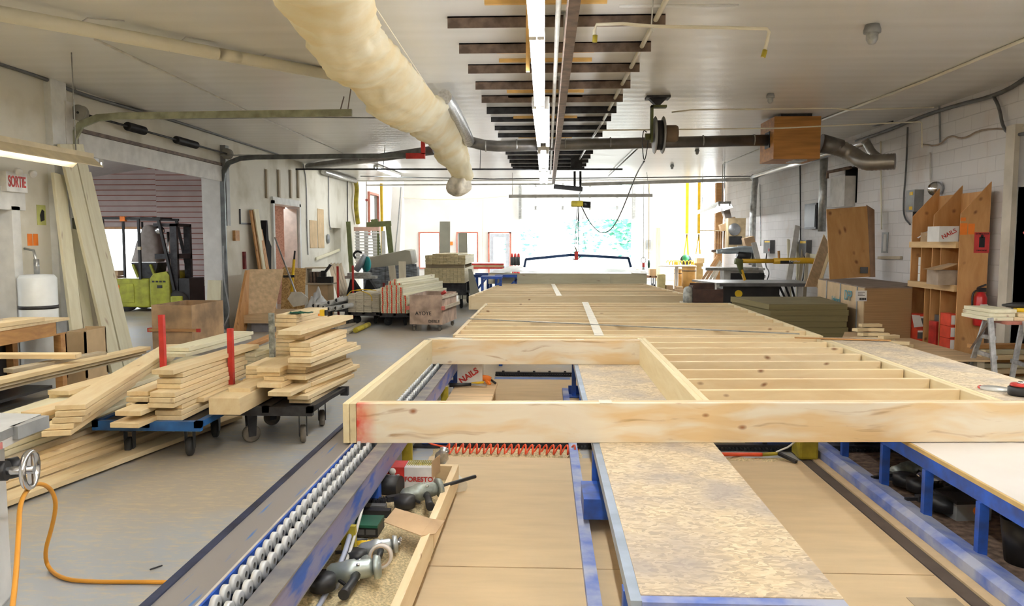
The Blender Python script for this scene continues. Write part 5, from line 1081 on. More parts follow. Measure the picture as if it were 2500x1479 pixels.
# overhead door tracks and spring shaft in the left opening
def track(label, y, z, x1, zt_, tip):
    t = thing('door_track', label, 'track', (XL+.1,y,0)); P = [V((XL+.07,y,.05)),V((XL+.07,y,z-.5)),V((XL+.09,y,z-.28)),V((XL+.2,y,z-.1)),V((XL+.42,y,z-.02)),V((XL+.7,y,z)),V((x1,y,z+.02))]
    mb = MB(tip); 
    for a_, b_ in zip(P, P[1:]): mb.bar(a_, b_+(b_-a_).normalized()*.015, .085, .04, up=(0,1,0.001))
    mb.build('rail', t); return t
t1 = track('pale green curved door track hanging across the upper left', 9.5, 3.28, -2.42, 0, mat('grey green track', (.40,.41,.28), .45, .3, var=.25))
MB(RUST).bar((-2.46,9.5,3.3),(-2.40,9.5,ZC),.03,.006).bar((-2.55,9.5,3.33),(-2.50,9.5,3.5),.03,.006).build('hanger_strap', t1, split=True)
t2 = track('dark grey curved door track right of the forklift opening', 14.0, 3.26, -2.25, 0, mat('dark grey track', (.16,.17,.17), .4, .5, var=.25))
MB(RED).box(-2.55,-2.2,13.96,14.04,3.22,3.32).box(-2.27,-2.2,13.96,14.04,3.3,3.6).build('red_end', t2)
MB(STEEL).bar((XL+.05,14.0,3.3),(-3.2,14.0,3.3),.02,.02).build('brace', t2)
t = thing('door_spring_shaft', 'shaft with black springs above the forklift opening', 'shaft', (XL+.16,11.8,3.35))
MB(DKSTEEL).cyl((XL+.16,9.5,3.33),(XL+.16,14.1,3.33),.016,n=8).build('shaft', t)
for py in ((310,352),(428,478)):
    a, b = W(py[0],300,XL+.16), W(py[1],320,XL+.16); Q = [V((XL+.16,a.y+(b.y-a.y)*i/60,3.33)) for i in range(61)]
    MB(BLACK).tube(Q, [.055+.008*(i % 2) for i in range(61)], n=12).build('spring', t)
for y in (9.55, 14.05): MB(mat('drum', (.35,.34,.30), .5)).lathe([(0,-.04),(.1,-.04),(.1,-.03),(.085,-.02),(.085,.02),(.1,.03),(.1,.04),(0,.04)],22,(XL+.16,y,3.33),(0,1,0)).build('cable_drum', t)
tag(MB(WHITED).box(XL+.0,XL+.1,9.35,9.5,2.0,3.45).build('bracket_post'), 'white bracket post carrying the near end of the spring shaft', 'post')
tag(MB(GREY).box(XL+.0,XL+.1,14.1,14.25,2.0,3.5).build('bracket_post'), 'grey bracket post carrying the far end of the spring shaft', 'post')
dp = MB(mat('raised door panel', (.62,.60,.56), .5, var=.1)); dp.box(XL+.03,XL+.07,9.65,14.0,2.82,3.1); tag(dp.build('raised_door'), 'bottom panel of the raised overhead door in the left opening', 'overhead door')
cable('flexible conduit sagging beside the dark door track', [W(545,600,XL+.1), W(546,680,XL+.12), W(556,730,XL+.14), W(562,765,XL+.2), W(548,795,XL+.05)], .014, GREY, 'conduit', 'conduit')
# crate in the opening
def crate(label, px, pz, Yf, wdt, dep, h, ang, m, zb=.13, name='rolling_crate'):
    c = V((px, Yf, 0)); t = thing(name, label, 'crate', c, ang); M0 = Matrix.Translation(c) @ Matrix.Rotation(ang, 4, 'Z')
    def q(m_): x = MB(m_); x.M = M0; return x
    q(m).box(0,wdt,0,.015,zb,zb+h).build('front_panel', t); q(m).box(0,wdt,dep-.015,dep,zb,zb+h).build('back_panel', t)
    q(m).box(0,.015,.015,dep-.015,zb,zb+h).build('side_panel', t); q(m).box(wdt-.015,wdt,.015,dep-.015,zb,zb+h).build('side_panel', t); q(m).box(.015,wdt-.015,.015,dep-.015,zb,zb+.02).build('bottom', t)
    for x in (.07, wdt-.07):
        for y in (.07, dep-.07): p = M0 @ V((x,y,0)); caster(t, p.x, p.y, .045, RUBT, ang+.2, zb)
    return t, M0, q
t, M0, q = crate('brown plywood crate with red tipped rails standing in front of the forklift', -5.85, 0, 11.0, .62, 1.0, .66, -.05, mat('brown ply crate', (.52,.33,.17), .7, var=.3, scale=3), .1)
q(RED).box(-.06,.0,-.03,.06,.36,.42).build('red_tip', t); q(WOODO).box(-.04,.7,-.03,0,.37,.41).build('rail', t); q(RED).box(.7,.76,-.03,0,.365,.415).build('red_tip', t)
# forklift
yk2 = 18.0
def FX(px): return XP(px, yk2, 1.2)
def FZ(py): return D(340, py, yk2).z
t = thing('forklift', 'lime green forklift with black overhead guard and a grey covered seat', 'forklift', (FX(340),18.5,0))
MB(GREEN).prism([(FX(268),.12),(FX(268),FZ(690)),(FX(278),FZ(680)),(FX(362),FZ(680)),(FX(362),.1)], 18.0, 19.0, 'y').build('battery_body', t, bevel=.03)
MB(GREEN).prism([(FX(363),.1),(FX(363),FZ(680)),(FX(372),FZ(668)),(FX(404),FZ(662)),(FX(412),FZ(672)),(FX(412),.1)], 18.0, 19.0, 'y').build('front_cowl', t, bevel=.02)
MB(GREEN).box(FX(412),FX(442),18.0,19.0,.12,FZ(722)).build('fender', t, bevel=.03)
MB(GREEN).prism([(FX(276),.22),(FX(276),FZ(692)),(FX(322),FZ(692)),(FX(325),FZ(696)),(FX(325),.22)], 17.985, 18.0, 'y').build('access_panel', t, bevel=.006)
MB(ORANGE).box(FX(277),FX(290),17.97,17.985,FZ(704),FZ(696)).build('orange_label', t); MB(BLACK).box(FX(382),FX(394),17.985,18.0,FZ(703),FZ(696)).build('name_plate', t)
for k in range(4): MB(BLACK).box(FX(370+9*k),FX(375+9*k),17.985,18.0,FZ(689),FZ(685)).build('vent_slot', t)
G2 = MB(BLACK)
for y in (18.05, 18.95):
    G2.bar((FX(252),y,FZ(532)),(FX(394),y,FZ(534)),.05,.06); G2.bar((FX(252),y,FZ(532)),(FX(251),y,FZ(684)),.05,.05)
    G2.bar((FX(388),y,FZ(535)),(FX(421),y,FZ(708)),.06,.06)
for px in (255,285,315,345,375): G2.bar((FX(px),18.05,FZ(531)),(FX(px),18.95,FZ(531)),.04,.04)
G2.build('overhead_guard', t)
MB(BLACK).bar((FX(341),18.02,FZ(534)),(FX(341),18.02,FZ(682)),.055,.055).build('guard_post', t); MB(mat('tape band', (.7,.65,.5), .7)).box(FX(337),FX(345),17.985,18.06,FZ(610),FZ(602)).build('tape_band', t)
MB(BLACK).bar((FX(303),18.9,FZ(540)),(FX(314),18.7,FZ(600)),.05,.05).build('guard_post', t)
MB(ORANGE).box(FX(296),FX(309),18.0,18.1,FZ(540),FZ(528)).build('beacon', t, bevel=.01)
def seatb(u, v):
    an = 2*math.pi*v; z = FZ(640)+(FZ(548)-FZ(640))*u; hw = (.40-.26*u**1.6)*(1 if u < .97 else .3); cx_ = FX(336+14*u); s = 1+.05*noise.noise(V((u*6,math.cos(an)*2,math.sin(an)*2)))
    ca_, sa_ = math.cos(an), math.sin(an); k = 1/max(abs(ca_),abs(sa_))**.6
    return V((cx_+hw*ca_*s*k*.9, 18.5+.28*sa_*s*k*.9, z))
MB(mat('grey seat cover', (.30,.26,.24), .6, var=.15)).grid(seatb, 16, 28).build('seat_cover', t)
MB(DKSTEEL).prism([(FX(306),FZ(642)),(FX(372),FZ(642)),(FX(362),FZ(680)),(FX(325),FZ(680))], 18.25, 18.75, 'y').build('seat_base', t)
MB(GREEN).bar((FX(357),18.2,FZ(646)),(FX(368),18.2,FZ(678)),.07,.05).bar((FX(314),18.2,FZ(646)),(FX(326),18.2,FZ(678)),.07,.05).build('seat_bracket', t, split=True)
MB(CHROME).lathe([(0,0),(.1,.0),(.11,.03),(.06,.07),(0,.08)],18,(FX(383),18.2,FZ(562)),(.5,-1,-.2)).build('head_lamp', t)
for y in (18.15, 18.85): MB(DKSTEEL).box(FX(412),FX(428),y-.05,y+.05,FZ(745),FZ(546)).build('mast_rail', t)
MB(DKSTEEL).box(FX(372),FX(428),18.1,18.9,FZ(552),FZ(545)).box(FX(372),FX(428),18.12,18.88,FZ(632),FZ(620)).build('mast_cross', t, split=True)
MB(CHROME).cyl((FX(388),18.5,FZ(660)),(FX(388),18.5,FZ(565)),.035).build('lift_cylinder', t)
MB(BLACK).box(FX(430),FX(456),18.1,18.9,FZ(738),FZ(680)).build('load_backrest', t)
for px in (300, 428):
    for y in (18.12, 18.9): MB(TYRE).lathe([(0,-.09),(.12,-.09),(.25,-.08),(.25,.08),(.12,.09),(0,.09)],26,(FX(px),y,.25),(0,1,0)).build('wheel', t)
t = thing('red_skid', 'dark red bin with a pale wooden top against the siding wall', 'bin', (XP(475,19.6,.3),19.8,0)); MB(DKRED).box(XP(446,19.5,.3),XP(506,19.5,.3),19.5,20.3,.02,.55).build('bin_body', t); MB(WOODG).box(XP(444,19.5,.6),XP(507,19.5,.6),19.45,20.3,.55,.60).build('top_board', t)
for k in range(3): p = D(262,690,20.2); tag(MB(CARD).at((p.x+.02*k,20.3,.0)).box(-.35,.3,-.15,.15,.5+.14*k,.63+.14*k).build('carton'), ('lowest','middle','topmost')[k]+' of the cartons piled below the shed window', 'carton')
t = thing('steel_stand', 'low stand under the cartons by the shed window', 'stand', (XP(262,20.3,.3),20.3,0)); MB(GREYD).box(XP(262,20.3,.5)-.5,XP(262,20.3,.5)+.45,20.1,20.5,.44,.5).box(XP(262,20.3,.5)-.45,XP(262,20.3,.5)-.4,20.2,20.3,0,.44).box(XP(262,20.3,.5)+.35,XP(262,20.3,.5)+.4,20.2,20.3,0,.44).build('stand_frame', t)
board('whitish board leaning against the white jamb of the left opening', D(519,812,13.85)-V((0,0,.0)), D(524,684,13.98), .26, .02, WOODP, up=(0,-1,0))
# --- middle left clutter ---
for k, (a, b, w_, m_, lb) in enumerate((((604,512),(612,668),.10,PLYV,'dark brown edge-on panel leaning at the wall left of the store doorway'),((613,510),(626,668),.14,WOODP,'pale board leaning beside the dark brown panel'),((618,560),(622,668),.06,PLYV,'short red brown board leaning in front of the pale one'))):
    board(lb, W(a[0],a[1],XL+.05+.03*k), W(b[0],b[1],XL+.35+.03*k), w_, .03, m_, up=(1,0,0)) if False else board(lb, V((XL+.06+.04*k, 15.4+.12*k, W(a[0],a[1],XL+.05).z)), V((XL+.32+.04*k, 15.5+.12*k, .0)), w_+.1, .03, m_, up=(1,0,.2))
tag(MB(BLACKF).prism([(15.75,1.0),(16.05,1.0),(16.1,1.6),(15.95,1.75),(15.9,2.15),(15.82,2.15)],XL+.08,XL+.2,'x').build('black_jacket'), 'black jacket shape hanging by the store doorway', 'jacket')
for px, lb in ((651,'first'),(681,'second'),(710,'third'),(728,'fourth')):
    p = W(px,425,XL+.03); q = W(px,478,XL+.03); board(lb+' vertical wall slat above the store doorway, counted from the left', V((XL+.03,p.y,p.z+.1)), V((XL+.03,p.y,q.z-.05)), .09, .04, WOODG, 'wall_slat', 'slat', up=(1,0,0))
# plywood stack with a sheet leaning on it
t = thing('plywood_stack', 'stack of plywood sheets on a grey foam block by the left wall', 'plywood stack', (-5.1,14.4,0))
MB(mat('grey foam', (.28,.28,.31), .9)).box(-5.55,-4.5,14.05,15.2,0,.17).build('foam_block', t)
for k in range(5): MB(PLYW).box(-5.78+.01*k,-4.42,13.95,15.4,.17+.03*k,.198+.03*k).build('plywood_sheet', t)
pl = [D(583,785,14.0), D(668,772,14.6), D(693,657,15.0), D(608,657,14.4)]
def slab(mb, P, n, th): n = V(n).normalized()*th; Q = [V(p) for p in P]; return mb.add(Q+[p+n for p in Q], [(3,2,1,0),(4,5,6,7),(0,1,5,4),(1,2,6,5),(2,3,7,6),(3,0,4,7)])
tag(slab(MB(PLYW), pl, (-.3,1,0), .03).build('plywood_sheet'), 'pale plywood sheet leaning back on top of the plywood stack', 'plywood sheet')
tag(slab(MB(PLYV), [D(562,842,13.3),D(570,842,13.4),D(604,660,14.3),D(598,660,14.3)], (0,1,0), .5).build('edge_panel'), 'dark edged panel standing at the left end of the plywood stack', 'panel')
p = [D(684,796,15.7), D(742,796,15.7), D(746,655,16.6), D(690,652,16.6)]
tag(slab(MB(OSBO), p, (0,1,.1), .02).build('strand_board'), 'orange strand board leaning behind the shovel', 'strand board')
t = thing('scraper_shovel', 'wide plastic scraper with a long silver handle leaning at the wall', 'shovel', D(720,712,15))
MB(STEEL).cyl(D(671,580,16.4), D(722,714,15.0), .018, n=10).build('handle', t); MB(mat('translucent plastic', (.55,.53,.46), .4)).prism([(XP(701,14.9,.7),.56),(XP(712,14.9,.7),.70),(XP(735,14.9,.7),.70),(XP(752,14.9,.7),.58),(XP(742,14.9,.7),.44),(XP(715,14.9,.7),.40)],14.9,14.93,'y').build('blade', t)
t = thing('push_squeegee', 'yellow squeegee with a black bar in front of the strand board', 'squeegee', D(716,700,15.7)); MB(YELLOW).cyl(D(712,712,15.6), D(718,634,15.8), .03, n=8).build('handle', t); MB(BLACK).cyl(D(718,634,15.8), D(720,612,15.85), .02, n=8).build('grip', t); MB(BLACK).bar(D(692,675,15.6), D(719,674,15.6), .03,.05).build('cross_bar', t)
t = thing('tool_cabinet', 'small beige cabinet with shelves and black tools on top by the left wall', 'cabinet', V((-5.5,17.4,0)))
x0_, x1_ = XP(752,17.2,.6), XP(800,17.2,.6)
MB(TANP).box(x0_,x1_,17.2,17.7,0,.72).build('cabinet_body', t); MB(WOODG).box(x0_-.05,x1_+.1,17.15,17.75,.72,.75).build('top_board', t); MB(WOODG).box(x0_-.1,x0_+.35,17.3,17.75,1.08,1.11).box(x0_-.08,x0_-.05,17.3,17.7,.75,1.08).build('upper_shelf', t)
for k in range(3): MB(RUST).box(x0_+.08*k,x0_+.05+.08*k,17.35,17.6,.75,1.0).build('book', t)
c = D(790,700,17.2); tag(MB(BLACK).at((c.x,17.4,.75)).box(-.18,.15,-.1,.1,0,.14).box(-.1,.0,-.06,.06,.14,.28).bar((-.05,0,.2),(.12,0,.42),.07,.05).build('bench_grinder'), 'black machine on top of the small beige cabinet', 'machine')
for k, (px, pt, lb) in enumerate(((825,692,'red stake of the low cart beside the cabinet'),(862,690,'red stake near the miter saw'))):
    p = D(px,pt,16.6); tag(MB(RED).box(p.x-.02,p.x+.02,16.58,16.62,0,D(px,pt-20,16.6).z+.2).build('red_stake'), lb, 'stake')
for k in range(4): board('pale board of the bundle leaning right of the beige cabinet', D(806+8*k,644,19.0), D(828+7*k,722,17.5), .10, .02, WOODG, group='boards leaning right of the cabinet', up=(0,-1,.2))
# PVC tubes
k = 0
for (px, py) in ((803,735),(822,729),(766,742),(778,744),(790,747),(803,750),(820,748),(838,744),(800,741)):
    if k == 8: break
    a = D(px,py+4,15.0); b_ = a+V((.35+.05*k,2.2,.05*(k%2)))
    t = thing('plastic_tube', 'white plastic tube in the heap pointing at the camera by the lumber carts', 'tube', a, 0, 'white plastic tubes in a heap')
    MB(mat('tube white', (.62,.62,.60), .5) if k == 0 else TUBM).tube([a,b_], .05, n=16, cap=True).build('tube_wall', t); 
    if k == 0: TUBM = bpy.data.materials['tube white']
    MB(BLACK).cyl(a-V((0,.002,0)), a+V((0,.01,0)), .034, n=14).build('painted_bore', t); k += 1  # black disc paints the dark hollow on the closed tube end
t = thing('tube_rack', 'dark low rack under the heap of plastic tubes', 'rack', (-4.3,16,0)); x0_, x1_ = XP(760,15.1,.3), XP(846,15.1,.3); MB(DKSTEEL).box(x0_,x1_-.02,15.2,16.4,.28,.34).build('shelf', t)
for x in (x0_+.05, x1_-.06): MB(DKSTEEL).box(x-.03,x+.03,15.3,15.36,0,.28).box(x-.03,x+.03,16.3,16.36,0,.28).build('leg', t, split=True)
board('pale stick lying on the floor under the far lumber carts', G(845,812,.03), G(885,788,.03), .09,.05, WOODG, 'stick'); board('shorter stick lying on the floor beside the paler one', G(822,800,.03), G(866,790,.03), .07,.05, WOODG, 'stick')
tag(MB(YELD).cyl(G(868,806,.06), G(900,792,.06), .05, n=14).build('cardboard_tube'), 'yellowish tube lying on the floor beneath the white lumber cart', 'tube')
# miter saw on a stand
ym = 17.0; c = D(882,672,ym)
t = thing('miter_saw', 'teal and grey miter saw on a stand left of the grey wrapped stack', 'saw', (c.x,ym,.9))
MB(STEEL).box(c.x-.28,c.x+.22,ym-.15,ym+.15,.93,1.0).build('saw_table', t); MB(TEAL).lathe([(0,-.03),(.17,-.03),(.18,0),(.17,.03),(0,.03)],26,(c.x+.12,ym,1.2),(1,.9,0)).build('blade_guard', t)
MB(mat('saw motor grey', (.42,.47,.52), .4, .3)).tube([(c.x-.12,ym,1.05),(c.x+.0,ym,1.22),(c.x+.1,ym-.05,1.4)],[.07,.08,.05],n=12).build('motor_arm', t); MB(BLACK).tube(smooth([(c.x-.12,ym,1.32),(c.x-.18,ym,1.42),(c.x-.08,ym,1.5),(c.x+.02,ym,1.45)]),.025,n=8).build('handle', t)
t = thing('saw_stand', 'grey folding stand carrying the miter saw with black bags beneath', 'stand', (c.x,ym,0)); MB(STEEL).box(c.x-.35,c.x+.35,ym-.12,ym+.12,.87,.93).build('stand_top', t)
for sx_ in (-1,1):
    for sy in (-1,1): MB(DKSTEEL).bar((c.x+.2*sx_,ym+.08*sy,.87),(c.x+.34*sx_,ym+.2*sy,0),.03,.03).build('leg', t)
for k, (px, lb) in enumerate(((862,'left black cloth bag below the miter saw'),(902,'right black cloth bag below the miter saw'))):
    cx_ = XP(px,16.7,.7); tag(MB(BLACKF).prism([(cx_-.14,.36),(cx_+.18,.36),(cx_+.24,.52),(cx_+.02,.86),(cx_-.04,.86),(cx_-.12,.55)],16.6,16.8,'y').build('cloth_bag'), lb, 'bag')
tag(MB(DKSTEEL).box(XP(845,16.6,.3),XP(925,16.6,.3),16.5,16.9,.3,.36).box(XP(850,16.6,.3),XP(855,16.6,.3),16.6,16.7,0,.3).box(XP(915,16.6,.3),XP(920,16.6,.3),16.6,16.7,0,.3).build('low_table'), 'dark low table under the black bags', 'table')
# bundles of 2x4 on carts
def bundle(cols, rows, x0, Y, z0, w_, h, L, ang, m, label, group, skip=None, name='board', jit=.01):
    a = math.radians(ang); src = None
    for c_ in range(cols):
        for r in range(rows):
            if skip and skip(c_, r): continue
            p = V((x0+(c_+.5)*w_, Y+random.uniform(-jit,jit)*2, z0+(r+.5)*h))
            if src is None: src = board(label, (0,0,0), (0,L,0), w_-.004, h-.003, m, name, 'board', group, bevel=0); M = Matrix.Translation(p) @ Matrix.Rotation(-a,4,'Z') @ Matrix.Rotation(math.pi/2,4,'Z'); src.matrix_local = M; WM[src] = M; continue
            o = src.copy(); COL.objects.link(o); M = Matrix.Translation(p) @ Matrix.Rotation(-a,4,'Z') @ Matrix.Rotation(math.pi/2,4,'Z'); o.matrix_local = M; WM[o] = M
def striped():
    m = WOODP.copy(); m.name = 'pale lumber with red end paint'; nt = m.node_tree; L = nt.links; b = nt.nodes['Principled BSDF']; src = b.inputs['Base Color'].links[0].from_socket
    tc = nt.nodes.new('ShaderNodeTexCoord'); sx = nt.nodes.new('ShaderNodeSeparateXYZ'); L.new(tc.outputs['Object'], sx.inputs[0])
    m1 = nt.nodes.new('ShaderNodeMath'); m1.operation = 'LESS_THAN'; m1.inputs[1].default_value = .004; L.new(sx.outputs['X'], m1.inputs[0])
    nz = nt.nodes.new('ShaderNodeTexNoise'); nz.inputs['Scale'].default_value = 4
    gm = nt.nodes.new('ShaderNodeNewGeometry'); L.new(gm.outputs['Position'], nz.inputs['Vector'])
    m0 = nt.nodes.new('ShaderNodeMath'); m0.operation = 'MULTIPLY_ADD'; m0.inputs[1].default_value = .05; m0.inputs[2].default_value = -.025; L.new(nz.outputs['Fac'], m0.inputs[0])
    m3 = nt.nodes.new('ShaderNodeMath'); m3.operation = 'ADD'; L.new(sx.outputs['Y'], m3.inputs[0]); L.new(m0.outputs[0], m3.inputs[1])
    m4 = nt.nodes.new('ShaderNodeMath'); m4.operation = 'ABSOLUTE'; L.new(m3.outputs[0], m4.inputs[0])
    m5 = nt.nodes.new('ShaderNodeMath'); m5.operation = 'LESS_THAN'; m5.inputs[1].default_value = .014; L.new(m4.outputs[0], m5.inputs[0])
    m6 = nt.nodes.new('ShaderNodeMath'); m6.operation = 'MULTIPLY'; L.new(m1.outputs[0], m6.inputs[0]); L.new(m5.outputs[0], m6.inputs[1])
    mx = nt.nodes.new('ShaderNodeMix'); mx.data_type = 'RGBA'; L.new(m6.outputs[0], mx.inputs[0]); L.new(src, mx.inputs[6]); mx.inputs[7].default_value = (.80,.08,.03,1); L.new(mx.outputs[2], b.inputs['Base Color']); return m
STR = striped(); PALE = wood('whitish stud', (.76,.70,.56), (.64,.57,.44), knots=.4)
Yd = 15.0; xd = XP(929,Yd,.4)
bundle(6, 14, xd, Yd, .27, .092, .040, 2.6, 10, STR, 'pale stud with a red painted stripe on its end in the striped cart load', 'studs with red striped ends', lambda c, r: (c == 5 and r > 8) or (c < 1 and r > 12) or (c == 4 and r > 12))
bundle(3, 3, xd+.14, Yd+.1, .27+.04*14, .092, .040, 2.4, 10, STR, 'stud in the small crown on top of the red striped load', 'crown studs on the red striped load', lambda c, r: (r == 2 and c != 1) or (r == 1 and c == 2))
cart('lumber_cart', 'black cart under the load of red striped studs', xd-.02, xd+.58, 15.02, 17.0, .268, DKSTEEL, [(xd+.1,15.25),(xd+.45,15.25),(xd+.2,16.8),(xd+.5,16.8)], TYRE, .09)
Yc = 15.3; xc2 = XP(849,Yc,.4)
bundle(4, 11, xc2, Yc, .26, .165, .038, 3.0, 12, PALE, 'whitish board in the strapped stack left of the red striped studs', 'strapped whitish boards', lambda c, r: (r > 9 and c in (0,3)))
cart('lumber_cart', 'black cart under the strapped stack of whitish boards', xc2+.0, xc2+.62, 15.35, 17.4, .258, DKSTEEL, [(xc2+.12,15.6),(xc2+.5,15.6),(xc2+.3,17.1),(xc2+.55,17.1)], TYRE, .085)
mb = MB(YELLOW); mb.tube(smooth([(xc2+.0,15.25,.6),(xc2+.1,15.24,.72),(xc2+.3,15.3,.70),(xc2+.5,15.25,.62),(xc2+.52,15.24,.5)]),.008,n=5).tube(smooth([(xc2+.1,15.24,.7),(xc2+.3,15.22,.74),(xc2+.55,15.5,.70)]),.008,n=5)
tag(mb.build('yellow_strap'), 'yellow strap tangled over the whitish boards', 'strap')
for k, (a, b, wd, lb) in enumerate((((956,648),(965,700),.16,'tilted whitish board standing behind the red striped load'),((982,638),(983,690),.17,'upright whitish board standing behind the red striped load'))):
    board(lb, D(a[0],a[1],17.7), D(b[0],b[1]+25,17.7), wd, .02, PALE, up=(0,-1,0))
for px, lb in ((937,'dark red stake left of the red striped load'),(1002,'red stake behind the red striped load')): p = D(px,690,17.4); tag(MB(RED if px > 1000 else DKRED).box(p.x-.025,p.x+.025,17.38,17.42,0,p.z).build('red_stake'), lb, 'stake')
t, M0, q = crate('worn pinkish plywood crate on casters with hand lettering and red smudged corners', XP(1000,14.3,.4), 0, 14.3, .64, 1.15, .56, -.12, mat('pinkish ply crate', (.55,.40,.30), .75, var=.25, scale=5), .13)
text('AYOYE', .10, M0 @ facing((.27,-.003,.34)), BLACK, t); text('DEBLE', .08, M0 @ facing((.48,-.003,.19)), BLACK, t)
q(WOODG).box(.64,.68,-.04,1.3,.42,.48).build('rail', t); q(mat('red smudge', (.65,.18,.14), .7)).box(.645,.69,-.09,.02,.415,.485).build('rail_tip', t); q(bpy.data.materials['red smudge']).box(-.05,.0,-.06,.05,.41,.48).build('rail_tip', t); q(WOODG).box(.64,.66,0,1.2,.62,.66).build('edge_rail', t)
t = thing('push_broom', 'red and silver handled tool standing in the lettered crate', 'broom', D(1062,735,14.7)); MB(CHROME).cyl(D(1061,736,14.7)-V((0,0,.3)), D(1080,716,14.7), .02, n=8).build('handle', t); MB(RED).cyl(D(1078,718,14.7), D(1088,711,14.7), .035).build('red_grip', t)
# grey wrapped stack
a, b = XP(892,18.6,1.2), XP(1006,18.6,1.2)
t = thing('wrapped_stack', 'long greige sheet pack over a grey wrapped base behind the far lumber carts', 'sheet pack', ((a+b)/2,19.5,0))
mb = MB(GWRAP); m_ = Matrix.Translation(V((a,18.6,0))) @ Matrix.Rotation(.12,4,'Z'); mb.M = m_; mb.prism([(0,1.0),(b-a,1.12),(b-a-.06,1.48),(b-a-.18,1.5),(0,1.30)], 0, 2.6, 'y'); mb.build('sheet_pack', t, bevel=.02)
def tarpf(u, v):
    x = a-.05+(b-a+.15)*u; z = .02+1.02*v+.12*u*v; return V((x, 18.55+.12*u+.05*noise.noise(V((x*9,z*2,0)))+.05*noise.noise(V((x*25,z,3))), z))
MB(TARP).grid(tarpf, 60, 16).build('wrap_front', t); mb = MB(TARP); mb.M = m_; mb.box(0,b-a+.05,.12,2.5,0,1.0); mb.build('wrapped_base', t)
# slatted shutters and green frames against the wall end
t = thing('slatted_rack', 'leaning rack of white slats with a pinkish top rail', 'slatted panel', D(888,600,22.5))
y = 22.6; xa_, xb_ = XP(852,y,1.8), XP(924,y,1.8)
MB(mat('pink rail', (.66,.42,.33), .7)).box(xa_+.15,xb_,y,y+.05,2.02,2.14).build('top_rail', t)
for k in range(11): MB(WHITE).box(xa_+.18,xb_+.05,y-.03,y,1.95-.09*k,1.99-.09*k).build('slat', t)
for k in range(4): MB(WHITED).box(xa_+.2+.26*k,xa_+.32+.26*k,y,y+.03,.95,2.02).build('upright', t)
MB(TGREEN).bar((xa_-.0,y-.05,2.3),(xa_+.12,y-.05,0.0),.12,.08).build('green_post', t); MB(TGREEN).bar((xb_,y-.02,1.9),(xb_,y-.02,0.0),.06,.06).build('green_post', t)
t = thing('green_frame', 'olive green door frame leaning behind the slatted rack', 'frame', D(935,600,23.2)); y = 23.3
MB(TGREEN).bar(D(914,535,y),D(934,745,y),.22,.06,up=(0,-1,0)).bar(D(947,543,y),D(968,745,y),.16,.06,up=(0,-1,0)).bar(D(896,549,y),D(955,545,y),.08,.16,up=(0,0,1)).build('frame_member', t, split=True)
# small things along the left wall beyond the store doorway
for (a, b, lb) in (((756,594,),(775,605),'left tan patch panel on the cream wall'),((775,566),(792,605),'right taller tan patch panel on the cream wall')):
    p, q_ = W(a[0],a[1]-65+8,XL+.01), W(b[0],b[1],XL+.01); tag(MB(TANP).box(XL+.002,XL+.012,min(p.y,q_.y),max(p.y,q_.y),q_.z,p.z).build('wall_patch'), lb, 'panel')
for px, pts_, lb in ((740,[(740,400),(748,440),(749,560),(752,622)],'thin cable running down the wall right of the store doorway'),(802,[(802,425),(803,545),(808,560)],'vertical conduit on the cream wall above the recess'),(848,[(848,440),(849,560),(852,640)],'dark vertical conduit near the end of the left wall')):
    cable(lb, [W(x_,y_,XL+.02) for x_,y_ in pts_], .014, GREY if px != 848 else DKSTEEL, 'conduit', 'conduit')
tag(MB(GREY).lathe([(0,0),(.13,0),(.13,.03),(0,.04)],20,tuple(W(800,583,XL+.01)),(1,0,0)).build('round_gauge'), 'round grey plate on the wall left of the recess', 'plate')
tag(board('slanting pale rail on the wall below the recess', W(772,632,XL+.04), W(828,610,XL+.04), .03,.08, WOODP, 'wall_rail','rail'), 'slanting pale rail on the wall below the recess')
tag(slab(MB(WALLL), [V((XL+.03,19.3,.9)),V((XL+.03,22.6,.9)),V((XL+.4,22.6,0.)),V((XL+.4,19.3,0.))], (1,0,.3), .03).build('white_sheet'), 'white sheet leaning at the foot of the wall below the recess', 'sheet')

def bagf(cx, cy, w_, h_, sd): return lambda u, v: V((cx+w_*(u-.5)+.05*noise.noise(V((u*6,v*6,sd))), cy+.25*(v-.5)*2+.04*noise.noise(V((u*7,v*7,sd+2))), .30+max(0,h_*math.sin(math.pi*min(max(u,0),1))*math.sin(math.pi*v)*(1+.7*noise.noise(V((u*5,v*5,sd+5)))))))
t = thing('film_bin', 'low bin heaped with crumpled white plastic film between the plywood stack and the plastic tubes', 'bin', (XP(775,15.9,.4),15.9,0)); a, b = XP(748,15.9,.3), XP(800,15.9,.3)
MB(GREYD).box(a,b,15.7,16.2,0,.30).build('bin_body', t); MB(FILM).grid(bagf((a+b)/2,15.95,(b-a),.34,4),24,16).build('crumpled_film', t)
t = thing('wall_bracket', 'black bracket shape on the wall beside the dark door track', 'bracket', V((XL+.03,14.6,2.2))); MB(BLACK).box(XL+.002,XL+.03,14.9,14.92,2.05,2.35).box(XL+.002,XL+.03,14.92,15.5,2.05,2.08).build('bracket_arm', t)
tag(MB(WOODO).box(XL+.002,XL+.06,14.55,14.75,1.72,1.92).build('wood_block'), 'small wood block fixed to the wall right of the dark door track', 'block')
tag(MB(DKRED).box(XL+.002,XL+.05,15.0,15.08,1.15,1.5).build('red_handle'), 'small red handled tool hanging low on the wall right of the door track', 'tool')
# ================= RIGHT SIDE =================
def XB(pl, pr, pb, pt, y): a = D(pl, pb, y); b = D(pr, pt, y); return a.x, b.x, a.z, b.z
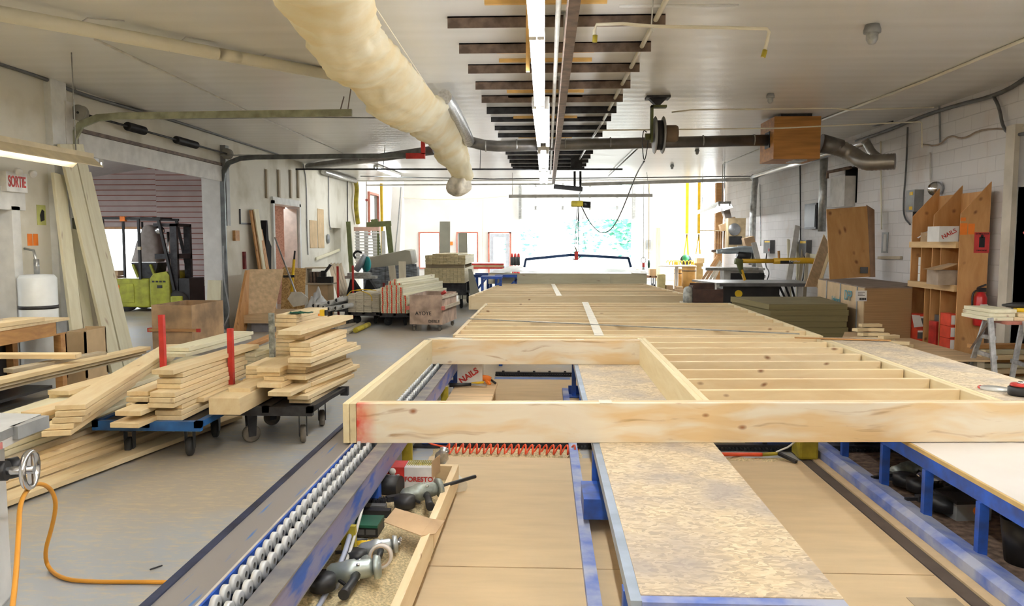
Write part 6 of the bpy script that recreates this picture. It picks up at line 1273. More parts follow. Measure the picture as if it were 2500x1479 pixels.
# wall shelf unit
ys = [9.95, 10.62, 11.22]; xf, xb2 = 5.30, 5.66
t = thing('shelf_unit', 'tall plywood shelf unit with slanted dividers standing against the right wall', 'shelf', (5.48,10.3,0))
for k, y in enumerate(ys):
    MB(PLYV).prism([(xf,.02),(xb2,.02),(xb2,2.46),(xf,2.06)], y, y+.02, 'y').build('side_panel' if k != 1 else 'upper_divider', t)
MB(PLYV).box(xb2-.012,xb2,ys[0]+.02,ys[2],.02,2.35).build('back_panel', t)
SHW = wood('shelf edge pine', (.74,.52,.26), (.6,.38,.17))
for z in (.27, 1.12, 1.68):
    board(None, (xf-.02,ys[0]+.02,z-.02), (xf-.02,ys[2],z-.02), .04, .085, SHW, 'shelf_edge', parent=t)
    MB(PLYV).box(xf,xb2-.012,ys[0]+.02,ys[2],z+.0,z+.02).build('shelf_board', t)
for y, za, zb_ in ((10.38,.29,1.08),(10.8,.29,1.08),(10.42,1.14,1.63),(10.95,1.14,1.63)): MB(PLYV).box(xf+.01,xb2-.012,y,y+.018,za,zb_).build('divider', t)
yf_ = ys[0]
def sheet(label, pl, pr, pb, pt, y, m, name='notice', cat='notice', th=.002):
    a, b, c, d = XB(pl, pr, pb, pt, y); return tag(MB(m).box(a,b,y-th,y,c,d).build(name), label, cat)
sheet('left orange paper pinned to the near side of the shelf unit', 2343, 2362, 573, 545, yf_-.001, ORANGE); sheet('right orange paper pinned to the near side of the shelf unit', 2363, 2380, 572, 546, yf_-.001, ORANGE)
sheet('small orange strip above the two orange papers', 2345, 2358, 539, 531, yf_-.001, ORANGE)
a, b, c, d = XB(2377,2417,617,567,yf_-.002); t = thing('extinguisher_notice', 'red notice with a black extinguisher picture on the side of the shelf unit', 'notice', ((a+b)/2,yf_,c))
MB(mat('red notice', (.62,.05,.05), .6)).box(a,b,yf_-.004,yf_-.001,c,d).build('sheet', t); m_ = (a+b)/2
MB(BLACK).box(m_-.035,m_+.035,yf_-.006,yf_-.004,c+.07,d-.06).lathe([(0,0),(.02,0),(.02,.002),(0,.002)],12,(m_,yf_-.004,d-.05),(0,-1,0)).build('pictogram', t, split=False)
text('EXTINCTEUR', .028, facing((m_,yf_-.005,d-.02)), BLACK, t); text('D\'INCENDIE', .024, facing((m_,yf_-.005,c+.03)), BLACK, t)
a, b, c, d = XB(2377,2410,795,712,yf_-.08); m_ = (a+b)/2; r = (b-a)/2
t = thing('fire_extinguisher', 'red fire extinguisher hanging on the side of the shelf unit', 'fire extinguisher', (m_,yf_-.1,c))
MB(mat('extinguisher red', (.55,.02,.02), .3)).lathe([(0,0),(r*.9,0),(r,.02),(r,(d-c)*.82),(r*.6,(d-c)*.97),(r*.35,(d-c)),(0,(d-c))], 26, (m_,yf_-r-.001,c)).build('cylinder', t)
MB(DKSTEEL).box(m_-.05,m_+.05,yf_-r-.03,yf_-r+.01,d,d+.05).bar((m_-.04,yf_-r,d+.05),(m_+.06,yf_-r,d+.09),.02).build('valve', t); MB(BLACK).tube(smooth([(m_,yf_-r,d+.03),(m_-.1,yf_-r,d-.0),(m_-.11,yf_-r-.01,d-.15),(m_-.09,yf_-r-.01,c+.15)]),.012,n=7).build('hose', t)
MB(PAPER).box(m_-.045,m_+.045,yf_-2*r-.016,yf_-2*r-.0105,c+.18,c+.28).build('label_panel', t); MB(BLACK).lathe([(r+.001,.16),(r+.004,.16),(r+.004,.18),(r+.001,.18)],26,(m_,yf_-r-.01,c)).build('strap', t)
# goods on the shelves
def carton(label, pl, pr, z0, z1, y, m, dep=.25, cat='carton', grp=None, txt=None, x1=None):
    a, b = XP(pl, y, z0), XP(pr, y, z0)
    o = thing('carton', label, cat, ((a+b)/2,y+dep/2,z0)); MB(m).box(a,b,y,y+dep,z0,z1).build('carton_body', o)
    if txt: text(txt[0], txt[1], facing(((a+b)/2,y-.002,(z0+z1)/2), tilt=txt[3] if len(txt) > 3 else 0), txt[2], o, bold=.001)
    return o
yy = ys[1]-.45
carton('white carton lettered NAILS on the top shelf of the shelf unit', 2292, 2340, 1.70, 1.90, 10.02, PAPER, .3, txt=('NAILS', .075, RED, .5))
c = V((5.47,10.95,1.70)); tag(MB(PAPER).grid(lambda u,v: c+V((-.15+.3*u, -.22+.4*v, .06+.1*(1-abs(2*u-1))+.05*noise.noise(V((u*5,v*5,2))))),14,14).build('crumpled_paper'), 'crumpled grey paper on the left part of the top shelf', 'paper')
tag(MB(CARD).at((5.42,10.9,1.70),.3).box(-.1,.1,-.1,.1,0,.13).build('carton'), 'small brown carton under the crumpled paper on the top shelf', 'carton')
for k in range(3): tag(MB(PAPER).box(5.32,5.46,10.97,11.05,1.14+.115*k,1.25+.115*k).build('carton'), ('lowest','middle','topmost')[k]+' of three slim white boxes stacked in the middle row of the shelf unit', 'carton')
t = carton('open brown carton in the middle row of the shelf unit', 2290, 2338, 1.14, 1.33, 10.05, mat('grey brown carton', (.42,.33,.25), .85), .3)
MB(CARD).prism([(XP(2268,10.05,1.4),1.34),(XP(2290,10.05,1.4),1.335),(XP(2338,10.0,1.4),1.41),(XP(2338,10.0,1.4),1.42)],10.0,10.22,'y').build('open_flap', t)
for k in range(2):
    t = carton(('lower','upper')[k]+' orange red nail carton at the left of the bottom row', 2237, 2275, .29+.2*k, .485+.2*k, 10.84, mat('orange red carton', (.75,.07,.03), .6) if k == 0 else bpy.data.materials['orange red carton'], .22)
    p = D(2246,815-30*k,10.83); MB(GREYD).box(p.x-.03,p.x+.05,10.832,10.838,.34+.2*k,.43+.2*k).build('black_label', t); MB(PAPER).box(p.x-.03,p.x+.05,10.832,10.838,.43+.2*k,.455+.2*k).build('white_label', t)
slab_ = slab(MB(PAPER), [D(2232,799,10.82),D(2254,797,10.82),D(2246,770,10.80),D(2226,768,10.80)], (0,1,0), .004).build('raised_flap'); tag(slab_, 'white raised lid above the upper orange red nail carton', 'lid')
CB = bpy.data.materials['orange red carton']
t = carton('red carton beside the stack of black boxes in the bottom row', 2284, 2297, .29, .62, 10.42, RED, .2)
for k in range(4):
    a, b = XP(2298,10.41,.4), XP(2313,10.41,.4); t = thing('carton', ('bottom','second','third','top')[k]+' black box with a white label in the bottom row of the shelf unit', 'carton', ((a+b)/2,10.5,.29+.105*k)); MB(GREYD).box(a,b,10.41,10.61,.29+.105*k,.39+.105*k).build('carton_body', t); MB(PAPER).box(a+.015,b-.02,10.404,10.41,.31+.105*k,.37+.105*k).build('label_panel', t)
for k in range(3):
    a, b = XP(2318,10.0,.4), XP(2341,10.0,.4); t = thing('carton', ('lowest','middle','uppermost')[k]+' red and white carton at the right end of the bottom row', 'carton', ((a+b)/2,10.1,.29+.16*k)); MB(CB).box(a,b,10.0,10.25,.29+.16*k,.445+.16*k).build('carton_body', t)
    MB(PAPER).box(a+.01,a+.06,9.994,10.0,.31+.16*k,.43+.16*k).build('label_panel', t); MB(CHROME).box(a+.07,a+.1,9.994,10.0,.35+.16*k,.38+.16*k).build('picture', t)
# wall fittings
def wbox(name, label, cat, pl, pr, pb, pt, dep, m):
    a, b = W(pl,(pb+pt)/2,XR-dep), W(pr,(pb+pt)/2,XR-dep); z0, z1 = W((pl+pr)/2,pb,XR-dep).z, W((pl+pr)/2,pt,XR-dep).z
    t = thing(name, label, cat, (XR-dep/2,(a.y+b.y)/2,z0)); MB(m).box(XR-dep,XR-.001,b.y,a.y,z0,z1).build('box_body', t); return t, b.y, a.y, z0, z1
t, ya, yb_, z0, z1 = wbox('switch_box', 'grey disconnect switch with yellow labels on the right wall above the shelf unit', 'switch box', 2212, 2232, 517, 464, .14, GREY)
MB(YELLOW).box(XR-.145,XR-.14,ya+.05,ya+.15,z1-.08,z1-.03).box(XR-.145,XR-.14,ya+.05,ya+.15,z0+.03,z0+.08).build('warning_label', t, split=True); MB(DKSTEEL).cyl((XR-.08,ya+.08,z0),(XR-.08,ya+.08,z0-.25),.035,n=10).build('plug', t)
cable('cable curving from the ceiling to the grey disconnect switch', [W(2216,310,XR-.03), W(2212,420,XR-.03), W(2206,480,XR-.03), W(2206,530,XR-.03), W(2222,548,XR-.05)], .014, GREYD)
t, ya, yb_, z0, z1 = wbox('switch_box', 'grey switch with red button on the right wall behind the saws', 'switch box', 1864, 1880, 618, 586, .12, GREYD); MB(YELLOW).box(XR-.125,XR-.12,ya+.03,yb_-.1,z1-.06,z1-.02).build('warning_label', t); MB(RED).box(XR-.13,XR-.12,ya+.05,ya+.12,z0+.05,z0+.12).build('button', t)
t, ya, yb_, z0, z1 = wbox('switch_box', 'grey and black switch beside the cables on the right wall', 'switch box', 1950, 1968, 625, 586, .12, GREYD); MB(YELLOW).box(XR-.125,XR-.12,ya+.03,yb_-.1,z1-.07,z1-.02).build('warning_label', t)
wbox('junction_box', 'narrow pale box left of the black topped switch', 'switch box', 1936, 1946, 620, 590, .1, WHITED)
t, ya, yb_, z0, z1 = wbox('electric_panel', 'tall dark electrical panel on the right wall', 'electrical panel', 1964, 1992, 559, 497, .16, DKSTEEL); MB(BLACK).box(XR-.17,XR-.16,ya+.04,yb_-.04,z0+.04,z1-.04).build('panel_door', t)
t, ya, yb_, z0, z1 = wbox('wall_heater', 'white painted box standing out from the right wall beside a dark opening', 'box', 2027, 2062, 505, 433, .2, WHITED); MB(RUST).tube([(XR-.3,yb_-.1,z1),(XR-.3,yb_-.1,z1+.12),(XR-.1,ya,z1+.15)],.03,n=8).build('pipe_stub', t)
wbox('wall_hatch', 'small framed slot with a label in the right wall', 'hatch', 2152, 2167, 617, 567, .012, GREY)
p = W(2160,592,XR-.014); sheetp = MB(PAPER).box(XR-.016,XR-.012,p.y-.06,p.y+.05,p.z-.15,p.z+.14).build('label_sheet'); tag(sheetp, 'white printed label inside the wall slot', 'label')
board('short brown rail screwed to the right wall', W(2145,629,XR-.03), W(2200,629,XR-.03), .04, .05, WOODG, 'wall_rail', 'rail')
board('pale rail on the right wall beside the leaning sheets', W(1968,623,XR-.03), W(2000,627,XR-.03), .04, .09, WOODP, 'wall_rail', 'rail')
t = thing('emergency_light', 'round chrome emergency light on the wall above the shelf unit', 'wall light', W(2279,460,XR-.1)); p = W(2279,460,XR-.12)
MB(CHROME).lathe([(0,0),(.05,0),(.10,.05),(.105,.07),(0,.08)],24,tuple(p+V((.05,.04,0))),(-.5,-1,-.1)).build('reflector', t); MB(DKSTEEL).box(XR-.1,XR,p.y-.03,p.y+.12,p.z-.04,p.z+.04).build('bracket', t)
for px, a, b, lb, m_ in ((2150,345,560,'rusty conduit down the right wall left of the disconnect switch',PVC),(2270,372,445,'pale conduit down to the round emergency light',WHITED),(1953,395,610,'dark conduit bundle down to the switches behind the saws',DKSTEEL),(1855,450,600,'thin conduit beside the silver drop pipe',STEEL),(2293,234,350,'thin cable drop at the upper right wall',GREY),(1770,445,520,'thin conduit at the far end of the right wall',WHITED)):
    cable(lb, [W(px,a,XR-.03), W(px+1,(a+b)/2,XR-.03), W(px+2,b,XR-.03)], .014, m_, 'conduit', 'conduit')
for k, (pts_, lb) in enumerate((([(1957,610),(1950,650),(1940,700)],'left of the cables hanging below the switches'),([(1962,610),(1966,660),(1955,700)],'right of the cables hanging below the switches'),([(1872,618),(1868,650),(1880,665),(1870,690)],'cable hanging from the switch with the red button'),([(1990,640),(2000,690)],'dark cable by the leaning sheets'))):
    cable(lb, [W(x_,y_,XR-.05-.02*k) for x_,y_ in pts_], .016, GREYD)
tag(MB(mat('grey door frame post', (.38,.37,.36), .5, var=.1)).box(XR-.09,XR-.001,9.0,9.4,0,2.35).build('door_post'), 'grey steel post with a red mark at the right door', 'post')
p = V((XR-.095,9.15,1.83)); tag(MB(mat('red spray', (.6,.12,.1), .7)).prism([(p.y-.1,p.z-.08),(p.y+.02,p.z-.12),(p.y+.12,p.z-.02),(p.y+.04,p.z+.02),(p.y+.1,p.z+.1),(p.y-.02,p.z+.06),(p.y-.08,p.z+.09)],XR-.093,XR-.0905,'x').build('paint_mark'), 'red sprayed mark on the grey door post', 'paint mark')
tag(MB(BLACK).box(XR-.05,XR-.002,9.42,9.60,1.70,1.78).build('door_latch'), 'black latch between the shelf unit and the grey post', 'latch')
# leaning sheets behind the pack
t = None
tag(slab(MB(wood('fir sheet', (.70,.40,.15), (.58,.29,.09), knot=(.25,.09,.03), grain=5, knots=.95, knotsz=.05, ks=(5,5,3.6), ax='z')), [D(2026,682,12.75),D(2125,675,12.95),D(2117,503,13.1),D(2018,511,12.95)], (0,1,.05), .02).build('plywood_sheet'), 'large orange plywood sheet with knots leaning at the right wall', 'plywood sheet')
a, b, c, d = XB(2100,2122,667,652,12.88); tag(MB(GREYD).box(a,b-.02,12.875,12.885,c,d).build('stencil_mark'), 'grey printed stamp on the lower corner of the orange plywood sheet', 'stamp')
tag(slab(MB(mat('dark sheet', (.22,.12,.06), .7)), [D(2121,676,13.12),D(2137,676,12.96),D(2135,512,12.98),D(2116,500,13.16)], (0,1,.05), .02).build('plywood_sheet'), 'dark brown sheet edge behind the orange plywood sheet', 'plywood sheet')
tag(slab(MB(PLYW), [D(1966,700,13.9),D(2002,700,14.2),D(2026,600,14.9),D(2012,572,14.9)], (0,1,.1), .03).build('plywood_sheet'), 'pale sheet slanting up to the left edge of the orange plywood sheet', 'plywood sheet')
board('pale board edge beside the slanting pale sheet', D(1998,688,14.0)-V((0,0,.1)), D(2024,620,14.6), .05, .05, WOOD)
# sheet pack
P4 = [(4.55,10.95),(5.22,10.98),(5.24,11.3),(5.68,11.35),(5.68,13.7),(4.80,13.5)]
t = thing('sheet_pack', 'big strapped pack of brown fibre sheets with a bar code label by the right wall', 'sheet pack', (5.1,12,0))
MB(TAN).prism(P4, .32, 1.04, 'z').build('sheets', t); MB(BRN).prism(P4, 1.04, 1.055, 'z').build('top_sheet', t)
MB(TANP).prism([(4.54,10.96),(4.55,10.96),(4.80,13.5),(4.79,13.5)], .32, 1.04, 'z').build('side_wrap', t)
for y in (11.1,12.2,13.3): MB(WOODG).box(4.85,5.6,y,y+.1,.2,.32).build('skid', t)
for y in (11.25, 12.1, 12.9): x = 4.54+.25*(y-10.96)/2.54; MB(GREY).box(x-.012,x-.004,y-.015,y+.015,.32,1.05).build('strap', t)
TEALP = mat('teal print', (.08,.30,.36), .7)
x = 4.53; nrm = (-2.54,.25,0)
text('DFP', .22, facing((4.525+.25*.75/2.54,11.68,.88),nrm), TEALP, t); text('Uniboard', .12, facing((4.525+.25*1.3/2.54,12.3,.78),nrm), TEALP, t)
a, b, c, d = XB(2088,2116,735,709,10.94); MB(PAPER).box(a,b,10.93,10.937,c,d).build('bar_code_label', t)
for k in range(9): MB(BLACK).box(a+.05+.011*k,a+.055+.011*k+.003*(k%2),10.925,10.93,c+.015,c+.05).build('bar', t)
for k in range(3): MB(GREYD).box(a+.03,b-.03-.03*(k%2),10.926,10.93,d-.03-.022*k,d-.024-.022*k).build('print_line', t)
# olive fibreboard stack
for k in range(7):
    j = .012*((k*37) % 3-1)
    tag(MB(MDF).prism([(3.28+j,11.15),(4.42+j,11.2),(4.58+j,12.75),(3.10+j,12.7)], .20+.085*k, .282+.085*k, 'z').build('fibreboard_sheet'), ('topmost slab of the olive fibreboard stack right of the middle frame' if k == 6 else 'olive fibreboard slab stacked right of the middle floor frame'), 'fibreboard', None if k == 6 else 'olive fibreboard slabs')
t = thing('stack_base', 'wooden base under the olive fibreboard stack', 'base', (3.8,11.9,0))
for y in (11.3,12.5): MB(WOODG).box(3.3,4.4,y,y+.1,0,.20).build('bearer', t)
# dark crate and grey can at the end of the middle frame
t = thing('dark_crate', 'open dark brown crate beyond the far right corner of the middle frame', 'crate', (2.85,13.2,.7)); a, b = XP(1692,13.0,.8), XP(1766,13.0,.8); DB = mat('dark brown wood', (.075,.035,.025), .6, var=.3)
MB(DB).box(a,b,13.0,13.02,.68,.89).build('front_board', t); MB(DB).box(a+.02,b-.06,13.4,13.42,.68,.98).build('back_board', t)
MB(DB).box(a,a+.02,13.02,13.4,.68,.95).build('side_board', t); MB(DB).box(b-.02,b,13.02,13.4,.68,.9).build('side_board', t); MB(DB).box(a,b,13.02,13.4,.66,.68).build('bottom', t)
t = thing('crate_stand', 'low stand carrying the dark brown crate', 'stand', (2.85,13.2,0)); MB(WOODG).box(a-.15,b,12.95,13.42,.60,.66).build('stand_top', t)
for x in (a-.1,b-.05):
    for y in (12.98,13.38): MB(WOODG).box(x-.02,x+.02,y-.02,y+.02,0,.6).build('leg', t)
c = D(1683,722,13.1); tag(MB(mat('plaster grey', (.42,.43,.40), .8, var=.3, scale=14)).lathe([(0,0),(.085,0),(.09,.1),(.08,.24),(.05,.27),(0,.28)],12,(c.x-.02,13.1,.66)).build('grey_canister'), 'mottled grey canister left of the dark brown crate', 'canister')
# panel saw with yellow overarm guard
ysw = 15.0; xa_, xb_ = XP(1737,ysw,.9), XP(1992,ysw,.9)
t = thing('table_saw', 'wide cast table saw with black cabinet in front of the right wall', 'saw', ((xa_+xb_)/2,15.5,0))
MB(mat('saw table', (.42,.44,.45), .35, .5, var=.15)).prism([(xa_+.1,ysw),(xb_,ysw),(xb_,ysw+1.2),(xa_-.15,ysw+1.2)], .86, .90, 'z').build('table_top', t); MB(GREYD).box(xa_+.15,xb_,ysw-.06,ysw,.83,.89).build('fence_rail', t)
MB(BLACK).box(xa_+.25,xa_+1.35,ysw+.1,ysw+.9,.05,.86).build('cabinet', t); MB(YELLOW).cyl((xa_+.55,ysw+.06,.68),(xa_+.55,ysw+.1,.68),.07).build('knob', t); MB(WHITED).box(xa_+.12,xa_+.2,ysw+.1,ysw+.2,0,.86).box(xb_-.3,xb_-.22,ysw+.1,ysw+.2,0,.86).build('leg', t, split=True)
for k in range(5): MB(DKSTEEL).bar((xb_-.9+.12*k,ysw+.15,.84),(xb_-.3+.05*k,ysw+.5,.1),.03,.03).build('brace', t)
YARM = mat('amber arm', (.72,.42,.02), .45, var=.1)
t = thing('overarm_guard', 'amber overarm blade guard reaching across the table saw from the right', 'blade guard', D(1900,638,15.3)); y = 15.3
MB(YARM).tube([D(1812,637,y),D(1890,637,y)],.045,n=14).tube([D(1888,637,y),D(1975,636,y),D(1992,638,y),D(1999,650,y),D(2003,680,y)],.06,n=14).build('arm', t, split=True); MB(TGREEN).tube([D(1794,637,y),D(1806,639,y),D(1808,655,y),D(1812,668,y)],[.06,.08,.05,.04],n=12).build('elbow', t)
MB(YARM).bar(D(1810,658,y),D(1818,684,y),.1,.04).build('blade_cover', t); MB(BLACK).box(D(1921,0,y).x,D(1953,0,y).x,y-.07,y-.06,D(0,641,y).z,D(0,634,y).z).build('name_plate', t); p = D(1937,637.5,y)
text('Excalibur', .06, facing((p.x,y-.072,p.z)), PAPER, t); MB(WOODO).cyl(D(1901,612,y),D(1902,634,y),.025,n=8).build('wooden_peg', t)
# jointer and radial saw further back
t = thing('jointer', 'white topped planing machine behind the table saw', 'planer', D(1800,655,18)); y = 17.6; xa_, xb_ = XP(1722,y,1.1), XP(1868,y,1.1)
MB(WHITE).prism([(xa_,y),(xb_,y-.0),(xb_,y+.8),(xa_+.1,y+.9)],1.05,1.10,'z').build('table_top', t); MB(BLACK).box(xa_+.6,xb_,y+.05,y+.5,.80,.98).build('fence', t); MB(WHITED).box(xa_+.45,xa_+.85,y+.1,y+.5,0,1.05).build('pedestal', t); MB(STEEL).box(xa_,xa_+1.2,y-.03,y,1.04,1.11).build('front_edge', t)
MB(WHITED).box(xb_-.4,xb_-.1,y+.1,y+.5,0,1.05).build('pedestal', t)
t = thing('radial_saw', 'grey radial arm saw with a long rounded arm behind the white topped machine', 'saw', D(1800,612,18.8)); y = 18.8
MB(mat('radial arm', (.36,.42,.45), .35, .4)).tube([D(1750,614,y),D(1775,612,y),D(1815,610,y),D(1840,610,y)],[.05,.08,.09,.09],n=14).build('arm', t); MB(BLACK).tube([D(1800,620,y),D(1830,628,y)],[.1,.12],n=14).build('motor', t); MB(STEEL).cyl(D(1842,612,y),V((D(1842,612,y).x,y,.9)),.06).build('column', t); MB(GREYD).box(XP(1775,y,.8),XP(1860,y,.8),y-.3,y+.4,.84,.9).build('table', t); MB(GREY).box(XP(1780,y,.8),XP(1855,y,.8),y-.2,y+.3,0,.84).build('cabinet', t)
# leaning things behind the saws
board('white plastic gutter leaning at the right wall behind the table saw', V((5.15,16.6,.02)), W(1946,552,XR-.1), .12, .08, WHITED, 'white_gutter', 'gutter', up=(0,1,0))
for k, (px, pt) in enumerate(((1925,585),(1962,600),(1948,590),(1972,610))): board('thin board leaning at the right wall among the cables', V((5.2,16.2-.25*k,.02)), W(px,pt,XR-.06), .07,.03, (WOODP,WOODG)[k%2], group='thin boards leaning behind the saw', up=(0,1,0))
board('white board standing between the radial saw and the silver drop pipe', D(1862,680,18.0), D(1840,592,18.4), .12, .03, WHITED, up=(0,-1,0))
# corner shelves at the end of the right wall
yc = 22.0
t = thing('corner_shelf', 'open corner shelf of tan boards at the far end of the right wall', 'shelf', (5.3,22.3,0))
CSH = mat('tan shelf', (.55,.42,.24), .7, var=.15)
MB(CSH).prism([(XP(1708,yc,2.0),yc),(XP(1800,yc,2.0),yc-.6),(XP(1800,yc,2.0),yc+.5),(XP(1712,yc,2.0),yc+.3)],2.0,2.03,'z').build('shelf_board', t)
MB(CSH).box(XP(1748,yc,1.3),5.72,yc-.2,yc+.5,1.38,1.42).build('shelf_board', t)
mb = MB(WOODO); 
for k in range(9): mb.box(XP(1750,yc,1.7)+.07*k,XP(1750,yc,1.7)+.04+.07*k,yc+.1,yc+.14,1.45,2.0)
mb.build('slat_rack', t, split=False)
MB(WOODO).box(XP(1744,24.3,1),XP(1762,24.3,1),24.25,24.45,0,3.55).build('end_post', t); MB(RUST).box(XP(1738,yc,1.5),XP(1790,yc,1.5),yc+.05,yc+.09,1.4,1.47).build('ledge', t)
a, b = XP(1779,21.2,1.7), XP(1822,21.2,1.7); t = thing('drawer_cabinet', 'tan cabinet with a black drawer below the round saw blade', 'cabinet', ((a+b)/2,21.4,1.38)); MB(CSH).box(a,b,21.3,21.6,1.42,2.35).build('cabinet_body', t); MB(BLACK).box(a+.03,b-.1,21.28,21.3,1.62,1.85).build('drawer', t)
c = D(1793,560,21.25); t = thing('saw_blade', 'large round grey saw blade hung on the tan cabinet', 'saw blade', c); MB(mat('blade steel', (.32,.33,.34), .35, .7)).lathe([(.012,0),(.165,0),(.168,.003),(.165,.006),(.012,.006)],40,tuple(c),(0,-1,0)).build('disc', t); MB(STEEL).lathe([(0,0),(.014,0),(.014,.02),(0,.02)],10,tuple(c),(0,-1,0)).build('hub', t)
for pl, pr, pb, pt, m_, lb in ((1762,1785,562,545,CARD,'tilted open brown carton on the corner shelf'),(1786,1802,558,530,CARD,'brown carton leaning further back on the corner shelf'),(1774,1790,545,512,mat('grey picture frame', (.22,.19,.17), .6),'dark framed panel standing on top of the corner shelf'),(1822,1848,605,578,mat('lid carton', (.62,.42,.24), .8),'open brown carton on its side above the radial saw')):
    a, b, c, d = XB(pl,pr,pb,pt,21.6 if pl < 1800 else 19.3); y = 21.6 if pl < 1800 else 19.3
    mb = MB(m_).at(((a+b)/2,y,c),0,0,-.25); mb.box(-(b-a)/2,(b-a)/2,0,.25,0,d-c); tag(mb.build('carton' if 'frame' not in lb else 'framed_panel'), lb, 'carton' if 'frame' not in lb else 'panel')
tag(MB(PAPER).box(XP(1800,19.2,1.5),XP(1822,19.2,1.5),19.15,19.2,1.25,1.6).build('document_holder'), 'white document holder above the radial saw', 'document holder')
for k in range(4): board('reddish trim board of the bundle leaning left of the white topped machine', D(1752+3*k,625+6*k,21), D(1704+10*k,700,18.5+.2*k), .07,.03, WOODO if k < 2 else WOODG, group='trims leaning left of the white topped machine', up=(0,-1,0))
# offcuts pile and platform
random.seed(3)
t = thing('low_platform', 'low platform under the heap of offcuts', 'platform', (4.1,9.2,0)); MB(PLYW).box(3.62,4.95,8.5,10.4,.38,.40).build('top', t)
for x in (3.7,4.85):
    for y in (8.6,10.3): MB(WOODG).box(x-.04,x+.04,y-.04,y+.04,0,.38).build('leg', t)
offs = [(2085,838,0),(2108,840,20),(2140,842,-20),(2165,846,10),(2185,850,-8),(2098,828,35),(2128,828,-25),(2155,832,15),(2190,838,-30),(2118,817,30),(2142,818,-10),(2170,824,25),(2105,806,28),(2130,806,-28),(2125,796,5),(2178,852,0),(2200,846,12)]
for k, (px, py, g) in enumerate(offs):
    z = .42+.043*(0 if k < 5 else 1 if k < 9 else 2 if k < 12 else 3 if k < 14 else 4 if k == 14 else 0); c = G(px, py-2, z); a = math.radians(g); d = V((math.cos(a),math.sin(a),0))*.14
    board('short pine offcut on top of the heap behind the strand board strip' if k == 14 else 'short pine offcut in the loose heap behind the strand board strip', c-d, c+d, .09, .04, WOOD, 'offcut', 'offcut', None if k == 14 else 'offcuts in the heap')
tag(slab(MB(PLYW), [G(2050,842,.41),G(2110,842,.41),G(2120,812,.43),G(2062,812,.43)], (0,0,1), .012).build('plywood_scrap'), 'square plywood scrap at the left of the offcut heap', 'plywood scrap')
for k in range(3): board(('nearest','middle','farthest')[k]+' of the dark weathered planks in front of the shelf unit', G(2222-6*k,852-3*k,.24), G(2350-6*k,880-3*k,.24), .09, .05, mat('dark plank', (.16,.11,.08), .8, var=.3) if k == 0 else bpy.data.materials['dark plank'], 'plank', 'plank')
t = thing('plank_bearer', 'bearer under the dark weathered planks', 'base', (5,9.6,0)); MB(WOODG).box(4.62,5.15,9.0,9.5,0,.21).build('bearer', t)
tag(slab(MB(BRN), [G(2272,868,.22),G(2350,895,.22),G(2412,880,.22),G(2330,848,.22)], (0,0,1), .02).build('grey_board'), 'grey brown sheet lying in front of the shelf unit', 'sheet')
t = thing('sheet_bearer', 'low bearer under the grey brown sheet', 'base', (4.9,8.9,0)); MB(WOODG).box(4.75,4.85,8.4,9.2,0,.215).build('bearer', t)
# aluminium trestle with lumber on top
yt = 8.3
t = thing('aluminium_trestle', 'paint spattered aluminium step trestle at the right edge of the picture', 'trestle', D(2440,850,yt))
zt = D(2440,775,yt).z
FT = [((2408,774),(2383,907),8.5),((2418,776),(2437,940),7.9),((2498,782),(2462,935),8.3),((2503,784),(2530,960),7.8)]
for k, (a, b, y) in enumerate(FT):
    p = D(a[0],a[1],y); q_ = D(b[0],b[1],y-.0); q_.z = 0 if k else .02
    if k == 0: q_ = V((D(383+2000,907,y).x, y+.25, .0))
    MB(ALU).bar(p, V((q_.x,q_.y,0.0)), .05, .025, up=(0,-1,0)).build('leg', t)
for (a, b) in (((2390,860),(2432,873)),((2398,820),(2428,826)),((2470,880),(2515,895))): MB(ALU).bar(D(a[0],a[1],8.35), D(b[0],b[1],8.0), .03,.04).build('step', t)
p = D(2402,776,8.3); MB(mat('red edged plank', (.40,.14,.10), .6)).box(p.x-.02,p.x+.9,7.85,8.6,zt-.03,zt).build('platform_board', t); MB(BLACK).box(D(2383,907,8.5).x-.05,D(2383,907,8.5).x+.05,8.6,8.8,0,.03).build('rubber_foot', t)
MB(RUST).bar((p.x+.0,8.2,zt-.03),(p.x-.12,8.3,.55),.02).build('brace', t)
for k in range(3):
    fb(('lowest','middle','top')[k]+' board stacked on the aluminium trestle', 2412+3*k, 2475+k*4, zt+.04*k, 7.95, .5, 0, m=WOODP)
fb('board at the right end on top of the aluminium trestle', 2476, 2520, zt, 7.95, .5, 0, m=WOOD); fb('upper board at the right end on top of the aluminium trestle', 2486, 2530, zt+.04, 7.95, .5, 0, m=WOOD)
c = V((XP(2485,8.1,zt+.1),8.1,zt+.12)); t = thing('cordless_drill', 'yellow and black drill lying on the boards of the trestle', 'drill', c); MB(BLACK).tube([c+V((-.16,0,.03)),c+V((-.05,0,.03)),c+V((.1,0,.03))],[.012,.03,.035],n=12).build('body', t); MB(YELLOW).at(c).box(-.03,.12,-.035,.035,-.04,.0).build('grip', t, bevel=.01)
PILE = [(2378,845,.35,.2),(2372,858,.3,.15),(2392,838,.45,.3),(2398,866,.25,.1)]
for k in range(9):
    y = 8.9+.07*(k%3); z = .05+.09*(k//1)*.6; xs = D(2372+9*((k*5)%4),800,y).x
    board('pale board end sticking out of the pile behind the aluminium trestle', (xs,y,z), (XR-.12,y+.05,z), .14, .05, (WOOD,WOODP,WOODO)[k%3], group='boards piled behind the aluminium trestle')
# ================= FAR BAY AND OUTSIDE =================
random.seed(21)
